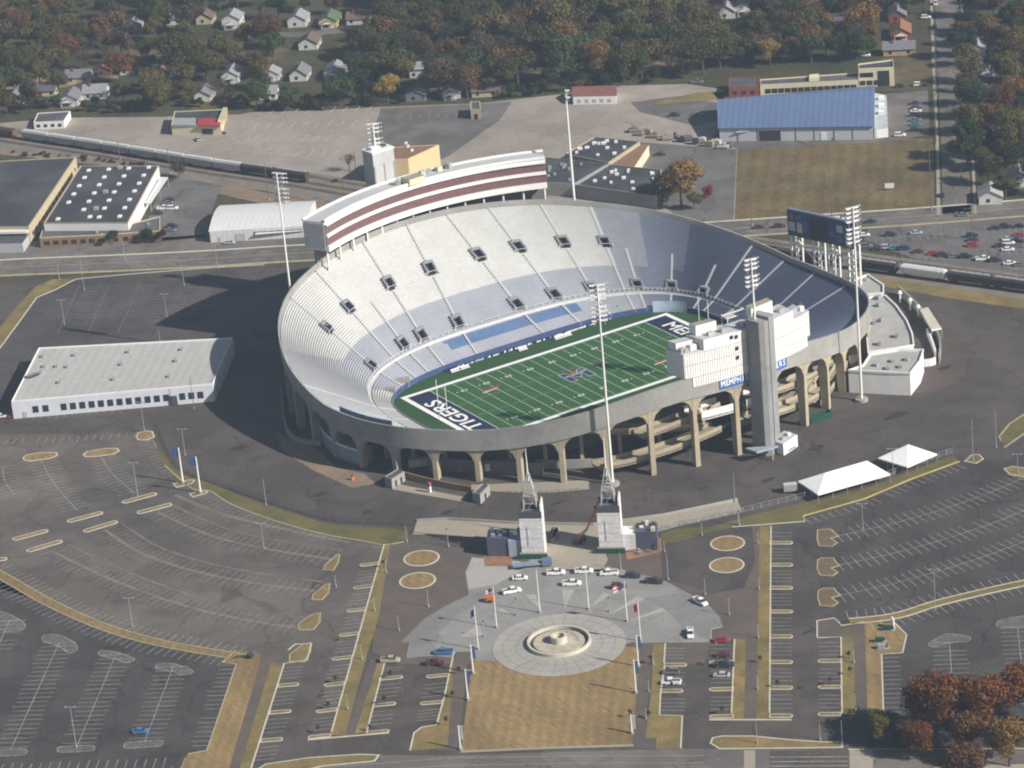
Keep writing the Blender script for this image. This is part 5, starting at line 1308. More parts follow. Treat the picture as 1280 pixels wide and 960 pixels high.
for (b, tp), lab in bann:
    t, B, H = pole_thing('banner_pole', lab, 'banner pole', G2(*b), tp, .26, white_st, 'banner poles along the lawn')
    mb = MB(); d = right_v
    mb.hexa([B+d*.35+Vector((0, -.04, H-4.4)), B+d*1.15+Vector((0, -.04, H-4.4)), B+d*1.15+Vector((0, .04, H-4.4)), B+d*.35+Vector((0, .04, H-4.4)), B+d*.35+Vector((0, -.04, H-.3)), B+d*1.15+Vector((0, -.04, H-.3)), B+d*1.15+Vector((0, .04, H-.3)), B+d*.35+Vector((0, .04, H-.3))], banner_b if 'blue' in lab else grey_l); mb.build('banner', t)
    mb = MB(); mb.bar(B+Vector((0, 0, H-.25)), B+d*1.6+Vector((0, 0, H-.25)), .1, .1, white_st); mb.build('arm', t)
big = [(Z2((732, 652), (716, 512)), 'tall pole with blue banner, left of its twin, by the apron fence'), (Z2((802, 692), (784, 548)), 'tall pole with blue banner right of its twin beside the green verge')]
for (b, tp), lab in big:
    t, B, H = pole_thing('banner_pole', lab, 'banner pole', G2(*b), tp, .36, white_st, 'tall banner poles at the left lot entrance')
    mb = MB(); d = -right_v
    mb.hexa([B+d*q+Vector((0, e, z)) for z in (H-3.2, H-.2) for q, e in ((.3, -.05), (2.4, -.05), (2.4, .05), (.3, .05))], banner_b); mb.build('banner', t)
# lot lamps: pole, arm, two heads
lamps = [(Z2((578, 446), (566, 330)), 'on the tan island in front of the white building', 1), (Z2((551, 706), (531, 570)), 'on the upper of two islands in the left curved lot', 1), (Z2((741, 542), (728, 436)), 'on the green verge left of the tall banner poles', 1),
         (Z2((1065, 742), (1055, 636)), 'on the apron edge above the left green verge', 0), (Z3((530, 396), (515, 280)), 'on the curved grass divider of the left lots', 1), (Z3((306, 880), (280, 716)), 'at the hatched end of the second bottom left bay row', 1), (Z3((1056, 82), (1046, -20)), 'in the middle of the worn left lot', 1),
         (Z2((776, 355), (752, 220)), 'beside the wall of the white building, dark timber', 0), (Z0((338, 586), (334, 440)), 'in the dark far lot near the avenue, left one', 1), (Z0((258, 722), (240, 624)), 'in the dark far lot nearest the grass strip', 1), (Z0((668, 694), (652, 600)), 'in the dark far lot at the tip of the stadium shadow', 1), (Z0((737, 566), (722, 470)), 'in the dark far lot near the avenue, right one', 1), (Z0((238, 542), (230, 480)), 'on the curb of the avenue above the grass strip', 0), (Z0((870, 492), (865, 400)), 'on the avenue kerb near the white metal shed', 0), (Z0((500, 465), (492, 380)), 'on the avenue kerb below the skylight factory', 0), (Z0((640, 792), (634, 745)), 'behind the roof of the white building', 0),
         (Z7((636, 742), (636, 640)), 'in the first bay row of the right lot', 1), (Z7((757, 522), (755, 420)), 'between the two white tents', 1), (Z7((1076, 466), (1068, 304)), 'on the small island at the right end of the green verge', 0), (Z7((1169, 416), (1162, 264)), 'on the far right island by the sloping verge', 0), (Z7((1255, 516), (1250, 440)), 'on the pale island at the right border', 1), (Z6((925, 327), (915, 165)), 'on the kerb between the right curved lot and the corner lot', 1), (Z7((124, 632), (112, 516)), 'on the apron in front of the near lift tower', 0), (Z7((138, 725), (134, 640)), 'on the right green verge above the planted circles', 0), (Z6((213, 862), (210, 770)), 'at the foot of the right promenade', 0), (Z6((553, 862), (556, 770)), 'at the bottom end of the right hand bays', 0), (Z6((465, 850), (462, 770)), 'beside the tree shadow at the bottom of the right aisle', 0)]
for (b, tp), w, heads in lamps:
    t, B, H = pole_thing('lamp_post', ('slim grey lamp post ' if 'timber' not in w else 'plain dark pole ')+w.replace(', dark timber', ''), 'lamp post', G2(*b), tp, .12, galv if 'timber' not in w else wood, 'lamp posts of the car parks')
    if heads:
        mb = MB(); mb.bar(B+Vector((0, 0, H))-right_v*1.2, B+Vector((0, 0, H))+right_v*1.2, .12, .12, galv); mb.build('arm', t)
        for s in (-1, 1): mb = MB(); q = B+right_v*1.3*s; mb.box(q.x, q.y, H-.1, .8, .35, .2, AXW, galv); mb.build('lamp_head', t)
# promenade lamps: short posts
pl_px = [('left promenade', Z4, [((412, 120), (405, 55)), ((330, 245), (326, 190)), ((283, 395), (278, 335)), ((232, 590), (226, 525)), ((175, 790), (168, 722)), ((128, 300), (124, 250))]), ('right promenade', Z6, [((216, 62), (215, 10)), ((220, 245), (216, 195)), ((217, 440), (214, 380)), ((214, 645), (212, 585)), ((600, 540), (597, 480)), ((606, 730), (603, 660))]),
         ('plaza left side', Z4, [((498, 380), (494, 305)), ((380, 475), (375, 410)), ((852, 415), (848, 350)), ((722, 500), (716, 440)), ((578, 140), (570, 70))]), ('plaza right side', Z5, [((497, 272), (490, 165)), ((645, 332), (640, 260)), ((741, 412), (735, 338)), ((308, 230), (302, 160)), ((632, 95), (628, 40)), ((262, 400), (258, 345)), ((782, 55), (778, 0)), ((482, 160), (478, 110))]),
         ('lawn paths', Z5, [((437, 610), (434, 560)), ((420, 720), (417, 670)), ((408, 828), (404, 780))])]
ords = ['first', 'second', 'third', 'fourth', 'fifth', 'sixth', 'seventh', 'eighth', 'ninth', 'tenth', 'eleventh', 'twelfth']
for nm, Zf, L in pl_px:
    for i, (b, tp) in enumerate(L):
        b, tp = Zf(b, tp)
        t, B, H = pole_thing('promenade_lamp', f'short slim lamp post, {ords[i]} one of those along the {nm}', 'lamp post', G2(*b), tp, .13, galv, f'short lamp posts along the {nm}')
        mb = MB(); mb.tube(B+Vector((0, 0, H)), B+Vector((0, 0, H+.5)), .28, .12, 8, dark_st); mb.build('lamp_head', t)
# bollards and young bare trees on the strips
def sapling(P, h, lab, grp):
    t = thing('young_tree', lab, 'young tree', (P.x, P.y, 0), grp); mb = MB(); mb.tube((P.x, P.y, 0), (P.x, P.y, h*.6), .08, .05, 5, bark); mb.build('trunk', t)
    mb = MB()
    for k in range(60):
        a, e, r_ = R.random()*6.28, R.uniform(-.4, 1.4), R.uniform(.2, .9); c = Vector((P.x+math.cos(a)*math.cos(e)*r_*.8, P.y+math.sin(a)*math.cos(e)*r_*.8, h*.65+math.sin(e)*r_*1.1)); q = Vector((R.uniform(-1, 1), R.uniform(-1, 1), R.uniform(-1, 1))).normalized(); s_ = q.orthogonal().normalized()*.2; u_ = q.cross(s_)
        mb.face([c-s_, c-u_, c+s_, c+u_], leaf_m)
    o = mb.build('crown', t); o.color = (.05, .045, .025, 1)
k = 0
for Zf, L, nm in ((Z4, [(320, 222), (128, 686), (98, 792), (58, 886), (345, 665), (322, 772), (265, 878), (595, 745), (570, 855), (620, 650)], 'left promenade'), (Z6, [(295, 640), (505, 632), (75, 748), (225, 540), (580, 523), (585, 590)], 'right promenade'), (Z5, [(512, 712), (428, 608), (420, 825), (345, 825)], 'lawn')):
    for i, q in enumerate(L): sapling(G(*Zf(q)[0]), R.uniform(2.2, 3.2), f'tiny young tree in the islands along the {nm}', f'tiny young trees in the islands along the {nm}')
# fences
def fence(name, label, px, h, step=3., m_=galv, world=None):
    L = world or catmull(gl(px), 4); P0 = L[0]; t = thing(name, label, 'fence', (*P0, 0)); 
    mb = MB()
    for (p, tt) in resample(L, step): mb.bar((*p, 0), (*p, h), .12, .12, m_)
    mb.build('post', t)['kind'] = 'stuff'
    mb = MB()
    for z in (.35, h*.5, h-.05):
        for a, b in zip(L, L[1:]): mb.bar((*a, z), (*b, z), .07, .07, m_)
    mb.build('rail', t)
fence('apron_fence', 'long dark mesh fence along the left edge of the apron above the green verge', [(196, 530), (206, 558), (228, 588), (268, 604), (312, 620), (400, 648), (440, 654), (520, 657)], 1.9, m_=dark_st)
fence('apron_fence', 'grey mesh fence along the right edge of the apron beside the tents', [(828, 662), (890, 650), (933, 640), (1000, 624), (1080, 606), (1130, 588), (1192, 566)], 1.9)
fence('gate_fence', 'grey barred fence along the pale sidewalk right of the gate towers', [(824, 664), (860, 654), (905, 644), (928, 640)], 2.2, 1.5)
fence('yard_fence', 'thin fence in front of the left ticket booths and beige forecourt', [(640, 616), (690, 616), (738, 612)], 2.6, 2.)
# ================================================================== small structures on the apron
def bldg(name, label, cat, roof_px, h, wm, rm, par=.6, parm=None, group=None, world=None):
    P = world or gl(roof_px, h); c = (sum(p[0] for p in P)/len(P), sum(p[1] for p in P)/len(P), 0)
    t = thing(name, label, cat, c, group)
    mb = MB(); mb.prism(P, 0, h-.02, wm, rm); mb.build('wall', t)
    mb = MB(); mb.sheet(inset(P, .45)[1], h+.01, rm); mb.build('roof', t)
    if par: mb = MB(); mb.wallstrip(inset(P, .2)[1], .45, h-.01, h+par, parm or wm, closed=True); mb.build('parapet', t)
    return t, P
def wpart(t, P, i, f, w, z, h, m_, name='window', d=.06):
    a, b = Vector(P[i]), Vector(P[(i+1) % len(P)]); u = (b-a).normalized(); n = Vector((u.y, -u.x))
    cen = Vector((sum(p[0] for p in P)/len(P), sum(p[1] for p in P)/len(P)))
    if n.dot((a+b)/2-cen) < 0: n = -n
    c = a+(b-a)*f+n*.03
    mb = MB(); mb.box(c.x, c.y, z, w, .16+d, h, math.atan2(u.y, u.x), m_); return mb.build(name, t)
def wrow(t, P, i, f0, f1, n, w, z, h, m_, name='window'):
    for k in range(n): wpart(t, P, i, f0+(f1-f0)*(k/(n-1) if n > 1 else 0), w, z, h, m_, name)
def vents(t, P, h, n, m_, sz=1.2, zmax=1., rnd=None, grid=None):
    rnd = rnd or R; a, b, c, d = [Vector(q) for q in P[:4]]
    pts = grid or [(rnd.uniform(.1, .9), rnd.uniform(.12, .88)) for _ in range(n)]
    for u, v in pts:
        q = (a+(b-a)*u)*(1-v)+(d+(c-d)*u)*v; mb = MB(); s_ = sz*rnd.uniform(.7, 1.3); mb.box(q.x, q.y, h, s_, s_*.8, zmax*rnd.uniform(.5, 1.1), GRID, m_); mb.build('roof_vent', t)
for px, lab in ((((475+k*0, 0) for k in ()), ''),): pass
t, P = bldg('ticket_booth', 'small grey booth at the left end of the beige strip below the left arches', 'booth', zz(340, 400, 3.2, [(450, 628), (500, 598), (530, 608), (478, 640)]), 3.2, conc, roof_grey, .2); wpart(t, P, 2, .3, .9, .2, 2, dark_hole, 'door'); wpart(t, P, 2, .7, .9, .2, 2, dark_hole, 'door')
t, P = bldg('ticket_booth', 'small grey booth at the right end of the beige strip below the left arches', 'booth', zz(340, 400, 3.2, [(800, 692), (842, 655), (870, 662), (832, 702)]), 3.2, conc, roof_grey, .2); wpart(t, P, 2, .5, 1.2, .2, 2, dark_hole, 'door')
P = G(632/3.2+340, 690/3.2+400); sg_ = thing('totem_sign', 'red topped white totem standing on the beige strip between the booths', 'totem', (P.x, P.y, 0)); mb = MB(); mb.box(P.x, P.y, 0, .8, .8, 2.2, .4, white_p); mb.build('post', sg_); mb = MB(); mb.box(P.x, P.y, 2.21, .9, .9, 1.3, .4, flag_r); mb.build('cap', sg_)
L = catmull(gl(zz(340, 400, 3.2, [(535, 632), (600, 650), (680, 668), (740, 680), (800, 690)])), 4); mb = MB(); mb.wallstrip(L, .5, 0, 2.2, brown_w); mb.build('brick_wall', label='low brown wall behind the beige strip linking the two booths', category='wall')
P = G(440/1, 600/1)
P = G(340+322/3.2, 400+640/3.2); mb = MB(); mb.tube((P.x, P.y, .05), (P.x, P.y, 1.2), .8, .5, 10, orange_m); mb.tube((P.x, P.y, 1.3), (P.x, P.y, 1.8), .3, .3, 8, dark_st); mb.build('spool', label='orange spool on the apron left of the booths', category='spool')
P = G(340+735/3.2, 400+625/3.2)
for q, lab, c_ in (((905, 605), 'white box trailer parked under the fifth arch of the near stand', white_p), ((600, 590), 'grey box trailer parked in shade under the left arches', grey_l)):
    P = G(340+q[0]/3.2, 400+q[1]/3.2); t = thing('box_trailer', lab, 'trailer', (P.x, P.y, 0)); mb = MB(); mb.box(P.x, P.y, .9, 8.5, 2.5, 2.6, -.5, c_); mb.build('body', t)
    for s in (-2.6, -1.6): mb = MB(); mb.box(P.x+math.cos(-.5)*s, P.y+math.sin(-.5)*s, .1, .8, 2.3, .8, -.5, black_m); mb.build('wheel', t)
# dumpster, trailer, tents
P = G(1024, 525); ds = thing('dumpster', 'open dark green roll off dumpster beside the near ramp columns', 'dumpster', (P.x, P.y, 0))
mb = MB(); a_ = AXW+.75
for q0, q1 in (((-4.5, -1.3), (4.5, -1.3)), ((4.5, -1.3), (4.5, 1.3)), ((4.5, 1.3), (-4.5, 1.3)), ((-4.5, 1.3), (-4.5, -1.3))):
    c, s = math.cos(a_), math.sin(a_); f_ = lambda q: (P.x+c*q[0]-s*q[1], P.y+s*q[0]+c*q[1]); mb.bar((*f_(q0), 1.2), (*f_(q1), 1.2), .2, 2.2, green_p)
mb.box(P.x, P.y, .25, 8.8, 2.5, .2, a_, dark_st); mb.build('body', ds)
mb = MB(); mb.box(P.x+c*1.5, P.y+s*1.5, .5, 4, 2, .8, a_, dark_hole); mb.build('rubbish', ds)
mb = MB()
for k in range(-4, 5): 
    for e in (-1.45, 1.45): mb.box(P.x+c*k-s*e, P.y+s*k+c*e, .3, .14, .12, 1.9, a_, green_p)
mb.build('rib', ds)
P = G(988, 615); t = thing('box_trailer', 'small grey box trailer left of the long white tent', 'trailer', (P.x, P.y, 0)); mb = MB(); mb.box(P.x, P.y, .7, 4.2, 2.2, 2.2, AXW+.2, galv, grey_l); mb.build('body', t); mb = MB(); mb.box(P.x, P.y, 0, 1.4, 2.3, .7, AXW+.2, black_m); mb.build('wheel', t)
def tent(label, eave_px, h, ridge, grp='white event tents on the apron'):
    P = [Vector((*q, h)) for q in gl(eave_px, h)]; c = sum(P, Vector())/4; t = thing('event_tent', label, 'tent', (c.x, c.y, 0), grp)
    r = [Vector((*q, h+ridge[1])) for q in gl(ridge[0], h+ridge[1])]
    mb = MB()
    if len(r) == 2:
        mb.face([P[0], P[1], r[1], r[0]], tent_m); mb.face([P[1], P[2], r[1]], tent_m); mb.face([P[2], P[3], r[0], r[1]], tent_m); mb.face([P[3], P[0], r[0]], tent_m)
    else:
        for i in range(4): mb.face([P[i], P[(i+1) % 4], r[0]], tent_m)
    for i in range(4):
        a, b = P[i], P[(i+1) % 4]; d = Vector((0, 0, .45)); mb.face([a, b, b-d, a-d], tent_m)
    mb.build('canopy', t)
    for i in range(4):
        a, b = P[i], P[(i+1) % 4]; n = 5 if (a-b).length > 14 else 3
        for k in range(n): q = a+(b-a)*(k+.02)/n; mb = MB(); mb.tube((q.x, q.y, 0), (q.x, q.y, h-.05), .09, .09, 6, galv); mb.build('leg', t)
tent('long white tent with hipped roof along the right apron fence', [Z7(q)[0] for q in ((455, 602), (745, 520), (652, 466), (375, 548))], 3.0, ([Z7(q)[0] for q in ((484, 515), (648, 468))], 2.6))
tent('small square white tent with pointed roof right of the long one', [Z7(q)[0] for q in ((812, 492), (932, 440), (815, 400), (695, 456))], 3.0, ([Z7((814, 404))[0]], 2.9))
# ================================================================== buildings of the district
t, P = bldg('long_building', 'long white one storey building with flat pale roof beside the far dark lot', 'building', Z2((45, 330), (850, 260), (932, 75), (155, 115)), 6.3, M('bluish white wall', (.62, .64, .70), var=.05), M('pale membrane roof', bands=(3.4, math.radians(39), .035, .2), c=(.44, .43, .41), rough=.7, var=.06, scale=.05, var2=.05, scale2=.4, tint=(.38, .37, .35), tscale=.03), .5, white_p)
wrow(t, P, 0, .115, .165, 2, 2.0, 1.8, 2.4, dark_glass); wrow(t, P, 0, .255, .765, 12, 2.0, 1.8, 2.4, dark_glass); wrow(t, P, 0, .845, .935, 3, 2.0, 1.8, 2.4, dark_glass)
wpart(t, P, 0, .795, 3.2, .1, 3.4, dark_st, 'door'); wpart(t, P, 0, .06, 1.4, .1, 2.4, grey_l, 'door')
wrow(t, P, 1, .15, .8, 5, 1.6, 1.2, 3.0, grey_l, 'door')
for q in ((515, 130), (300, 143), (728, 120), (487, 180), (705, 166), (178, 188), (270, 190), (238, 252), (457, 240), (678, 228), (165, 212), (228, 188), (172, 148)):
    P_ = G(*Z2(q)[0], 6.3); mb = MB(); mb.box(P_.x, P_.y, 6.32, 1.9, 1.1, .9, GRID, grey_p, galv); mb.build('roof_vent', t)
for k in range(4): P_ = G(*Z2((115+k*10, 232-k*4))[0], 6.3); mb = MB(); mb.box(P_.x, P_.y, 6.32, 1.2, 2.2, .9, GRID, dark_st, galv); mb.build('roof_unit', t)
# factories
t, P = bldg('factory', 'dark flat roofed factory at the far left with a white eave', 'building', [(-70, 285), (36, 284.5), (95, 197), (-70, 206)], 7, beige_w, roof_dark, .5, conc_beige)
wrow(t, P, 1, .05, .95, 14, 1.4, 2.2, 1.6, dark_glass)
mb = MB(); mb.prism(gl([(-70, 291), (34, 289), (38, 284), (-70, 286)], 6), 5, 6, white_p, bottom=True); mb.build('eave', t)
mb = MB(); mb.prism(gl([(-70, 306), (28, 304), (38, 290), (-70, 291)], 4), 0, 4, grey_l, roof_grey); mb.build('office_wing', t)
t, P = bldg('factory', 'wide factory with dark flat roof dotted with white skylights', 'building', Z0((175, 320), (512, 318), (635, 90), (322, 90)), 7, white_p, roof_dark, .5, conc_beige)
for q in ((355, 108), (435, 104), (515, 100), (595, 96), (338, 137), (417, 135), (496, 131), (575, 128), (317, 170), (397, 166), (476, 162), (557, 160), (295, 203), (377, 199), (457, 195), (538, 191), (275, 236), (356, 232), (436, 228), (518, 225), (335, 265), (418, 260), (499, 258), (232, 303), (397, 295), (479, 292), (360, 294)):
    P_ = G(*Z0(q)[0], 7); mb = MB(); mb.box(P_.x, P_.y, 7.02, 2.4, 1.5, .6, GRID, white_p); mb.build('skylight', t)
for q in ((480, 98), (422, 195), (384, 262)): P_ = G(*Z0(q)[0], 7); mb = MB(); mb.box(P_.x, P_.y, 7.02, 2.4, 1.8, 1., GRID, galv); mb.build('roof_unit', t)
mb = MB(); mb.prism(gl(Z0((580, 236), (602, 236), (672, 132), (640, 132)), 4), 3.6, 4, white_roof, bottom=True)
for q in ((602, 236), (638, 184), (670, 134)): P_ = G(*Z0(q)[0], 4); mb.tube((P_.x, P_.y, 0), (P_.x, P_.y, 3.6), .15, .15, 6, galv)
mb.build('loading_canopy', t)
t, P = bldg('factory_annex', 'low brown fronted annex before the skylight factory', 'building', Z0((158, 378), (430, 365), (640, 350), (640, 292), (520, 322), (176, 324)), 4, brown_w, roof_grey, .4, beige_w); wrow(t, P, 0, .1, .9, 7, 2.2, 1.2, 1.6, dark_glass); wrow(t, P, 1, .15, .9, 5, 2.0, 1.2, 1.6, dark_glass); vents(t, P, 4, 5, galv)
# white metal shed with a low barrel roof
def gable_shed(name, label, px, h, rise, wm, rm, n=6, cat='shed', group=None, ridge_dir=0, rot=None):
    P = [Vector((*q, h)) for q in gl(px, h)]; c = sum(P, Vector())/4; t = thing(name, label, cat, (c.x, c.y, 0), group)
    mb = MB(); mb.prism([(p.x, p.y) for p in P], 0, h, wm, cap=False)
    # ridge runs from the middle of edge 1-2 to the middle of edge 3-0
    def row(f): a, b = P[1]+(P[2]-P[1])*f, P[0]+(P[3]-P[0])*f; z = rise*(1-abs(2*f-1)**(1 if n == 2 else 1.9)); return Vector((b.x, b.y, h+z)), Vector((a.x, a.y, h+z))
    for side in (0, 1):
        pts = [row(k/n)[side] for k in range(n+1)]; mb.face(pts if side == 0 else pts[::-1], wm)
    mb.build('wall', t)
    mb = MB(); u = (P[1]-P[0]).normalized()*.4
    for k in range(n):
        a0, a1 = row(k/n); b0, b1 = row((k+1)/n); up = Vector((0, 0, .12)); mb.face([a0-u+up, a1+u+up, b1+u+up, b0-u+up], rm); mb.face([b0-u, b1+u, a1+u, a0-u], rm)
    mb.build('roof', t)
    return t, [(p.x, p.y) for p in P]
t, P = gable_shed('metal_shed', 'long white metal shed with low rounded roof by the avenue', Z0((838, 352), (1216, 330), (1262, 228), (885, 246)), 4.6, 2.2, white_roof, white_roof, 8)
wpart(t, P, 0, .32, 4, .1, 3.2, grey_l, 'door'); wrow(t, P, 0, .5, .95, 7, 2.6, 2.6, 1.0, dark_glass); wpart(t, P, 0, .1, 1, .1, 2.2, grey_l, 'door')
mb = MB(); mb.prism(gl(Z0((1020, 360), (1216, 345), (1216, 334), (1025, 350)), 3.2), 2.9, 3.2, white_st, bottom=True); mb.build('awning', t)
t, P = bldg('white_depot', 'small flat roofed white depot by the tracks at the upper left', 'building', [(42, 153.5), (80, 152), (88, 139.5), (47, 142)], 3.2, white_p, roof_grey, .3); wrow(t, P, 0, .15, .85, 4, 1.6, 1.0, 1.3, dark_glass)
t, P = bldg('restaurant', 'cream roadside building with dark roof at the back and red awning front', 'building', [(214, 157), (276, 157.5), (281, 137), (218, 140)], 4.4, cream_w, roof_dark, .3); wpart(t, P, 0, .72, 5, .6, 2.4, dark_glass)
mb = MB(); mb.prism(gl([(247, 157.2), (275, 157.5), (277, 148), (247, 148)], 4.8), 4.42, 4.9, roof_red, bottom=True); mb.build('red_roof', t); mb = MB(); mb.prism(gl([(215, 157), (245, 157), (245, 147.5), (217, 147.5)], 4.6), 4.42, 4.7, galv, bottom=True); mb.build('metal_roof', t)
mb = MB(); mb.prism(gl([(272, 150), (283, 148), (284, 134), (279, 134)], 6), 4.41, 6, beige_w, bottom=True); mb.build('gable', t)
t, P = bldg('warehouse', 'tall tan walled warehouse with brown flat roof behind the skybox', 'building', zz(440, 130, 8, [(130, 575), (560, 555), (870, 412), (330, 440)]), 9, M('tan warehouse wall', (.58, .46, .27), var=.06), roof_brown, .3)
for q in ((540, 398), (600, 470), (560, 430)): P_ = G(*zz(440, 130, 8, [q])[0], 9); mb = MB(); mb.box(P_.x, P_.y, 9.02, 2.2, 1., .6, GRID, white_p); mb.build('roof_vent', t)
t, P = bldg('pump_house', 'square tan hut at the edge of the grey lot', 'hut', [(588, 137), (601, 137), (600, 127), (588, 127.5)], 4.5, beige_w, roof_grey, .3); wpart(t, P, 0, .5, 1.4, .1, 2.4, dark_hole, 'door')
t, P = gable_shed('store', 'low building with red brown roof and white front among the trees edge', [(716, 121), (770, 120), (770, 107), (716, 109)], 3.6, 2.4, white_p, M('brown red roof', (.20, .085, .075), var=.15), 2, 'building'); wrow(t, P, 0, .15, .85, 5, 1.6, 1., 1.4, grey_l)
t, P = bldg('brick_house', 'flat roofed red brick block left of the beige school', 'building', [(911, 110), (948, 109), (950, 97), (912, 98)], 4.2, brick_w, roof_grey, .4); wrow(t, P, 0, .2, .8, 3, 1.6, 1.2, 1.5, dark_glass)
# black roofed works right behind the bowl
t, P = bldg('black_roof_works', 'black flat roofed works with white patches, beyond the far rim', 'building', zz(640, 0, 4, [(265, 772), (482, 818), (640, 712), (412, 688)]), 6, conc_beige, roof_dark, .4)
vents(t, P, 6, 12, white_p, 1.8, .9)
mb = MB(); mb.prism(gl(zz(640, 0, 4, [(486, 822), (612, 832), (684, 722), (640, 714)]), 5), 0, 4.8, cream_w, roof_brown); mb.build('front_wing', t)
t, P = bldg('black_roof_works', 'black flat roofed works nearest the skybox end', 'building', zz(640, 0, 4, [(150, 915), (312, 922), (480, 824), (165, 790)]), 5.4, conc, roof_dark, .4); vents(t, P, 5.4, 10, galv, 1.4)
t, P = bldg('black_roof_works', 'black flat roofed works next to the autumn tree', 'building', zz(640, 0, 4, [(318, 928), (720, 985), (748, 852), (484, 826)]), 5.4, conc, roof_dark, .4); vents(t, P, 5.4, 14, white_p, 1.5)
# blue roofed hall
P0 = [(899, 160), (1091, 157.5), (1092, 113), (897, 125)]
e = [Vector((*q, 6)) for q in gl(P0[:2], 6)]; r_ = [Vector((*q, 10)) for q in gl([(1092, 112.5), (897.5, 125)], 10)]
back = [e[1]+(r_[0]-e[1])*1.5, e[0]+(r_[1]-e[0])*1.5]
for b in back: b.z = 6
c = (e[0]+e[1]+back[0]+back[1])/4; bh = thing('sports_hall', 'large hall with blue metal roof and pale front wall beside the meadow', 'hall', (c.x, c.y, 0))
mb = MB(); mb.prism([(p.x, p.y) for p in (e[0], e[1], back[0], back[1])], 0, 6, M('pale blue wall', (.50, .52, .54), var=.05), cap=False)
mb.face([e[1], back[0], r_[0]], white_p); mb.face([back[1], e[0], r_[1]], white_p); mb.build('wall', bh)
mb = MB(); up = Vector((0, 0, .2)); u = (e[1]-e[0]).normalized()*.5; fr = (e[0]-r_[1]).normalized()*.8
mb.face([e[0]+up-u+fr, e[1]+up+u+fr, r_[0]+up+u, r_[1]+up-u], roof_blue); mb.face([r_[1]+up-u, r_[0]+up+u, back[0]+up+u, back[1]+up-u], roof_blue)
mb.face([e[0]-u+fr, r_[1]-u, r_[0]+u, e[1]+u+fr], roof_blue); mb.build('roof', bh)
Pw = [(p.x, p.y) for p in (e[0], e[1], back[0], back[1])]
for f in (.12, .25, .5, .62, .75, .87): wpart(bh, Pw, 0, f, .25, 0, 5.8, roof_blue, 'downpipe', .1)
wpart(bh, Pw, 0, .68, 2.4, .1, 3.6, white_p, 'door'); wpart(bh, Pw, 0, .33, 9, .1, 4.4, dark_hole, 'opening')
mb = MB(); mb.prism(gl([(920, 165), (972, 161.5), (972, 155), (934, 157)], 4.5), 4.1, 4.6, grey_l, bottom=True); mb.build('porch', bh)
mb = MB(); mb.prism(gl([(1093, 162), (1110, 160), (1108, 119), (1093, 116)], 4), 0, 4, white_p, M('pale blue annex roof', (.42, .46, .5))); mb.build('annex', bh)
for k in range(3): P_ = G(1102, 124+k*9, 4); mb = MB(); mb.box(P_.x, P_.y, 4.02, 3.2, 2.4, 1.2, GRID, white_p); mb.build('roof_unit', bh)
# beige school
t, P = bldg('school', 'long low cream school with many roof levels along the yard', 'school', zz(960, 0, 4, [(-40, 430), (452, 405), (448, 368), (-40, 402)]), 4.5, cream_w, roof_grey, .5); wrow(t, P, 0, .08, .95, 14, 2.4, 1., 2.0, dark_glass)
t2, P2 = bldg('school_wing', 'taller two storey cream school wing at the right with dark roof', 'school', zz(960, 0, 4, [(452, 350), (630, 342), (626, 303), (450, 325)]), 8, cream_w, roof_dark, .6); wrow(t2, P2, 0, .15, .3, 2, 3.4, 4.6, 2.0, dark_glass); wpart(t2, P2, 0, .7, 5, .2, 7, dark_glass); wrow(t2, P2, 0, .1, .5, 3, 2.4, 1., 2., dark_glass)
mb = MB(); mb.prism(gl(zz(960, 0, 4, [(205, 392), (255, 388), (255, 368), (208, 372)]), 6), 4.51, 6, cream_w, bottom=True); mb.build('roof_house', t)
# right border structures
P = G(1112, 238); sg_ = thing('sign_board', 'white sign board on posts in the middle of the meadow', 'sign', (P.x, P.y, 0))
mb = MB(); mb.box(P.x, P.y, 1., 3.6, .2, 2.0, AXW, white_p); mb.build('panel', sg_)
for s in (-1.4, 1.4): mb = MB(); mb.box(P.x+math.cos(AXW)*s, P.y+math.sin(AXW)*s, 0, .16, .16, 1., AXW, wood); mb.build('post', sg_)
# corner lot machinery: small plant with dark green cabinets
for q, lab in (((740, 408), 'dark green pump cabinet by the pale upright panel in the tan corner strip'), ((705, 455), 'dark green pump cabinet in the middle of the tan corner strip'), ((715, 482), 'low grey pump cabinet at the kerb of the tan corner strip')):
    P = G(*Z6(q)[0]); t = thing('pump_cabinet', lab, 'cabinet', (P.x, P.y, 0)); mb = MB(); mb.box(P.x, P.y, 0, 3.6, 1.8, .3, AXW, conc); mb.build('slab', t); mb = MB(); mb.box(P.x-.4, P.y, .31, 2.2, 1.2, 1.2, AXW, green_p if 'green' in lab else galv); mb.build('body', t); mb = MB(); mb.tube((P.x+1, P.y-.6, .3), (P.x+1, P.y-.6, 1.2), .35, .3, 8, dark_st); mb.build('pipe', t)
P = G(*Z6((757, 400))[0]); t = thing('panel_sign', 'white upright panel in the tan corner strip beside the kerb', 'sign', (P.x, P.y, 0)); mb = MB(); mb.box(P.x, P.y, .2, .5, 2.0, 3.0, AXW+.3, white_p); mb.build('panel', t); mb = MB(); mb.box(P.x, P.y, 0, .7, 2.3, .2, AXW+.3, conc); mb.build('base', t)
P = G(*Z3((1005, 520))[0]); t = thing('stone_sign', 'dark round stone with shrub on the left tan strip', 'boulder', (P.x, P.y, 0)); mb = MB()
for k in range(10): a = k*.63; mb.tube((P.x+math.cos(a)*.3, P.y+math.sin(a)*.3, 0), (P.x+math.cos(a)*.9, P.y+math.sin(a)*.9, 1.2+.4*(k % 3)), .5, .25, 6, dark_st)
mb.build('stone', t)
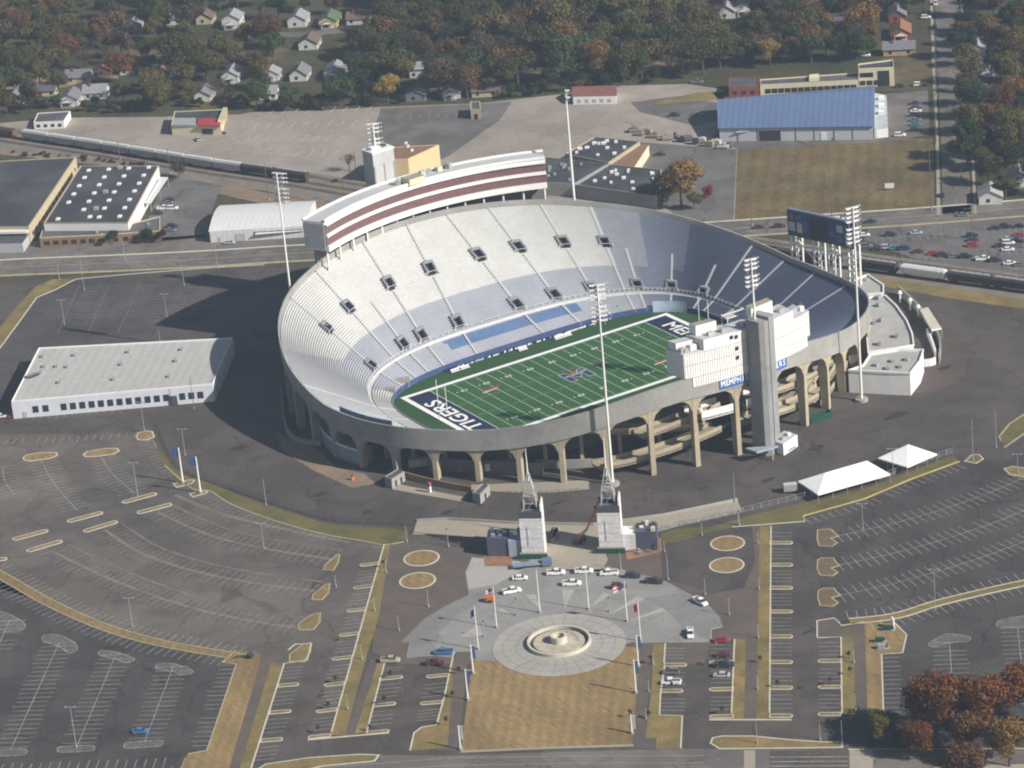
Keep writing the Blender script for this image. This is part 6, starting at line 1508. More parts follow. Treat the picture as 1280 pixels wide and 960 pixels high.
# utility poles
def upole(b, tp, lab, g='timber utility poles'):
    t, B, H = pole_thing('utility_pole', lab, 'utility pole', G2(*b), tp, .2, wood, g)
    mb = MB(); d = Vector((math.cos(GRID), math.sin(GRID), 0)); mb.bar(B-d*1.2+Vector((0, 0, H-.8)), B+d*1.2+Vector((0, 0, H-.8)), .14, .14, wood); mb.build('crossarm', t)
ups = [((1164, 262), (1160, 175), 'timber utility pole at the avenue corner of the meadow'), ((1170, 180), (1168, 112), 'timber utility pole along the side street beside the meadow top'), ((1170, 120), (1168, 70), 'timber utility pole along the side street beside the depot'), ((1170, 84), (1168, 36), 'timber utility pole along the far side street'),
       ((940, 282), (936, 235), 'timber utility pole in front of the meadow left edge'), ((1040, 272), (1039, 190), 'thin utility pole behind the scoreboard'), ((150, 200), (147, 178), 'short utility pole along the railway left of the skylight factory'), ((213, 217), (211, 185), 'short utility pole along the railway above the skylight factory'), ((336, 250), (334, 205), 'utility pole beside the white metal shed'), ((1202, 190), (1200, 152), 'utility pole on the right kerb of the side street'), ((1280-78, 232), (1201, 210), 'low utility pole near the corner house'), ((1215, 300), (1213, 262), 'utility pole in the car park by the avenue'), ((430, 252), (427, 222), 'railway pole beside the skybox left end'), ((445, 214), (443, 188), 'pole by the bare tree and the warehouse')]
for b, tp, lab in ups: upole(b, tp, lab)
P = G(243, 1)
# ================================================================== trains
def wagon(name, lab, cat, p, ang, L, kind, grp):
    t = thing(name, lab, cat, (p[0], p[1], .3), grp, rz=ang)
    def bld(nm, mb): 
        o = mb.build(nm, None, origin=(0, 0, 0)); o.parent = t; return o
    hm = {'hopper': hopper_m, 'dark': hopper_d, 'rust': rust, 'white': white_roof}[kind]; W = 3.0
    mb = MB()
    if kind in ('hopper', 'white', 'dark'):
        prof = [(-W/2*.75, 1.0), (-W/2, 1.9), (-W/2, 3.7), (-W/2*.6, 4.3), (W/2*.6, 4.3), (W/2, 3.7), (W/2, 1.9), (W/2*.75, 1.0)]
    else: prof = [(-W/2, 1.0), (-W/2, 3.4), (W/2, 3.4), (W/2, 1.0)]
    n = len(prof); A = [(-L/2, y, z) for y, z in prof]; B = [(L/2, y, z) for y, z in prof]
    for i in range(n): j = (i+1) % n; mb.face([A[j], A[i], B[i], B[j]], hm)
    mb.face(A, hm); mb.face(B[::-1], hm); bld('body', mb)
    mb = MB()
    if kind != 'rust':
        mb.box(0, 0, 4.32, L*.94, .9, .14, 0, galv if kind == 'dark' else white_st)
        for k in range(-2, 3): mb.box(k*L/5.5, .75, 4.32, L/8, .5, .16, 0, galv)
    else: mb.box(0, 0, 3.41, L*.96, W*.8, .1, 0, hopper_d)
    bld('roof_walk', mb)
    for k in range(-5, 6, 2):
        for s in (-1,): mb = MB(); mb.box(k*L/13, s*(W/2+.05), 1.6, .12, .12, 2.0, 0, hm); bld('rib', mb)
    for s in (-1, 1):
        mb = MB()
        for dx in (-.9, .9):
            for dy in (-.75, .75): mb.tube((s*L*.38+dx, dy-.06, .45), (s*L*.38+dx, dy+.06, .45), .45, .45, 10, black_m)
        mb.box(s*L*.38, 0, .5, 2.6, 1.6, .35, 0, hopper_d); bld('bogie', mb)
    return t
railline = resample(offs(rlL, 2.35), .5)
def rail_at(px):  # nearest rail point to a photo x
    return min(range(len(railline)), key=lambda i: abs(PX((*railline[i][0], 2))[0]-px))
i0 = rail_at(24); LW = 15.2; k = 0
wn = ['leftmost', 'second from the left', 'third from the left', 'fourth from the left', 'fifth from the left', 'sixth from the left', 'seventh from the left', 'eighth from the left', 'ninth from the left', 'tenth from the left', 'eleventh from the left', 'twelfth from the left']
i = rail_at(2)
p, tt = railline[i]; wagon('freight_wagon', 'rusty dark wagon at the far left of the freight train', 'wagon', p, math.atan2(tt[1], tt[0]), 17, 'rust', 'wagons of the left freight train')
i = rail_at(30)+int(LW)
for k in range(8):
    p, tt = railline[i]; wagon('hopper_wagon', f'pale hopper wagon, {wn[k]} of the pale hoppers behind the factories', 'wagon', p, math.atan2(tt[1], tt[0]), LW, 'hopper', 'wagons of the left freight train'); i += int((LW+1.2)*2)
for k in range(2):
    p, tt = railline[i]; wagon('freight_wagon', ('dark wagon right behind the last pale hopper' if k == 0 else 'dark wagon at the right end of the left train, beside the skybox'), 'wagon', p, math.atan2(tt[1], tt[0]), 17, 'dark', 'wagons of the left freight train'); i += int(18.2*2)
rl2 = resample(offs(rlL, -3.45), .5); 
def rail2_at(px, z=2): return min(range(len(rl2)), key=lambda i: abs(PX((*rl2[i][0], z))[0]-px))
for px, L, kd, lab in ((945, 18, 'rust', 'rust brown wagon half hidden behind the right rim of the stadium'), (982, 18, 'rust', 'rust brown wagon behind the scoreboard legs'), (1027, 17, 'dark', 'dark hopper wagon behind the scoreboard right legs'), (1096, 17, 'dark', 'dark hopper wagon left of the bright white hopper'), (1155, 17.5, 'white', 'bright white covered hopper wagon on the right hand tracks'), (1213, 17, 'dark', 'black tank style wagon right of the white hopper'), (1268, 17, 'dark', 'black wagon at the right border of the photo')):
    i = rail2_at(px); p, tt = rl2[i]; wagon('hopper_wagon' if kd != 'rust' else 'freight_wagon', lab, 'wagon', p, math.atan2(tt[1], tt[0]), L, kd, 'wagons on the right hand tracks')

# ================================================================== vehicles
def car_proto(kind):
    t = thing(kind, '', {'sedan': 'car', 'suv': 'car', 'pickup_truck': 'pickup truck'}[kind], (0, 0, 0))
    def add(nm, mb, smooth=False): o = mb.build(nm, None, origin=(0, 0, 0)); o.parent = t; return o
    L, W = {'sedan': (4.8, 1.85), 'suv': (4.9, 1.95), 'pickup_truck': (5.8, 2.0)}[kind]
    def loft(secs, m_):   # sections: x, half width bottom, half width top, z0, z1
        mb = MB(); R_ = []
        for x, wb, wt, z0, z1 in secs: R_.append([(x, -wb, z0), (x, wb, z0), (x, wb, (z0+z1)/2), (x, wt, z1), (x, -wt, z1), (x, -wb, (z0+z1)/2)])
        for a, b in zip(R_, R_[1:]):
            for i in range(6): j = (i+1) % 6; mb.face([a[i], a[j], b[j], b[i]], m_)
        mb.face(R_[0][::-1], m_); mb.face(R_[-1], m_); return mb
    h = L/2; w = W/2
    hood = {'sedan': .92, 'suv': 1.05, 'pickup_truck': 1.1}[kind]
    mb = loft([(-h, w*.86, w*.8, .38, hood-.12), (-h+.25, w, w*.93, .3, hood), (h-.9, w, w*.92, .3, hood), (h-.15, w*.92, w*.82, .32, hood-.14), (h, w*.8, w*.72, .4, hood-.3)], paint)
    if kind == 'pickup_truck':   # bed opening
        mb.face([(-h+.25, -w*.72, hood+.02), (-.55, -w*.72, hood+.02), (-.55, w*.72, hood+.02), (-h+.25, w*.72, hood+.02)], dark_st)
        for s in (-1, 1): mb.box(-h/2-.2, s*w*.84, hood, h-.6, .16, .22, 0, paint)
        mb.box(-h+.16, 0, hood, .12, W*.86, .2, 0, paint)
    add('body', mb)
    top = {'sedan': 1.45, 'suv': 1.78, 'pickup_truck': 1.85}[kind]
    x0, x1, x2, x3 = {'sedan': (-1.75, -1.05, .5, 1.25), 'suv': (-2.3, -2.0, .45, 1.2), 'pickup_truck': (-.55, -.4, .95, 1.65)}[kind]
    add('window', loft([(x0, w*.88, w*.86, hood-.02, hood+.02), (x1, w*.86, w*.72, hood-.02, top-.06), (x2, w*.86, w*.72, hood-.02, top-.06), (x3, w*.88, w*.86, hood-.02, hood+.02)], dark_glass))
    mb = MB(); mb.box((x1+x2)/2, 0, top-.08, x2-x1+.1, W*.75, .09, 0, paint)
    for s in (-1, 1):
        for x in ((x1+x2)/2, x1+.1, x2-.1): mb.bar((x, s*w*.885, hood), (x, s*w*.745, top-.04), .1, .06, paint)
    add('roof', mb)
    for x in (h*.6, -h*.6):
        for s in (-1, 1): mb = MB(); mb.tube((x, s*(w-.2), .34), (x, s*(w+.02), .34), .34, .34, 10, black_m); mb.tube((x, s*(w+.021), .34), (x, s*(w+.03), .34), .2, .2, 8, galv); add('wheel', mb)
    for s in (-1, 1): mb = MB(); mb.box(h-.12, s*w*.6, hood-.36, .2, .3, .14, 0, M('headlight glass', (.7, .7, .7), rough=.2)); add('headlight', mb)
    return t
protos = {k: car_proto(k) for k in ('sedan', 'suv', 'pickup_truck')}; used = set()
COL = {'white': (.78, .78, .76), 'black': (.018, .018, .02), 'dark': (.035, .037, .045), 'red': (.34, .03, .035), 'maroon': (.10, .022, .025), 'silver': (.42, .43, .45), 'grey': (.16, .165, .175), 'blue': (.05, .17, .36), 'teal': (.05, .22, .24), 'tan': (.42, .37, .28), 'dark blue': (.03, .05, .11)}
def car(kind, px, colr, label, group, az=AXW, flip=False):
    P = G(*px); place(protos[kind], used, (P.x, P.y, .08), az+(PI if flip else 0), label, group, None, COL[colr], ('body', 'roof'))
pg = 'vehicles parked on the plaza'
hz = math.radians(-41.9+4)
car('sedan', (650, 724.5), 'white', 'white saloon car at the left of the plaza near the long blue trailer', pg, hz)
car('pickup_truck', (640, 741), 'white', 'white pickup with equipment next to the small orange machine', pg, hz+.35)
car('pickup_truck', (695, 718), 'white', 'white pickup leftmost in the back row facing the gate towers', pg, hz+.05)
car('pickup_truck', (730, 716), 'white', 'white pickup with ladder rack in the middle of the back row', pg, hz)
car('pickup_truck', (761.5, 718.5), 'white', 'white pickup in the back row just left of the dark cars', pg, hz+.05, True)
car('pickup_truck', (715, 731.5), 'white', 'long white pickup alone in front of the back row', pg, hz)
car('suv', (773.5, 735.5), 'maroon', 'dark car behind the large striped flag', pg, hz)
car('suv', (791, 722), 'dark', 'dark car in the back row right of the white pickups', pg, hz-.1)
car('pickup_truck', (817.5, 729), 'dark', 'dark pickup at the right end of the back row', pg, hz-.2)
car('pickup_truck', (875.5, 754.5), 'white', 'white pickup at the right rim of the plaza paving', pg, hz-.9)
car('pickup_truck', (863, 794), 'white', 'white pickup standing end on at the head of the right aisle', pg, hz-1.5)
pr_ = 'vehicles parked in the promenade bays'
car('sedan', (902, 802), 'red', 'bright red car topmost in the right bays', pr_, AXW); car('sedan', (904, 821), 'maroon', 'dark maroon car second down in the right bays', pr_, AXW); car('pickup_truck', (905.5, 833), 'dark', 'black pickup next to the maroon car in the right bays', pr_, AXW); car('sedan', (902, 846), 'silver', 'silver car lowest in the right bays', pr_, AXW, True)
car('suv', (839, 842), 'grey', 'dark grey car in the left bays of the right aisle above the white pickup', pr_, AXW, True); car('pickup_truck', (839, 855), 'white', 'white pickup in the left bays of the right aisle', pr_, AXW, True)
car('pickup_truck', (554.5, 817.5), 'blue', 'bright blue pickup at the left edge of the plaza', pr_, AXW, True); car('pickup_truck', (544, 831), 'maroon', 'dark red pickup below the blue one at the left aisle', pr_, AXW); car('pickup_truck', (488, 827.5), 'tan', 'tan flatbed pickup at the head of the left bays', pr_, AXW)
car('sedan', (176, 916), 'blue', 'lone blue car in the bottom left lot', None, AXW+.1)
car('sedan', (1, 522), 'white', 'white car at the left border by the white building', None, AXW); car('sedan', (17, 522), 'red', 'red car at the left border beside the white building', None, AXW)
P = G(613, 752); om = thing('road_machine', 'small orange machine on the plaza behind a white pickup', 'machine', (P.x, P.y, 0)); mb = MB(); mb.box(P.x, P.y, .5, 3.2, 1.7, 1.2, hz, orange_m); mb.build('body', om); mb = MB(); mb.box(P.x, P.y, 0.1, 1.0, 2., .7, hz, black_m); mb.build('wheel', om)
P = G(664, 709); lt = thing('flatbed_trailer', 'long pale blue flatbed trailer with a blue cab below the left gate tower', 'trailer', (P.x, P.y, 0)); mb = MB(); mb.box(P.x, P.y, 1., 11, 2.3, .5, hz+.15, M('faded blue deck', (.22, .28, .34))); mb.build('deck', lt)
Q = G(684, 707.5); mb = MB(); mb.box(Q.x, Q.y, .5, 3.0, 2.2, 2.0, hz+.15, M('blue cab paint', (.10, .16, .25))); mb.build('cab', lt)
for s in (-4, -3, 3.6): mb = MB(); mb.box(P.x+math.cos(hz+.15)*s, P.y+math.sin(hz+.15)*s, .08, .8, 2.2, .8, hz, black_m); mb.build('wheel', lt)
# right car park by the avenue
cpg = 'cars in the car park beside the avenue'
def Z8(*p): return zz(900, 190, 3.368, p)
cp = [((605, 355), 'white', 'sedan', 'white car alone left in the first row by the avenue'), ((720, 354), 'dark', 'suv', 'dark car second from the left in the first row by the avenue'), ((826, 346), 'silver', 'sedan', 'silver car third in the first row by the avenue'), ((615, 402), 'grey', 'suv', 'grey car by the scoreboard mast along the tracks'), ((662, 412), 'dark', 'sedan', 'dark car second along the tracks behind the wagons'), ((702, 408), 'silver', 'suv', 'silver car behind the dark wagons along the tracks'), ((735, 410), 'teal', 'sedan', 'teal car behind the white hopper along the tracks'), ((778, 412), 'dark blue', 'suv', 'navy car behind the white hopper along the tracks'), ((835, 425), 'maroon', 'sedan', 'maroon car behind the white hopper along the tracks'), ((898, 432), 'red', 'sedan', 'red car behind the right end of the white hopper'), ((940, 440), 'dark', 'suv', 'dark car right of the red car by the hopper'),
      ((1062, 358), 'dark', 'suv', 'black car above a red one in the middle of the car park'), ((1066, 376), 'dark blue', 'sedan', 'navy car between a black and a red one in the car park'), ((1066, 398), 'red', 'suv', 'red car at the near end of the middle block in the car park'), ((1160, 326), 'dark', 'sedan', 'dark car in the pair near the avenue kerb, left'), ((1202, 320), 'black', 'suv', 'black car in the pair near the avenue kerb, right'), ((1262, 318), 'black', 'sedan', 'black car near the avenue at the right border'), ((1212, 372), 'silver', 'sedan', 'silver car topmost of the right block'), ((1214, 388), 'white', 'suv', 'white car second of the right block'), ((1262, 355), 'red', 'sedan', 'red car in the right block near the border'), ((1212, 416), 'white', 'sedan', 'white car lowest of the right block'), ((1252, 382), 'black', 'suv', 'black car in the right block below the red one'), ((1258, 402), 'grey', 'sedan', 'grey car in the right block near the border'), ((1180, 400), 'dark', 'sedan', 'dark car left of the lowest white car in the right block'),
      ((1108, 456), 'white', 'pickup_truck', 'white pickup behind the black wagons'), ((1220, 474), 'white', 'sedan', 'white car behind the black wagons near the right border'), ((1160, 462), 'dark', 'suv', 'dark car between the two white vehicles behind the black wagons'), ((1262, 480), 'grey', 'sedan', 'grey car behind the wagons at the right border'), ((1035, 446), 'black', 'suv', 'black car behind the wagons left of the white pickup'), ((985, 444), 'grey', 'sedan', 'grey car right of the hopper end along the tracks')]
for q, c_, kd, lab in cp: car(kd, Z8(q)[0], c_, lab, cpg, AXW+.05)
tg = 'cars driving on the avenue and side street'
av_a = math.radians(-37)
for q, c_, kd, lab in (((500, 291), 'white', 'suv', 'white car on the avenue behind the scoreboard'), ((636, 298), 'dark', 'sedan', 'dark car on the avenue right of the scoreboard'), ((165, 322), 'maroon', 'sedan', 'maroon car on the avenue near the level crossing, left one'), ((252, 318), 'maroon', 'suv', 'maroon car on the avenue near the level crossing, right one'), ((1022, 270), 'grey', 'sedan', 'grey car on the avenue at the side street corner')): car(kd, Z8(q)[0], c_, lab, tg, av_a)
for q, c_, kd, lab in (((935, 186), 'dark', 'sedan', 'dark car on the side street near the meadow corner'),): car(kd, Z8(q)[0], c_, lab, tg, GRID)
for q, c_, kd, lab in (((838, 22), 'white', 'pickup_truck', 'white truck far up the side street'), ((832, 78), 'dark', 'sedan', 'dark car far up the side street'), ((834, 138), 'dark', 'suv', 'dark car on the left kerb of the side street'), ((842, 268), 'black', 'sedan', 'black car in tree shade on the side street')): car(kd, zz(960, 0, 4, [q])[0], c_, lab, tg, GRID)
dg = 'cars at the blue roofed hall and around the school'
for q, c_, kd, lab, az in (((735, 522), 'dark blue', 'sedan', 'navy car topmost in the depot row', AXW), ((738, 546), 'maroon', 'sedan', 'dark red car in the depot row', AXW), ((740, 561), 'white', 'sedan', 'white car in the depot row', AXW), ((736, 582), 'dark', 'suv', 'dark car in the depot row below the white one', AXW), ((738, 606), 'grey', 'sedan', 'grey car in the depot row', AXW), ((738, 628), 'teal', 'sedan', 'teal car in the depot row', AXW), ((738, 657), 'black', 'suv', 'black car lowest in the depot row', AXW), ((660, 682), 'white', 'suv', 'white car at the corner of the depot lot', AXW), ((437, 692), 'white', 'sedan', 'white car in front of the blue roofed hall', AXW), ((345, 697), 'dark', 'sedan', 'dark car in front of the blue roofed hall', AXW), ((85, 688), 'white', 'pickup_truck', 'white pickup at the hall porch', AXW), ((755, 430), 'white', 'suv', 'white car by the drive of the school', AXW), ((662, 438), 'dark', 'suv', 'dark car by the drive of the school', AXW), ((785, 432), 'dark', 'sedan', 'dark car right of the white one on the school drive', AXW), ((1000, 388), 'silver', 'sedan', 'silver car beside the grey roofed house', AXW), ((1105, 384), 'white', 'sedan', 'white car beside the grey roofed house', AXW), ((485, 282), 'white', 'suv', 'white car behind the school wing', AXW), ((790, 92), 'white', 'suv', 'white car at the far brick houses', AXW)):
    car(kd, zz(960, 0, 4, [q])[0], c_, lab, dg, az)
for q, c_, kd, lab in (((1178, 682), 'black', 'sedan', 'black car left in front of the blue hall'), ((1268, 676), 'black', 'suv', 'black car right of another in front of the blue hall'), ((815, 582), 'dark', 'suv', 'dark car on the pale lot left of the blue hall'), ((740, 778), 'dark', 'sedan', 'dark car by the black roofed works'), ((925, 578), 'grey', 'sedan', 'grey car at the corner of the hall shadow'), ((925, 415), 'grey', 'pickup_truck', 'grey truck under the trees above the pale lot')): car(kd, zz(640, 0, 4, [q])[0], c_, lab, dg)
car('sedan', zz(0, 0, 4, [(992, 702)])[0], 'silver', 'silver car before the cream roadside building', dg, 1.2); car('sedan', zz(0, 0, 4, [(1105, 672)])[0], 'dark', 'dark car at the corner of the cream roadside building', dg)
fg = 'cars in the factory yard'
for q, c_, kd, lab in (((655, 262), 'white', 'pickup_truck', 'white truck at the loading canopy of the skylight factory'), ((690, 262), 'white', 'suv', 'white car at the factory loading dock'), ((680, 228), 'dark', 'sedan', 'dark car near the top of the factory yard'), ((672, 240), 'grey', 'sedan', 'grey car near the loading canopy'), ((630, 282), 'dark', 'suv', 'dark car nearest the factory wall'), ((690, 334), 'dark', 'suv', 'dark car in front of the factory annex'), ((682, 350), 'grey', 'sedan', 'grey car by the round shrubs of the annex'), ((918, 400), 'silver', 'sedan', 'silver car before the white metal shed')): car(kd, Z0(q)[0], c_, lab, fg)
# scrap row beyond the works: trailers and skips
for i in range(15):
    px = 792+i*8.6; py = 165+max(0, i)*1.35+(3 if i % 2 else 0); P = G(px, py); c_ = R.choice([(.3, .26, .2), (.05, .055, .06), (.5, .48, .42), (.16, .17, .18), (.1, .11, .13)])
    lab = 'old trailer or skip in the row of scrap beyond the black roofed works'
    t = thing('scrap_trailer', lab, 'scrap trailer', (P.x, P.y, 0), lab); L_ = R.uniform(2.5, 5); mb = MB(); a_ = AXW+R.uniform(-.4, .4); mb.box(P.x, P.y, .5, L_, 2.2, R.uniform(.8, 2.), a_, obm); mb.box(P.x+.3, P.y, 2.0, L_*.4, 1.2, .6, a_, obm); o = mb.build('body', t); o.color = (*c_, 1)
    mb = MB(); mb.box(P.x, P.y, 0.02, L_*.4, 2.3, .5, a_, black_m); mb.build('wheel', t)
# ================================================================== houses
HB = []
def house(px, w, d, h, roofc, wallc, label, rot=GRID, rise=2.4, porch=False):
    P = G(*px); x, y = P.x, P.y; HB.append((px, w, h))
    t = thing('house', label, 'house', (x, y, 0), 'houses of the neighbourhood', rz=rot)
    def add(nm, mb, colr=None, par=None):
        o = mb.build(nm, None, origin=(0, 0, 0)); o.parent = par or t
        if colr: o.color = (*colr, 1)
        return o
    # ridge along local x; the gables face +-x, and the long fronts face +-y
    mb = MB(); mb.prism([(-w/2, -d/2), (w/2, -d/2), (w/2, d/2), (-w/2, d/2)], 0, h, obm, cap=False)
    for s in (-1, 1):
        tri = [(s*w/2, -d/2, h), (s*w/2, d/2, h), (s*w/2, 0, h+rise)]; mb.face(tri if s > 0 else tri[::-1], obm)
    add('wall', mb, wallc)
    mb = MB(); e = .5; k = rise/(d/2); zb = h-e*k+.05
    for s in (-1, 1):
        q = [(-w/2-e, s*(d/2+e), zb), (w/2+e, s*(d/2+e), zb), (w/2+e, 0, h+rise+.05), (-w/2-e, 0, h+rise+.05)]
        mb.face(q if s < 0 else q[::-1], obm); up = [(a, b, c+.18) for a, b, c in q]; mb.face(up if s < 0 else up[::-1], obm)
        mb.face([q[0], q[1], up[1], up[0]], obm); mb.face([q[1], q[2], up[2], up[1]], obm); mb.face([q[3], q[0], up[0], up[3]], obm)
    rf = add('roof', mb, roofc)
    mb = MB(); mb.box(w*.2, d*.12, h+rise*.5, .7, .7, rise*.9, 0, brick_w); add('chimney', mb, None, rf)
    for s, fx in ((-1, (-.3, .28)), (1, (-.3, .28))):
        for f in fx: mb = MB(); mb.box(w*f, s*(d/2+.04), 1.0, 1.3, .1, 1.4, 0, dark_glass); add('window', mb)
    for s in (-1, 1): mb = MB(); mb.box(s*(w/2+.04), d*.1, 1.0, .1, 1.4, 1.4, 0, dark_glass); add('window', mb)
    mb = MB(); mb.box(0, -d/2-.05, .1, 1.1, .1, 2.1, 0, brown_w); add('door', mb)
    if porch:
        mb = MB(); mb.prism([(-w/2-2.4, -d*.32), (-w/2, -d*.32), (-w/2, d*.32), (-w/2-2.4, d*.32)], 0, .3, conc)
        rr = [(-w/2-2.8, -d*.36, 2.5), (-w/2-2.8, d*.36, 2.5)]; mb.face([rr[0], (-w/2-2.8, 0, 2.5+rise*.55), (-w/2+1, 0, 2.5+rise*.55), (-w/2+1, -d*.36, 2.5)], obm); mb.face([(-w/2-2.8, 0, 2.5+rise*.55), rr[1], (-w/2+1, d*.36, 2.5), (-w/2+1, 0, 2.5+rise*.55)], obm)
        mb.face([rr[0], rr[1], (-w/2-2.8, 0, 2.5+rise*.55)], white_p)
        for y_ in (-d*.3, d*.3): mb.box(-w/2-2.3, y_, .3, .25, .25, 2.2, 0, white_p)
        add('porch', mb, roofc)
    return t
W_, GY, BR, RD, CR, GN, DK = (.56, .55, .52), (.17, .17, .185), (.14, .10, .08), (.30, .055, .05), (.5, .43, .3), (.10, .14, .09), (.10, .10, .115)
LG = (.27, .27, .28)
hs = [((170, 33), 13, 8, 3, LG, W_, 'white house with pale grey roof high up at the left'), ((219, 29), 8, 7, 3.4, LG, W_, 'small white gabled house near the top, left of a larger one'), ((258, 27), 10, 8, 3, BR, CR, 'cream house with brown roof between white houses at the top'), ((292, 32), 11, 9, 4.6, LG, W_, 'tall white gabled house beside the big russet tree'),
      ((167, 90), 12, 9, 3, RD, W_, 'white house with a bright red roof'), ((132, 92), 9, 8, 3, (.22, .08, .05), BR, 'low house with rusty red roof left of the bright red one'), ((205, 95), 11, 8, 3, (.20, .10, .08), W_, 'white house with maroon gable right of the red roof'), ((100, 101), 12, 8, 3, GY, CR, 'tan house with grey roof at the left'), ((22, 126), 12, 8, 3, GY, CR, 'cream house with grey roof at the far left'), ((90, 128), 12, 9, 3.2, GY, W_, 'white house with long grey roof above the white depot'), ((121, 121), 11, 8, 3.2, LG, (.5, .55, .62), 'pale blue gabled house above the pale lot'), ((256, 123), 11, 8, 3, GY, W_, 'white house with grey roof by the green yard'), ((291, 99), 12, 8, 3.4, LG, W_, 'white gabled house left of the green trees'), ((60, 118), 9, 7, 3, DK, CR, 'small dark roofed house under the left trees'),
      ((374, 30), 12, 9, 3.6, LG, W_, 'white house with pale roof right of the russet tree'), ((413, 30), 13, 9, 3.4, GN, (.55, .45, .2), 'yellow gabled house with green roof'), ((449, 28), 11, 8, 3, BR, W_, 'brown roofed house with small white gable beside the green roof'), ((388, 58), 12, 9, 3.2, BR, W_, 'brown roofed house with bright white gable facing the street'), ((340, 98), 8, 8, 3.2, LG, W_, 'narrow white house between green trees'), ((337, 122), 8, 7, 3, LG, W_, 'white carport house at the tree edge of the big lot'), ((376, 97), 12, 8, 3, GY, W_, 'white gabled house with grey roof in the middle yards'), ((420, 94), 12, 9, 3.2, LG, W_, 'white house with broken grey roof lines'), ((526, 94), 9, 8, 4.2, LG, W_, 'tall white house standing alone before the wood'), ((522, 122), 12, 9, 3, GY, GY, 'grey house in shade at the edge of the grey lot'), ((566, 119), 11, 8, 3, LG, W_, 'house with pale porch gable above the grey lot'), ((608, 118), 12, 8, 2.8, BR, CR, 'brown roofed house right of the pale porch house'),
      ((909, 20), 9, 8, 3.4, LG, W_, 'white gabled house in the wood at the top, left one'), ((930, 16), 9, 8, 4, LG, W_, 'white gabled house in the wood at the top, right one'), ((1049, 38), 11, 9, 3.6, DK, (.22, .07, .055), 'dark red brick house among trees'), ((1122, 22), 15, 8, 3, GY, (.22, .07, .055), 'brick house with grey roof far up the side street'), ((1126, 44), 15, 9, 3, (.26, .12, .07), (.24, .08, .06), 'brick house with orange brown roof along the side street'), ((1124, 66), 14, 9, 3, GY, (.45, .3, .2), 'house with dark grey roof behind the school lawn'), ((1222, 66), 11, 7, 3, LG, W_, 'pale house in the shade right of the side street'), ((1226, 90), 9, 7, 3.2, W_, W_, 'white flat looking garage right of the side street'), ((1237, 120), 14, 9, 3, DK, CR, 'cream house with dark grey roof right of the side street'), ((1238, 250), 11, 9, 3.2, (.34, .34, .33), W_, 'pale gabled house at the avenue corner on the right'), ((1274, 228), 10, 8, 3, LG, W_, 'white house at the right border behind trees'), ((1246, 178), 12, 8, 3, BR, (.25, .12, .09), 'brown house hidden in the trees on the right')]
for i, (px, w, d, h, rc, wc, lab) in enumerate(hs):
    house(px, w, d, h, rc, wc, lab, GRID+(PI/2 if i % 3 == 1 else 0), R.uniform(2.2, 3.0), i % 3 == 0)
for px in ([(240, 128), (300, 122), (330, 132), (300, 143), (250, 140)], [(500, 90), (600, 84), (600, 108), (505, 112)], [(150, 50), (215, 48), (230, 68), (150, 70)], [(290, 52), (360, 62), (350, 74), (300, 76)], [(60, 130), (110, 132), (90, 144), (50, 142)], [(1090, 76), (1165, 72), (1165, 100), (1095, 104)]): area('yard', px, yard_grass, .06, 3)
for px in ([(-20, 100), (60, 96), (110, 100), (60, 112), (-20, 110)], [(800, 60), (860, 56), (860, 80), (800, 82)]): area('yard', px, dirt, .055, 3)

# ================================================================== trees
def crown_mesh(name, n, seed, leaf, lobes=9, squash=.85):
    r = random.Random(seed); mb = MB(); L = []
    for k in range(lobes):
        a = r.random()*6.283; rr = r.uniform(.25, .68); z = r.uniform(-.32, .55); L.append((Vector((math.cos(a)*rr, math.sin(a)*rr, z)), r.uniform(.30, .5)))
    L.append((Vector((0, 0, .38)), .5))
    tot = sum(q[1]**2 for q in L); v, f = [], []
    for c, s in L:
        for k in range(int(n*s*s/tot)):
            d = Vector((r.gauss(0, 1), r.gauss(0, 1), r.gauss(0, 1))).normalized(); rad = s*(r.random()**.33)*r.uniform(.85, 1.12)
            p = c+d*rad; p.z = p.z*squash
            nn = (d+Vector((r.gauss(0, .5), r.gauss(0, .5), r.gauss(0, .5)))).normalized(); x = nn.orthogonal().normalized(); y = nn.cross(x); a = r.random()*6.28
            u = x*math.cos(a)+y*math.sin(a); w = nn.cross(u); q = leaf*r.uniform(.6, 1.35)
            i = len(v); v += [p-u*q, p-w*q*.55, p+u*q, p+w*q*.55]; f.append((i, i+1, i+2, i+3))
    me = bpy.data.meshes.new(name); me.from_pydata([tuple(q) for q in v], [], f); me.materials.append(leaf_m); me.update(); return me
def trunk_mesh(name, seed, branches=7):
    r = random.Random(seed); mb = MB(); mb.tube((0, 0, -1.35), (0, 0, -.35), .055, .04, 7, bark)
    for k in range(branches):
        a = r.random()*6.28; e = r.uniform(.35, .75); h0 = r.uniform(-.6, -.3); p = Vector((0, 0, h0)); q = Vector((math.cos(a)*e*.6, math.sin(a)*e*.6, h0+r.uniform(.35, .8)))
        mb.tube(p, q, .026, .010, 5, bark, cap=False); q2 = q+Vector((math.cos(a+.5)*.2, math.sin(a+.5)*.2, .25)); mb.tube(q, q2, .010, .004, 4, bark, cap=False)
    me = bpy.data.meshes.new(name); me.from_pydata(mb.v, [], mb.f); me.materials.append(bark); me.update(); return me
CM = [crown_mesh('crown', 3000, s, .066, 6+(s*5) % 11, .7+.05*(s % 8)) for s in range(12)]
CH = [crown_mesh('crown', 7500, 50+s, .05, 13) for s in range(3)]
CB = [crown_mesh('crown', 420, 80+s, .06, 9) for s in range(2)]
TM = [trunk_mesh('trunk', s) for s in range(4)]
TBare = trunk_mesh('trunk', 9, 26)
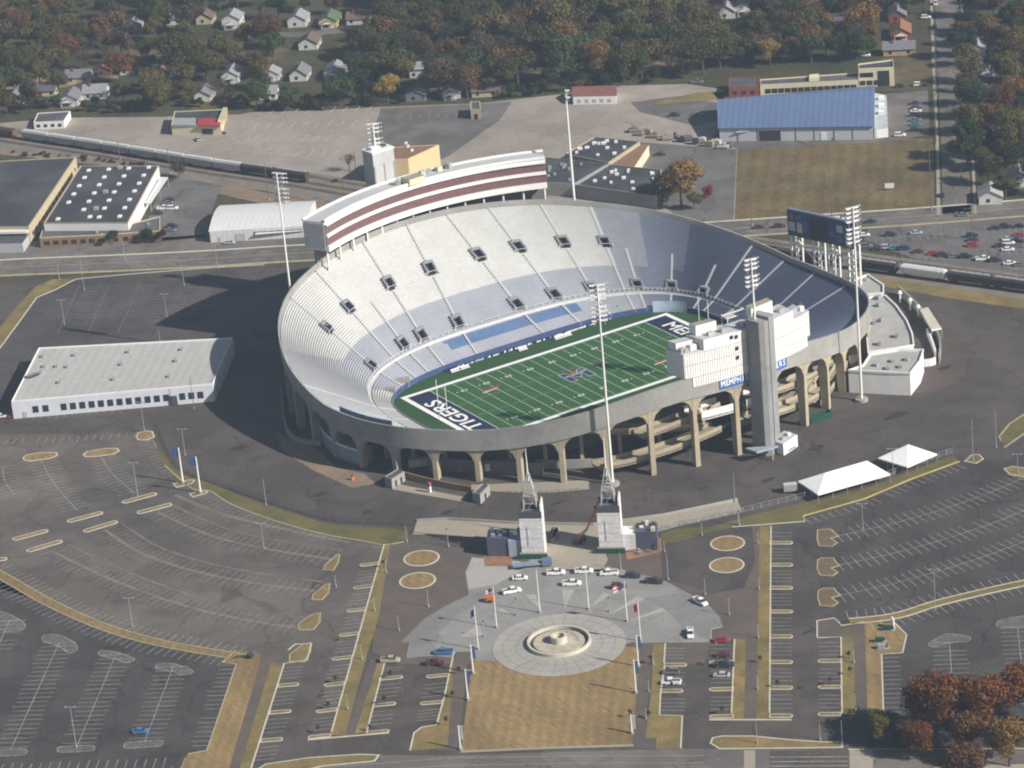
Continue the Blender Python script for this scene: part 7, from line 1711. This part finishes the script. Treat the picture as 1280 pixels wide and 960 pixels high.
TC = {'rust': [(.135, .062, .027), (.145, .074, .03), (.115, .055, .027)], 'orange': [(.19, .10, .035), (.2, .112, .038), (.17, .085, .032)], 'yellow': [(.30, .20, .04), (.26, .18, .045)], 'olive': [(.095, .085, .028), (.11, .09, .03), (.08, .078, .026)], 'green': [(.048, .068, .022), (.055, .075, .025), (.042, .06, .024)], 'dark green': [(.028, .045, .018), (.032, .05, .02)], 'brown': [(.11, .078, .042), (.12, .082, .048), (.095, .07, .042)], 'red': [(.30, .035, .04)]}
def tree(P, r, kind, label, group, big=False, sparse=False, tall=1.0):
    t = thing('tree' if kind not in ('dark green', 'green') else 'leafy_tree', label, 'tree', (P.x, P.y, 0), group)
    h = r*1.12
    for me, nm in ((TM[R.randrange(4)] if not sparse else TBare, 'trunk'), ((CH if big else CB if sparse else CM)[R.randrange(2 if sparse else 3 if big else 12)], 'crown')):
        o = bpy.data.objects.new(nm, me); col.objects.link(o); o.parent = t; o.location = (0, 0, h*tall); e_ = R.uniform(.85, 1.18); o.scale = (r*e_, r/e_, r*tall*R.uniform(.85, 1.2)) if nm == 'crown' else (r, r, r*tall); o.rotation_euler = (0, 0, R.random()*6.28 if nm == 'crown' else 0)
        if nm == 'crown': c = R.choice(TC[kind]); k = R.uniform(.75, 1.2); o.color = (c[0]*k, c[1]*k, c[2]*k, 1)
    return t
# trees one can name
named = [((332, 62), 9.5, 'rust', 'huge round russet tree beside the tall white house', 1), ((80, 84), 9, 'rust', 'broad rust red tree at the upper left', 1), ((128, 60), 8, 'rust', 'dark red tree right of the broad rust one', 0), ((18, 98), 9.5, 'olive', 'large olive and yellow tree at the left border', 1), ((700, 78), 10, 'orange', 'large orange brown tree in the middle of the wood', 1), ((745, 100), 10, 'rust', 'broad russet tree at the wood edge above the pale lot', 1), ((690, 112), 5, 'green', 'small green tree at the wood edge left of the brown roofed store', 0), ((485, 128), 7, 'yellow', 'yellow olive tree at the edge of the lot behind the light mast', 1), ((455, 76), 9, 'olive', 'wide olive tree with orange top behind the white houses', 1), ((963, 82), 6.5, 'yellow', 'bright yellow tree among the brown ones above the school', 1), ((425, 132), 8, 'green', 'green tree at the top edge of the striped lot', 0), ((362, 138), 6.5, 'green', 'green tree by the white carport', 0), ((196, 138), 8.5, 'olive', 'big olive tree at the edge of the pale lot left of the cream building', 1), ((225, 92), 10, 'olive', 'tall grey olive tree among the left houses', 0), ((275, 78), 8, 'olive', 'olive brown tree below the tall white house', 0),
         ((852, 260), 10.5, 'orange', 'orange autumn tree right behind the far rim by the black roofs', 1), ((835, 252), 6, 'brown', 'sparse brown tree left of the orange tree behind the rim', 0), ((886, 248), 2.6, 'red', 'small scarlet tree beside the orange one behind the rim', 0), ((868, 262), 4, 'olive', 'olive bush below the scarlet tree behind the rim', 0),
         ((1205, 58), 7, 'rust', 'rust topped tree at the right kerb of the side street', 0), ((1215, 200), 9, 'dark green', 'dark green tree nearest the side street beside the meadow', 0), ((1262, 196), 9.5, 'olive', 'olive brown tree right of the dark green street tree', 1), ((1270, 128), 6, 'orange', 'orange tree at the right border beside the dark roofed house', 0),
         ((141, 306), 3.2, 'dark green', 'dark round shrub in front of the annex, left one', 0), ((185, 304), 3.0, 'dark green', 'dark round shrub in front of the annex, middle one', 0), ((203, 303), 2.8, 'dark green', 'dark round shrub in front of the annex, right one', 0), ((224, 222), 3.4, 'brown', 'brown shrub by the tracks above the factory', 0)]
for px, r, k, lab, b in named:
    t = tree(G(*px), r, k, lab, None, bool(b))
    if px == (852, 260):
        for c in t.children:
            if c.name.startswith('crown'): c.color = (.27, .15, .05, 1)
tree(G(437, 214), 4.5, 'brown', 'nearly bare tree between the pale lot and the tan warehouse', None, False, True)
# red oaks bottom right
for px, r, k, lab in (((1172, 921), 9.6, 'rust', 'tall orange red oak at the left of the corner group, over the bay lines'), ((1236, 922), 9.4, 'rust', 'red oak right of the tall one in the corner group'), ((1290, 908), 8.4, 'rust', 'red oak at the right border of the corner group'), ((1205, 950), 6.8, 'orange', 'lower orange oak in front of the corner group'), ((1262, 958), 7.2, 'orange', 'golden oak at the bottom right corner'), ((1150, 946), 5.0, 'rust', 'small red oak at the bottom of the corner group'), ((1108, 929), 4.6, 'olive', 'low dark olive tree at the bottom right kerb, left one'), ((1128, 936), 4.2, 'brown', 'low brown tree at the bottom right kerb beside the small red oak')):
    t = tree(G(*px), r, k, lab, None, True, tall=1.08)
    for c in t.children:
        if c.name.startswith('crown') and k == 'rust': c.color = (.17, .06, .021, 1)
tree(G(1200, 990), 7, 'rust', 'red oak cut by the bottom border of the photo', None, True)
# scattered wood
PT = [(px[0], px[1], r) for px, r, *_ in named]
def bottom(x):
    pts = [(-60, 150), (0, 147), (40, 136), (90, 136), (140, 139), (215, 130), (285, 132), (330, 138), (400, 136), (470, 130), (560, 124), (640, 120), (700, 113), (780, 104), (860, 96), (905, 92), (960, 84), (1080, 76), (1160, 66), (1400, 60)]
    for (a, b), (c, d) in zip(pts, pts[1:]):
        if a <= x <= c: return b+(d-b)*(x-a)/(c-a)
    return 60
def clear(x, y, r):
    top = y-r*2.6*2.35; w = r*2.4
    for px, ww, h in HB:
        if abs(px[0]-x) < ww*1.15+w*.55 and top < px[1]-4 and y > px[1]+3 and abs(px[0]-x) < ww*.55+w*.5: return False
        if abs(px[0]-x) < ww*1.1+4 and abs(px[1]-y) < 8: return False
    for a, b, rr in PT:
        if math.hypot(a-x, (b-y)*2.0) < (r+rr)*1.22: return False
    # the side street, the top of the school and the yards stay open
    if 1158 < x < 1200 and y < 268: return False
    if 1090 < x < 1165 and 20 < y < 112: return False
    if 890 < x < 1130 and 86 < y < 112: return False
    return True
cnt = {}
def scatter(n, xr, yf, kinds, rr, region, tries=9000):
    done = 0
    for _ in range(tries):
        if done >= n: break
        x = R.uniform(*xr); y0, y1 = yf(x); y = y0+(y1-y0)*(1-R.random()**1.15); r = R.uniform(*rr)
        if not clear(x, y, r): continue
        k = R.choice(kinds); PT.append((x, y, r)); done += 1
        lab = f'{dict(rust="rust coloured", olive="olive green", brown="greyish brown").get(k, k)} tree {region}'
        tree(G(x, y), r, k, lab, lab, False, False) if not (k == 'brown' and R.random() < .3) else tree(G(x, y), r*.8, k, 'nearly bare greyish brown tree '+region, 'nearly bare greyish brown tree '+region, False, True)
wk = ['olive', 'green', 'rust', 'brown', 'olive', 'dark green', 'brown']
scatter(95, (-10, 330), lambda x: (4, bottom(x)), ['olive', 'green', 'rust', 'brown', 'olive', 'olive', 'olive', 'brown'], (5, 9), 'among the houses at the upper left')
scatter(34, (330, 620), lambda x: (4, bottom(x)), ['green', 'green', 'olive', 'dark green', 'rust', 'brown'], (5, 9), 'among the houses left of the wood')
scatter(95, (470, 905), lambda x: (3, bottom(x)), ['brown', 'olive', 'olive', 'brown', 'green', 'olive', 'brown', 'olive', 'dark green', 'brown', 'rust', 'olive'], (7, 12.5), 'in the wood beyond the pale lot')
scatter(60, (890, 1165), lambda x: (3, bottom(x)), ['olive', 'brown', 'green', 'brown', 'olive', 'orange'], (5, 8.5), 'behind the school')
scatter(50, (1204, 1300), lambda x: (4, 255 if x > 1232 else 215), ['olive', 'green', 'dark green', 'brown', 'olive', 'rust'], (5, 9), 'right of the side street')
scatter(110, (-10, 905), lambda x: (bottom(x)-9, bottom(x)+3), ['green', 'olive', 'brown', 'dark green'], (1.8, 3.6), 'low at the edge of the pale lots', 4000)
# shrubs along the tracks
def shrub(P, r, c, lab, grp, me):
    o = bpy.data.objects.new('shrub', me); col.objects.link(o); o.location = (P.x, P.y, r*.5); o.scale = (r, r, r*.8); o.rotation_euler = (0, 0, R.random()*6); o.color = (*c, 1); o['label'] = lab; o['category'] = 'shrub'; o['group'] = grp
for i in range(34):
    x = R.choice([R.uniform(130, 470), R.uniform(150, 440)]); y = 189+(x-130)*.148-3.5+R.uniform(-3, 0)
    if 420 < x < 455: continue
    lab = 'dry brown shrub along the upper side of the tracks'; shrub(G(x, y), R.uniform(.8, 1.7), R.choice(TC['brown']+TC['olive']), lab, lab, CM[i % 8])
for i in range(26):
    x = R.uniform(0, 190); y = 190+(x)*.09+R.uniform(-1.5, 2.5); lab = 'dark scrub bush between the tracks and the factories'
    shrub(G(x, y), R.uniform(.8, 1.8), R.choice(TC['brown']+TC['green']), lab, lab, CM[i % 8])
for i in range(12):
    x = R.uniform(8, 92); f = (x-8)/84; lab = 'green bush in the gap between the two factories'
    shrub(G(92-(84*(1-f)), 203+84*(1-f)+R.uniform(-2, 2)), R.uniform(1, 1.6), R.choice(TC['green']), lab, lab, CM[i % 8])

# ================================================================== light, air and sky
SUN_AZ, SUN_EL = math.radians(118-180), math.radians(34.5)     # towards the sun
sd = Vector((math.cos(SUN_AZ)*math.cos(SUN_EL), math.sin(SUN_AZ)*math.cos(SUN_EL), math.sin(SUN_EL)))
sl = bpy.data.lights.new('sun', 'SUN'); so = bpy.data.objects.new('sun', sl); col.objects.link(so)
sl.energy = 5.0; sl.angle = math.radians(.5); sl.color = (1, .95, .87)
so.rotation_euler = (-sd).to_track_quat('-Z', 'Y').to_euler()
w = bpy.data.worlds.new('World'); sc.world = w; w.use_nodes = True; nt = w.node_tree
sky = nt.nodes.new('ShaderNodeTexSky'); sky.sky_type = 'NISHITA'; sky.sun_disc = False; sky.sun_elevation = SUN_EL; sky.sun_rotation = math.atan2(sd.x, sd.y)
sky.altitude = 300; sky.air_density = 1.2; sky.dust_density = 1.5
bg = nt.nodes['Background']; bg.inputs['Strength'].default_value = .052; nt.links.new(sky.outputs[0], bg.inputs['Color'])
hz_m = bpy.data.materials.new('haze'); hz_m.use_nodes = True; nt = hz_m.node_tree
for n_ in list(nt.nodes):
    if n_.type == 'BSDF_PRINCIPLED': nt.nodes.remove(n_)
pv = nt.nodes.new('ShaderNodeVolumePrincipled'); pv.inputs['Color'].default_value = (.62, .78, 1, 1); pv.inputs['Density'].default_value = HAZE; pv.inputs['Anisotropy'].default_value = .0
nt.links.new(pv.outputs[0], nt.nodes['Material Output'].inputs['Volume'])
mb = MB(); mb.box(300, 300, -1, 5600, 5600, 451, 0, hz_m); 
if HAZE > 0:
    o = mb.build('haze', kind='stuff')
vs = sc.view_settings; vs.view_transform = 'Standard'; vs.look = 'None'; vs.exposure = .38; vs.gamma = 1; vs.use_curve_mapping = False
sc.render.engine = 'CYCLES'
sc.cycles.volume_bounces = 0; sc.cycles.max_bounces = 4; sc.cycles.diffuse_bounces = 2; sc.cycles.transparent_max_bounces = 4

sc.cycles.pixel_filter_type = 'BLACKMAN_HARRIS'; sc.cycles.filter_width = 2.0
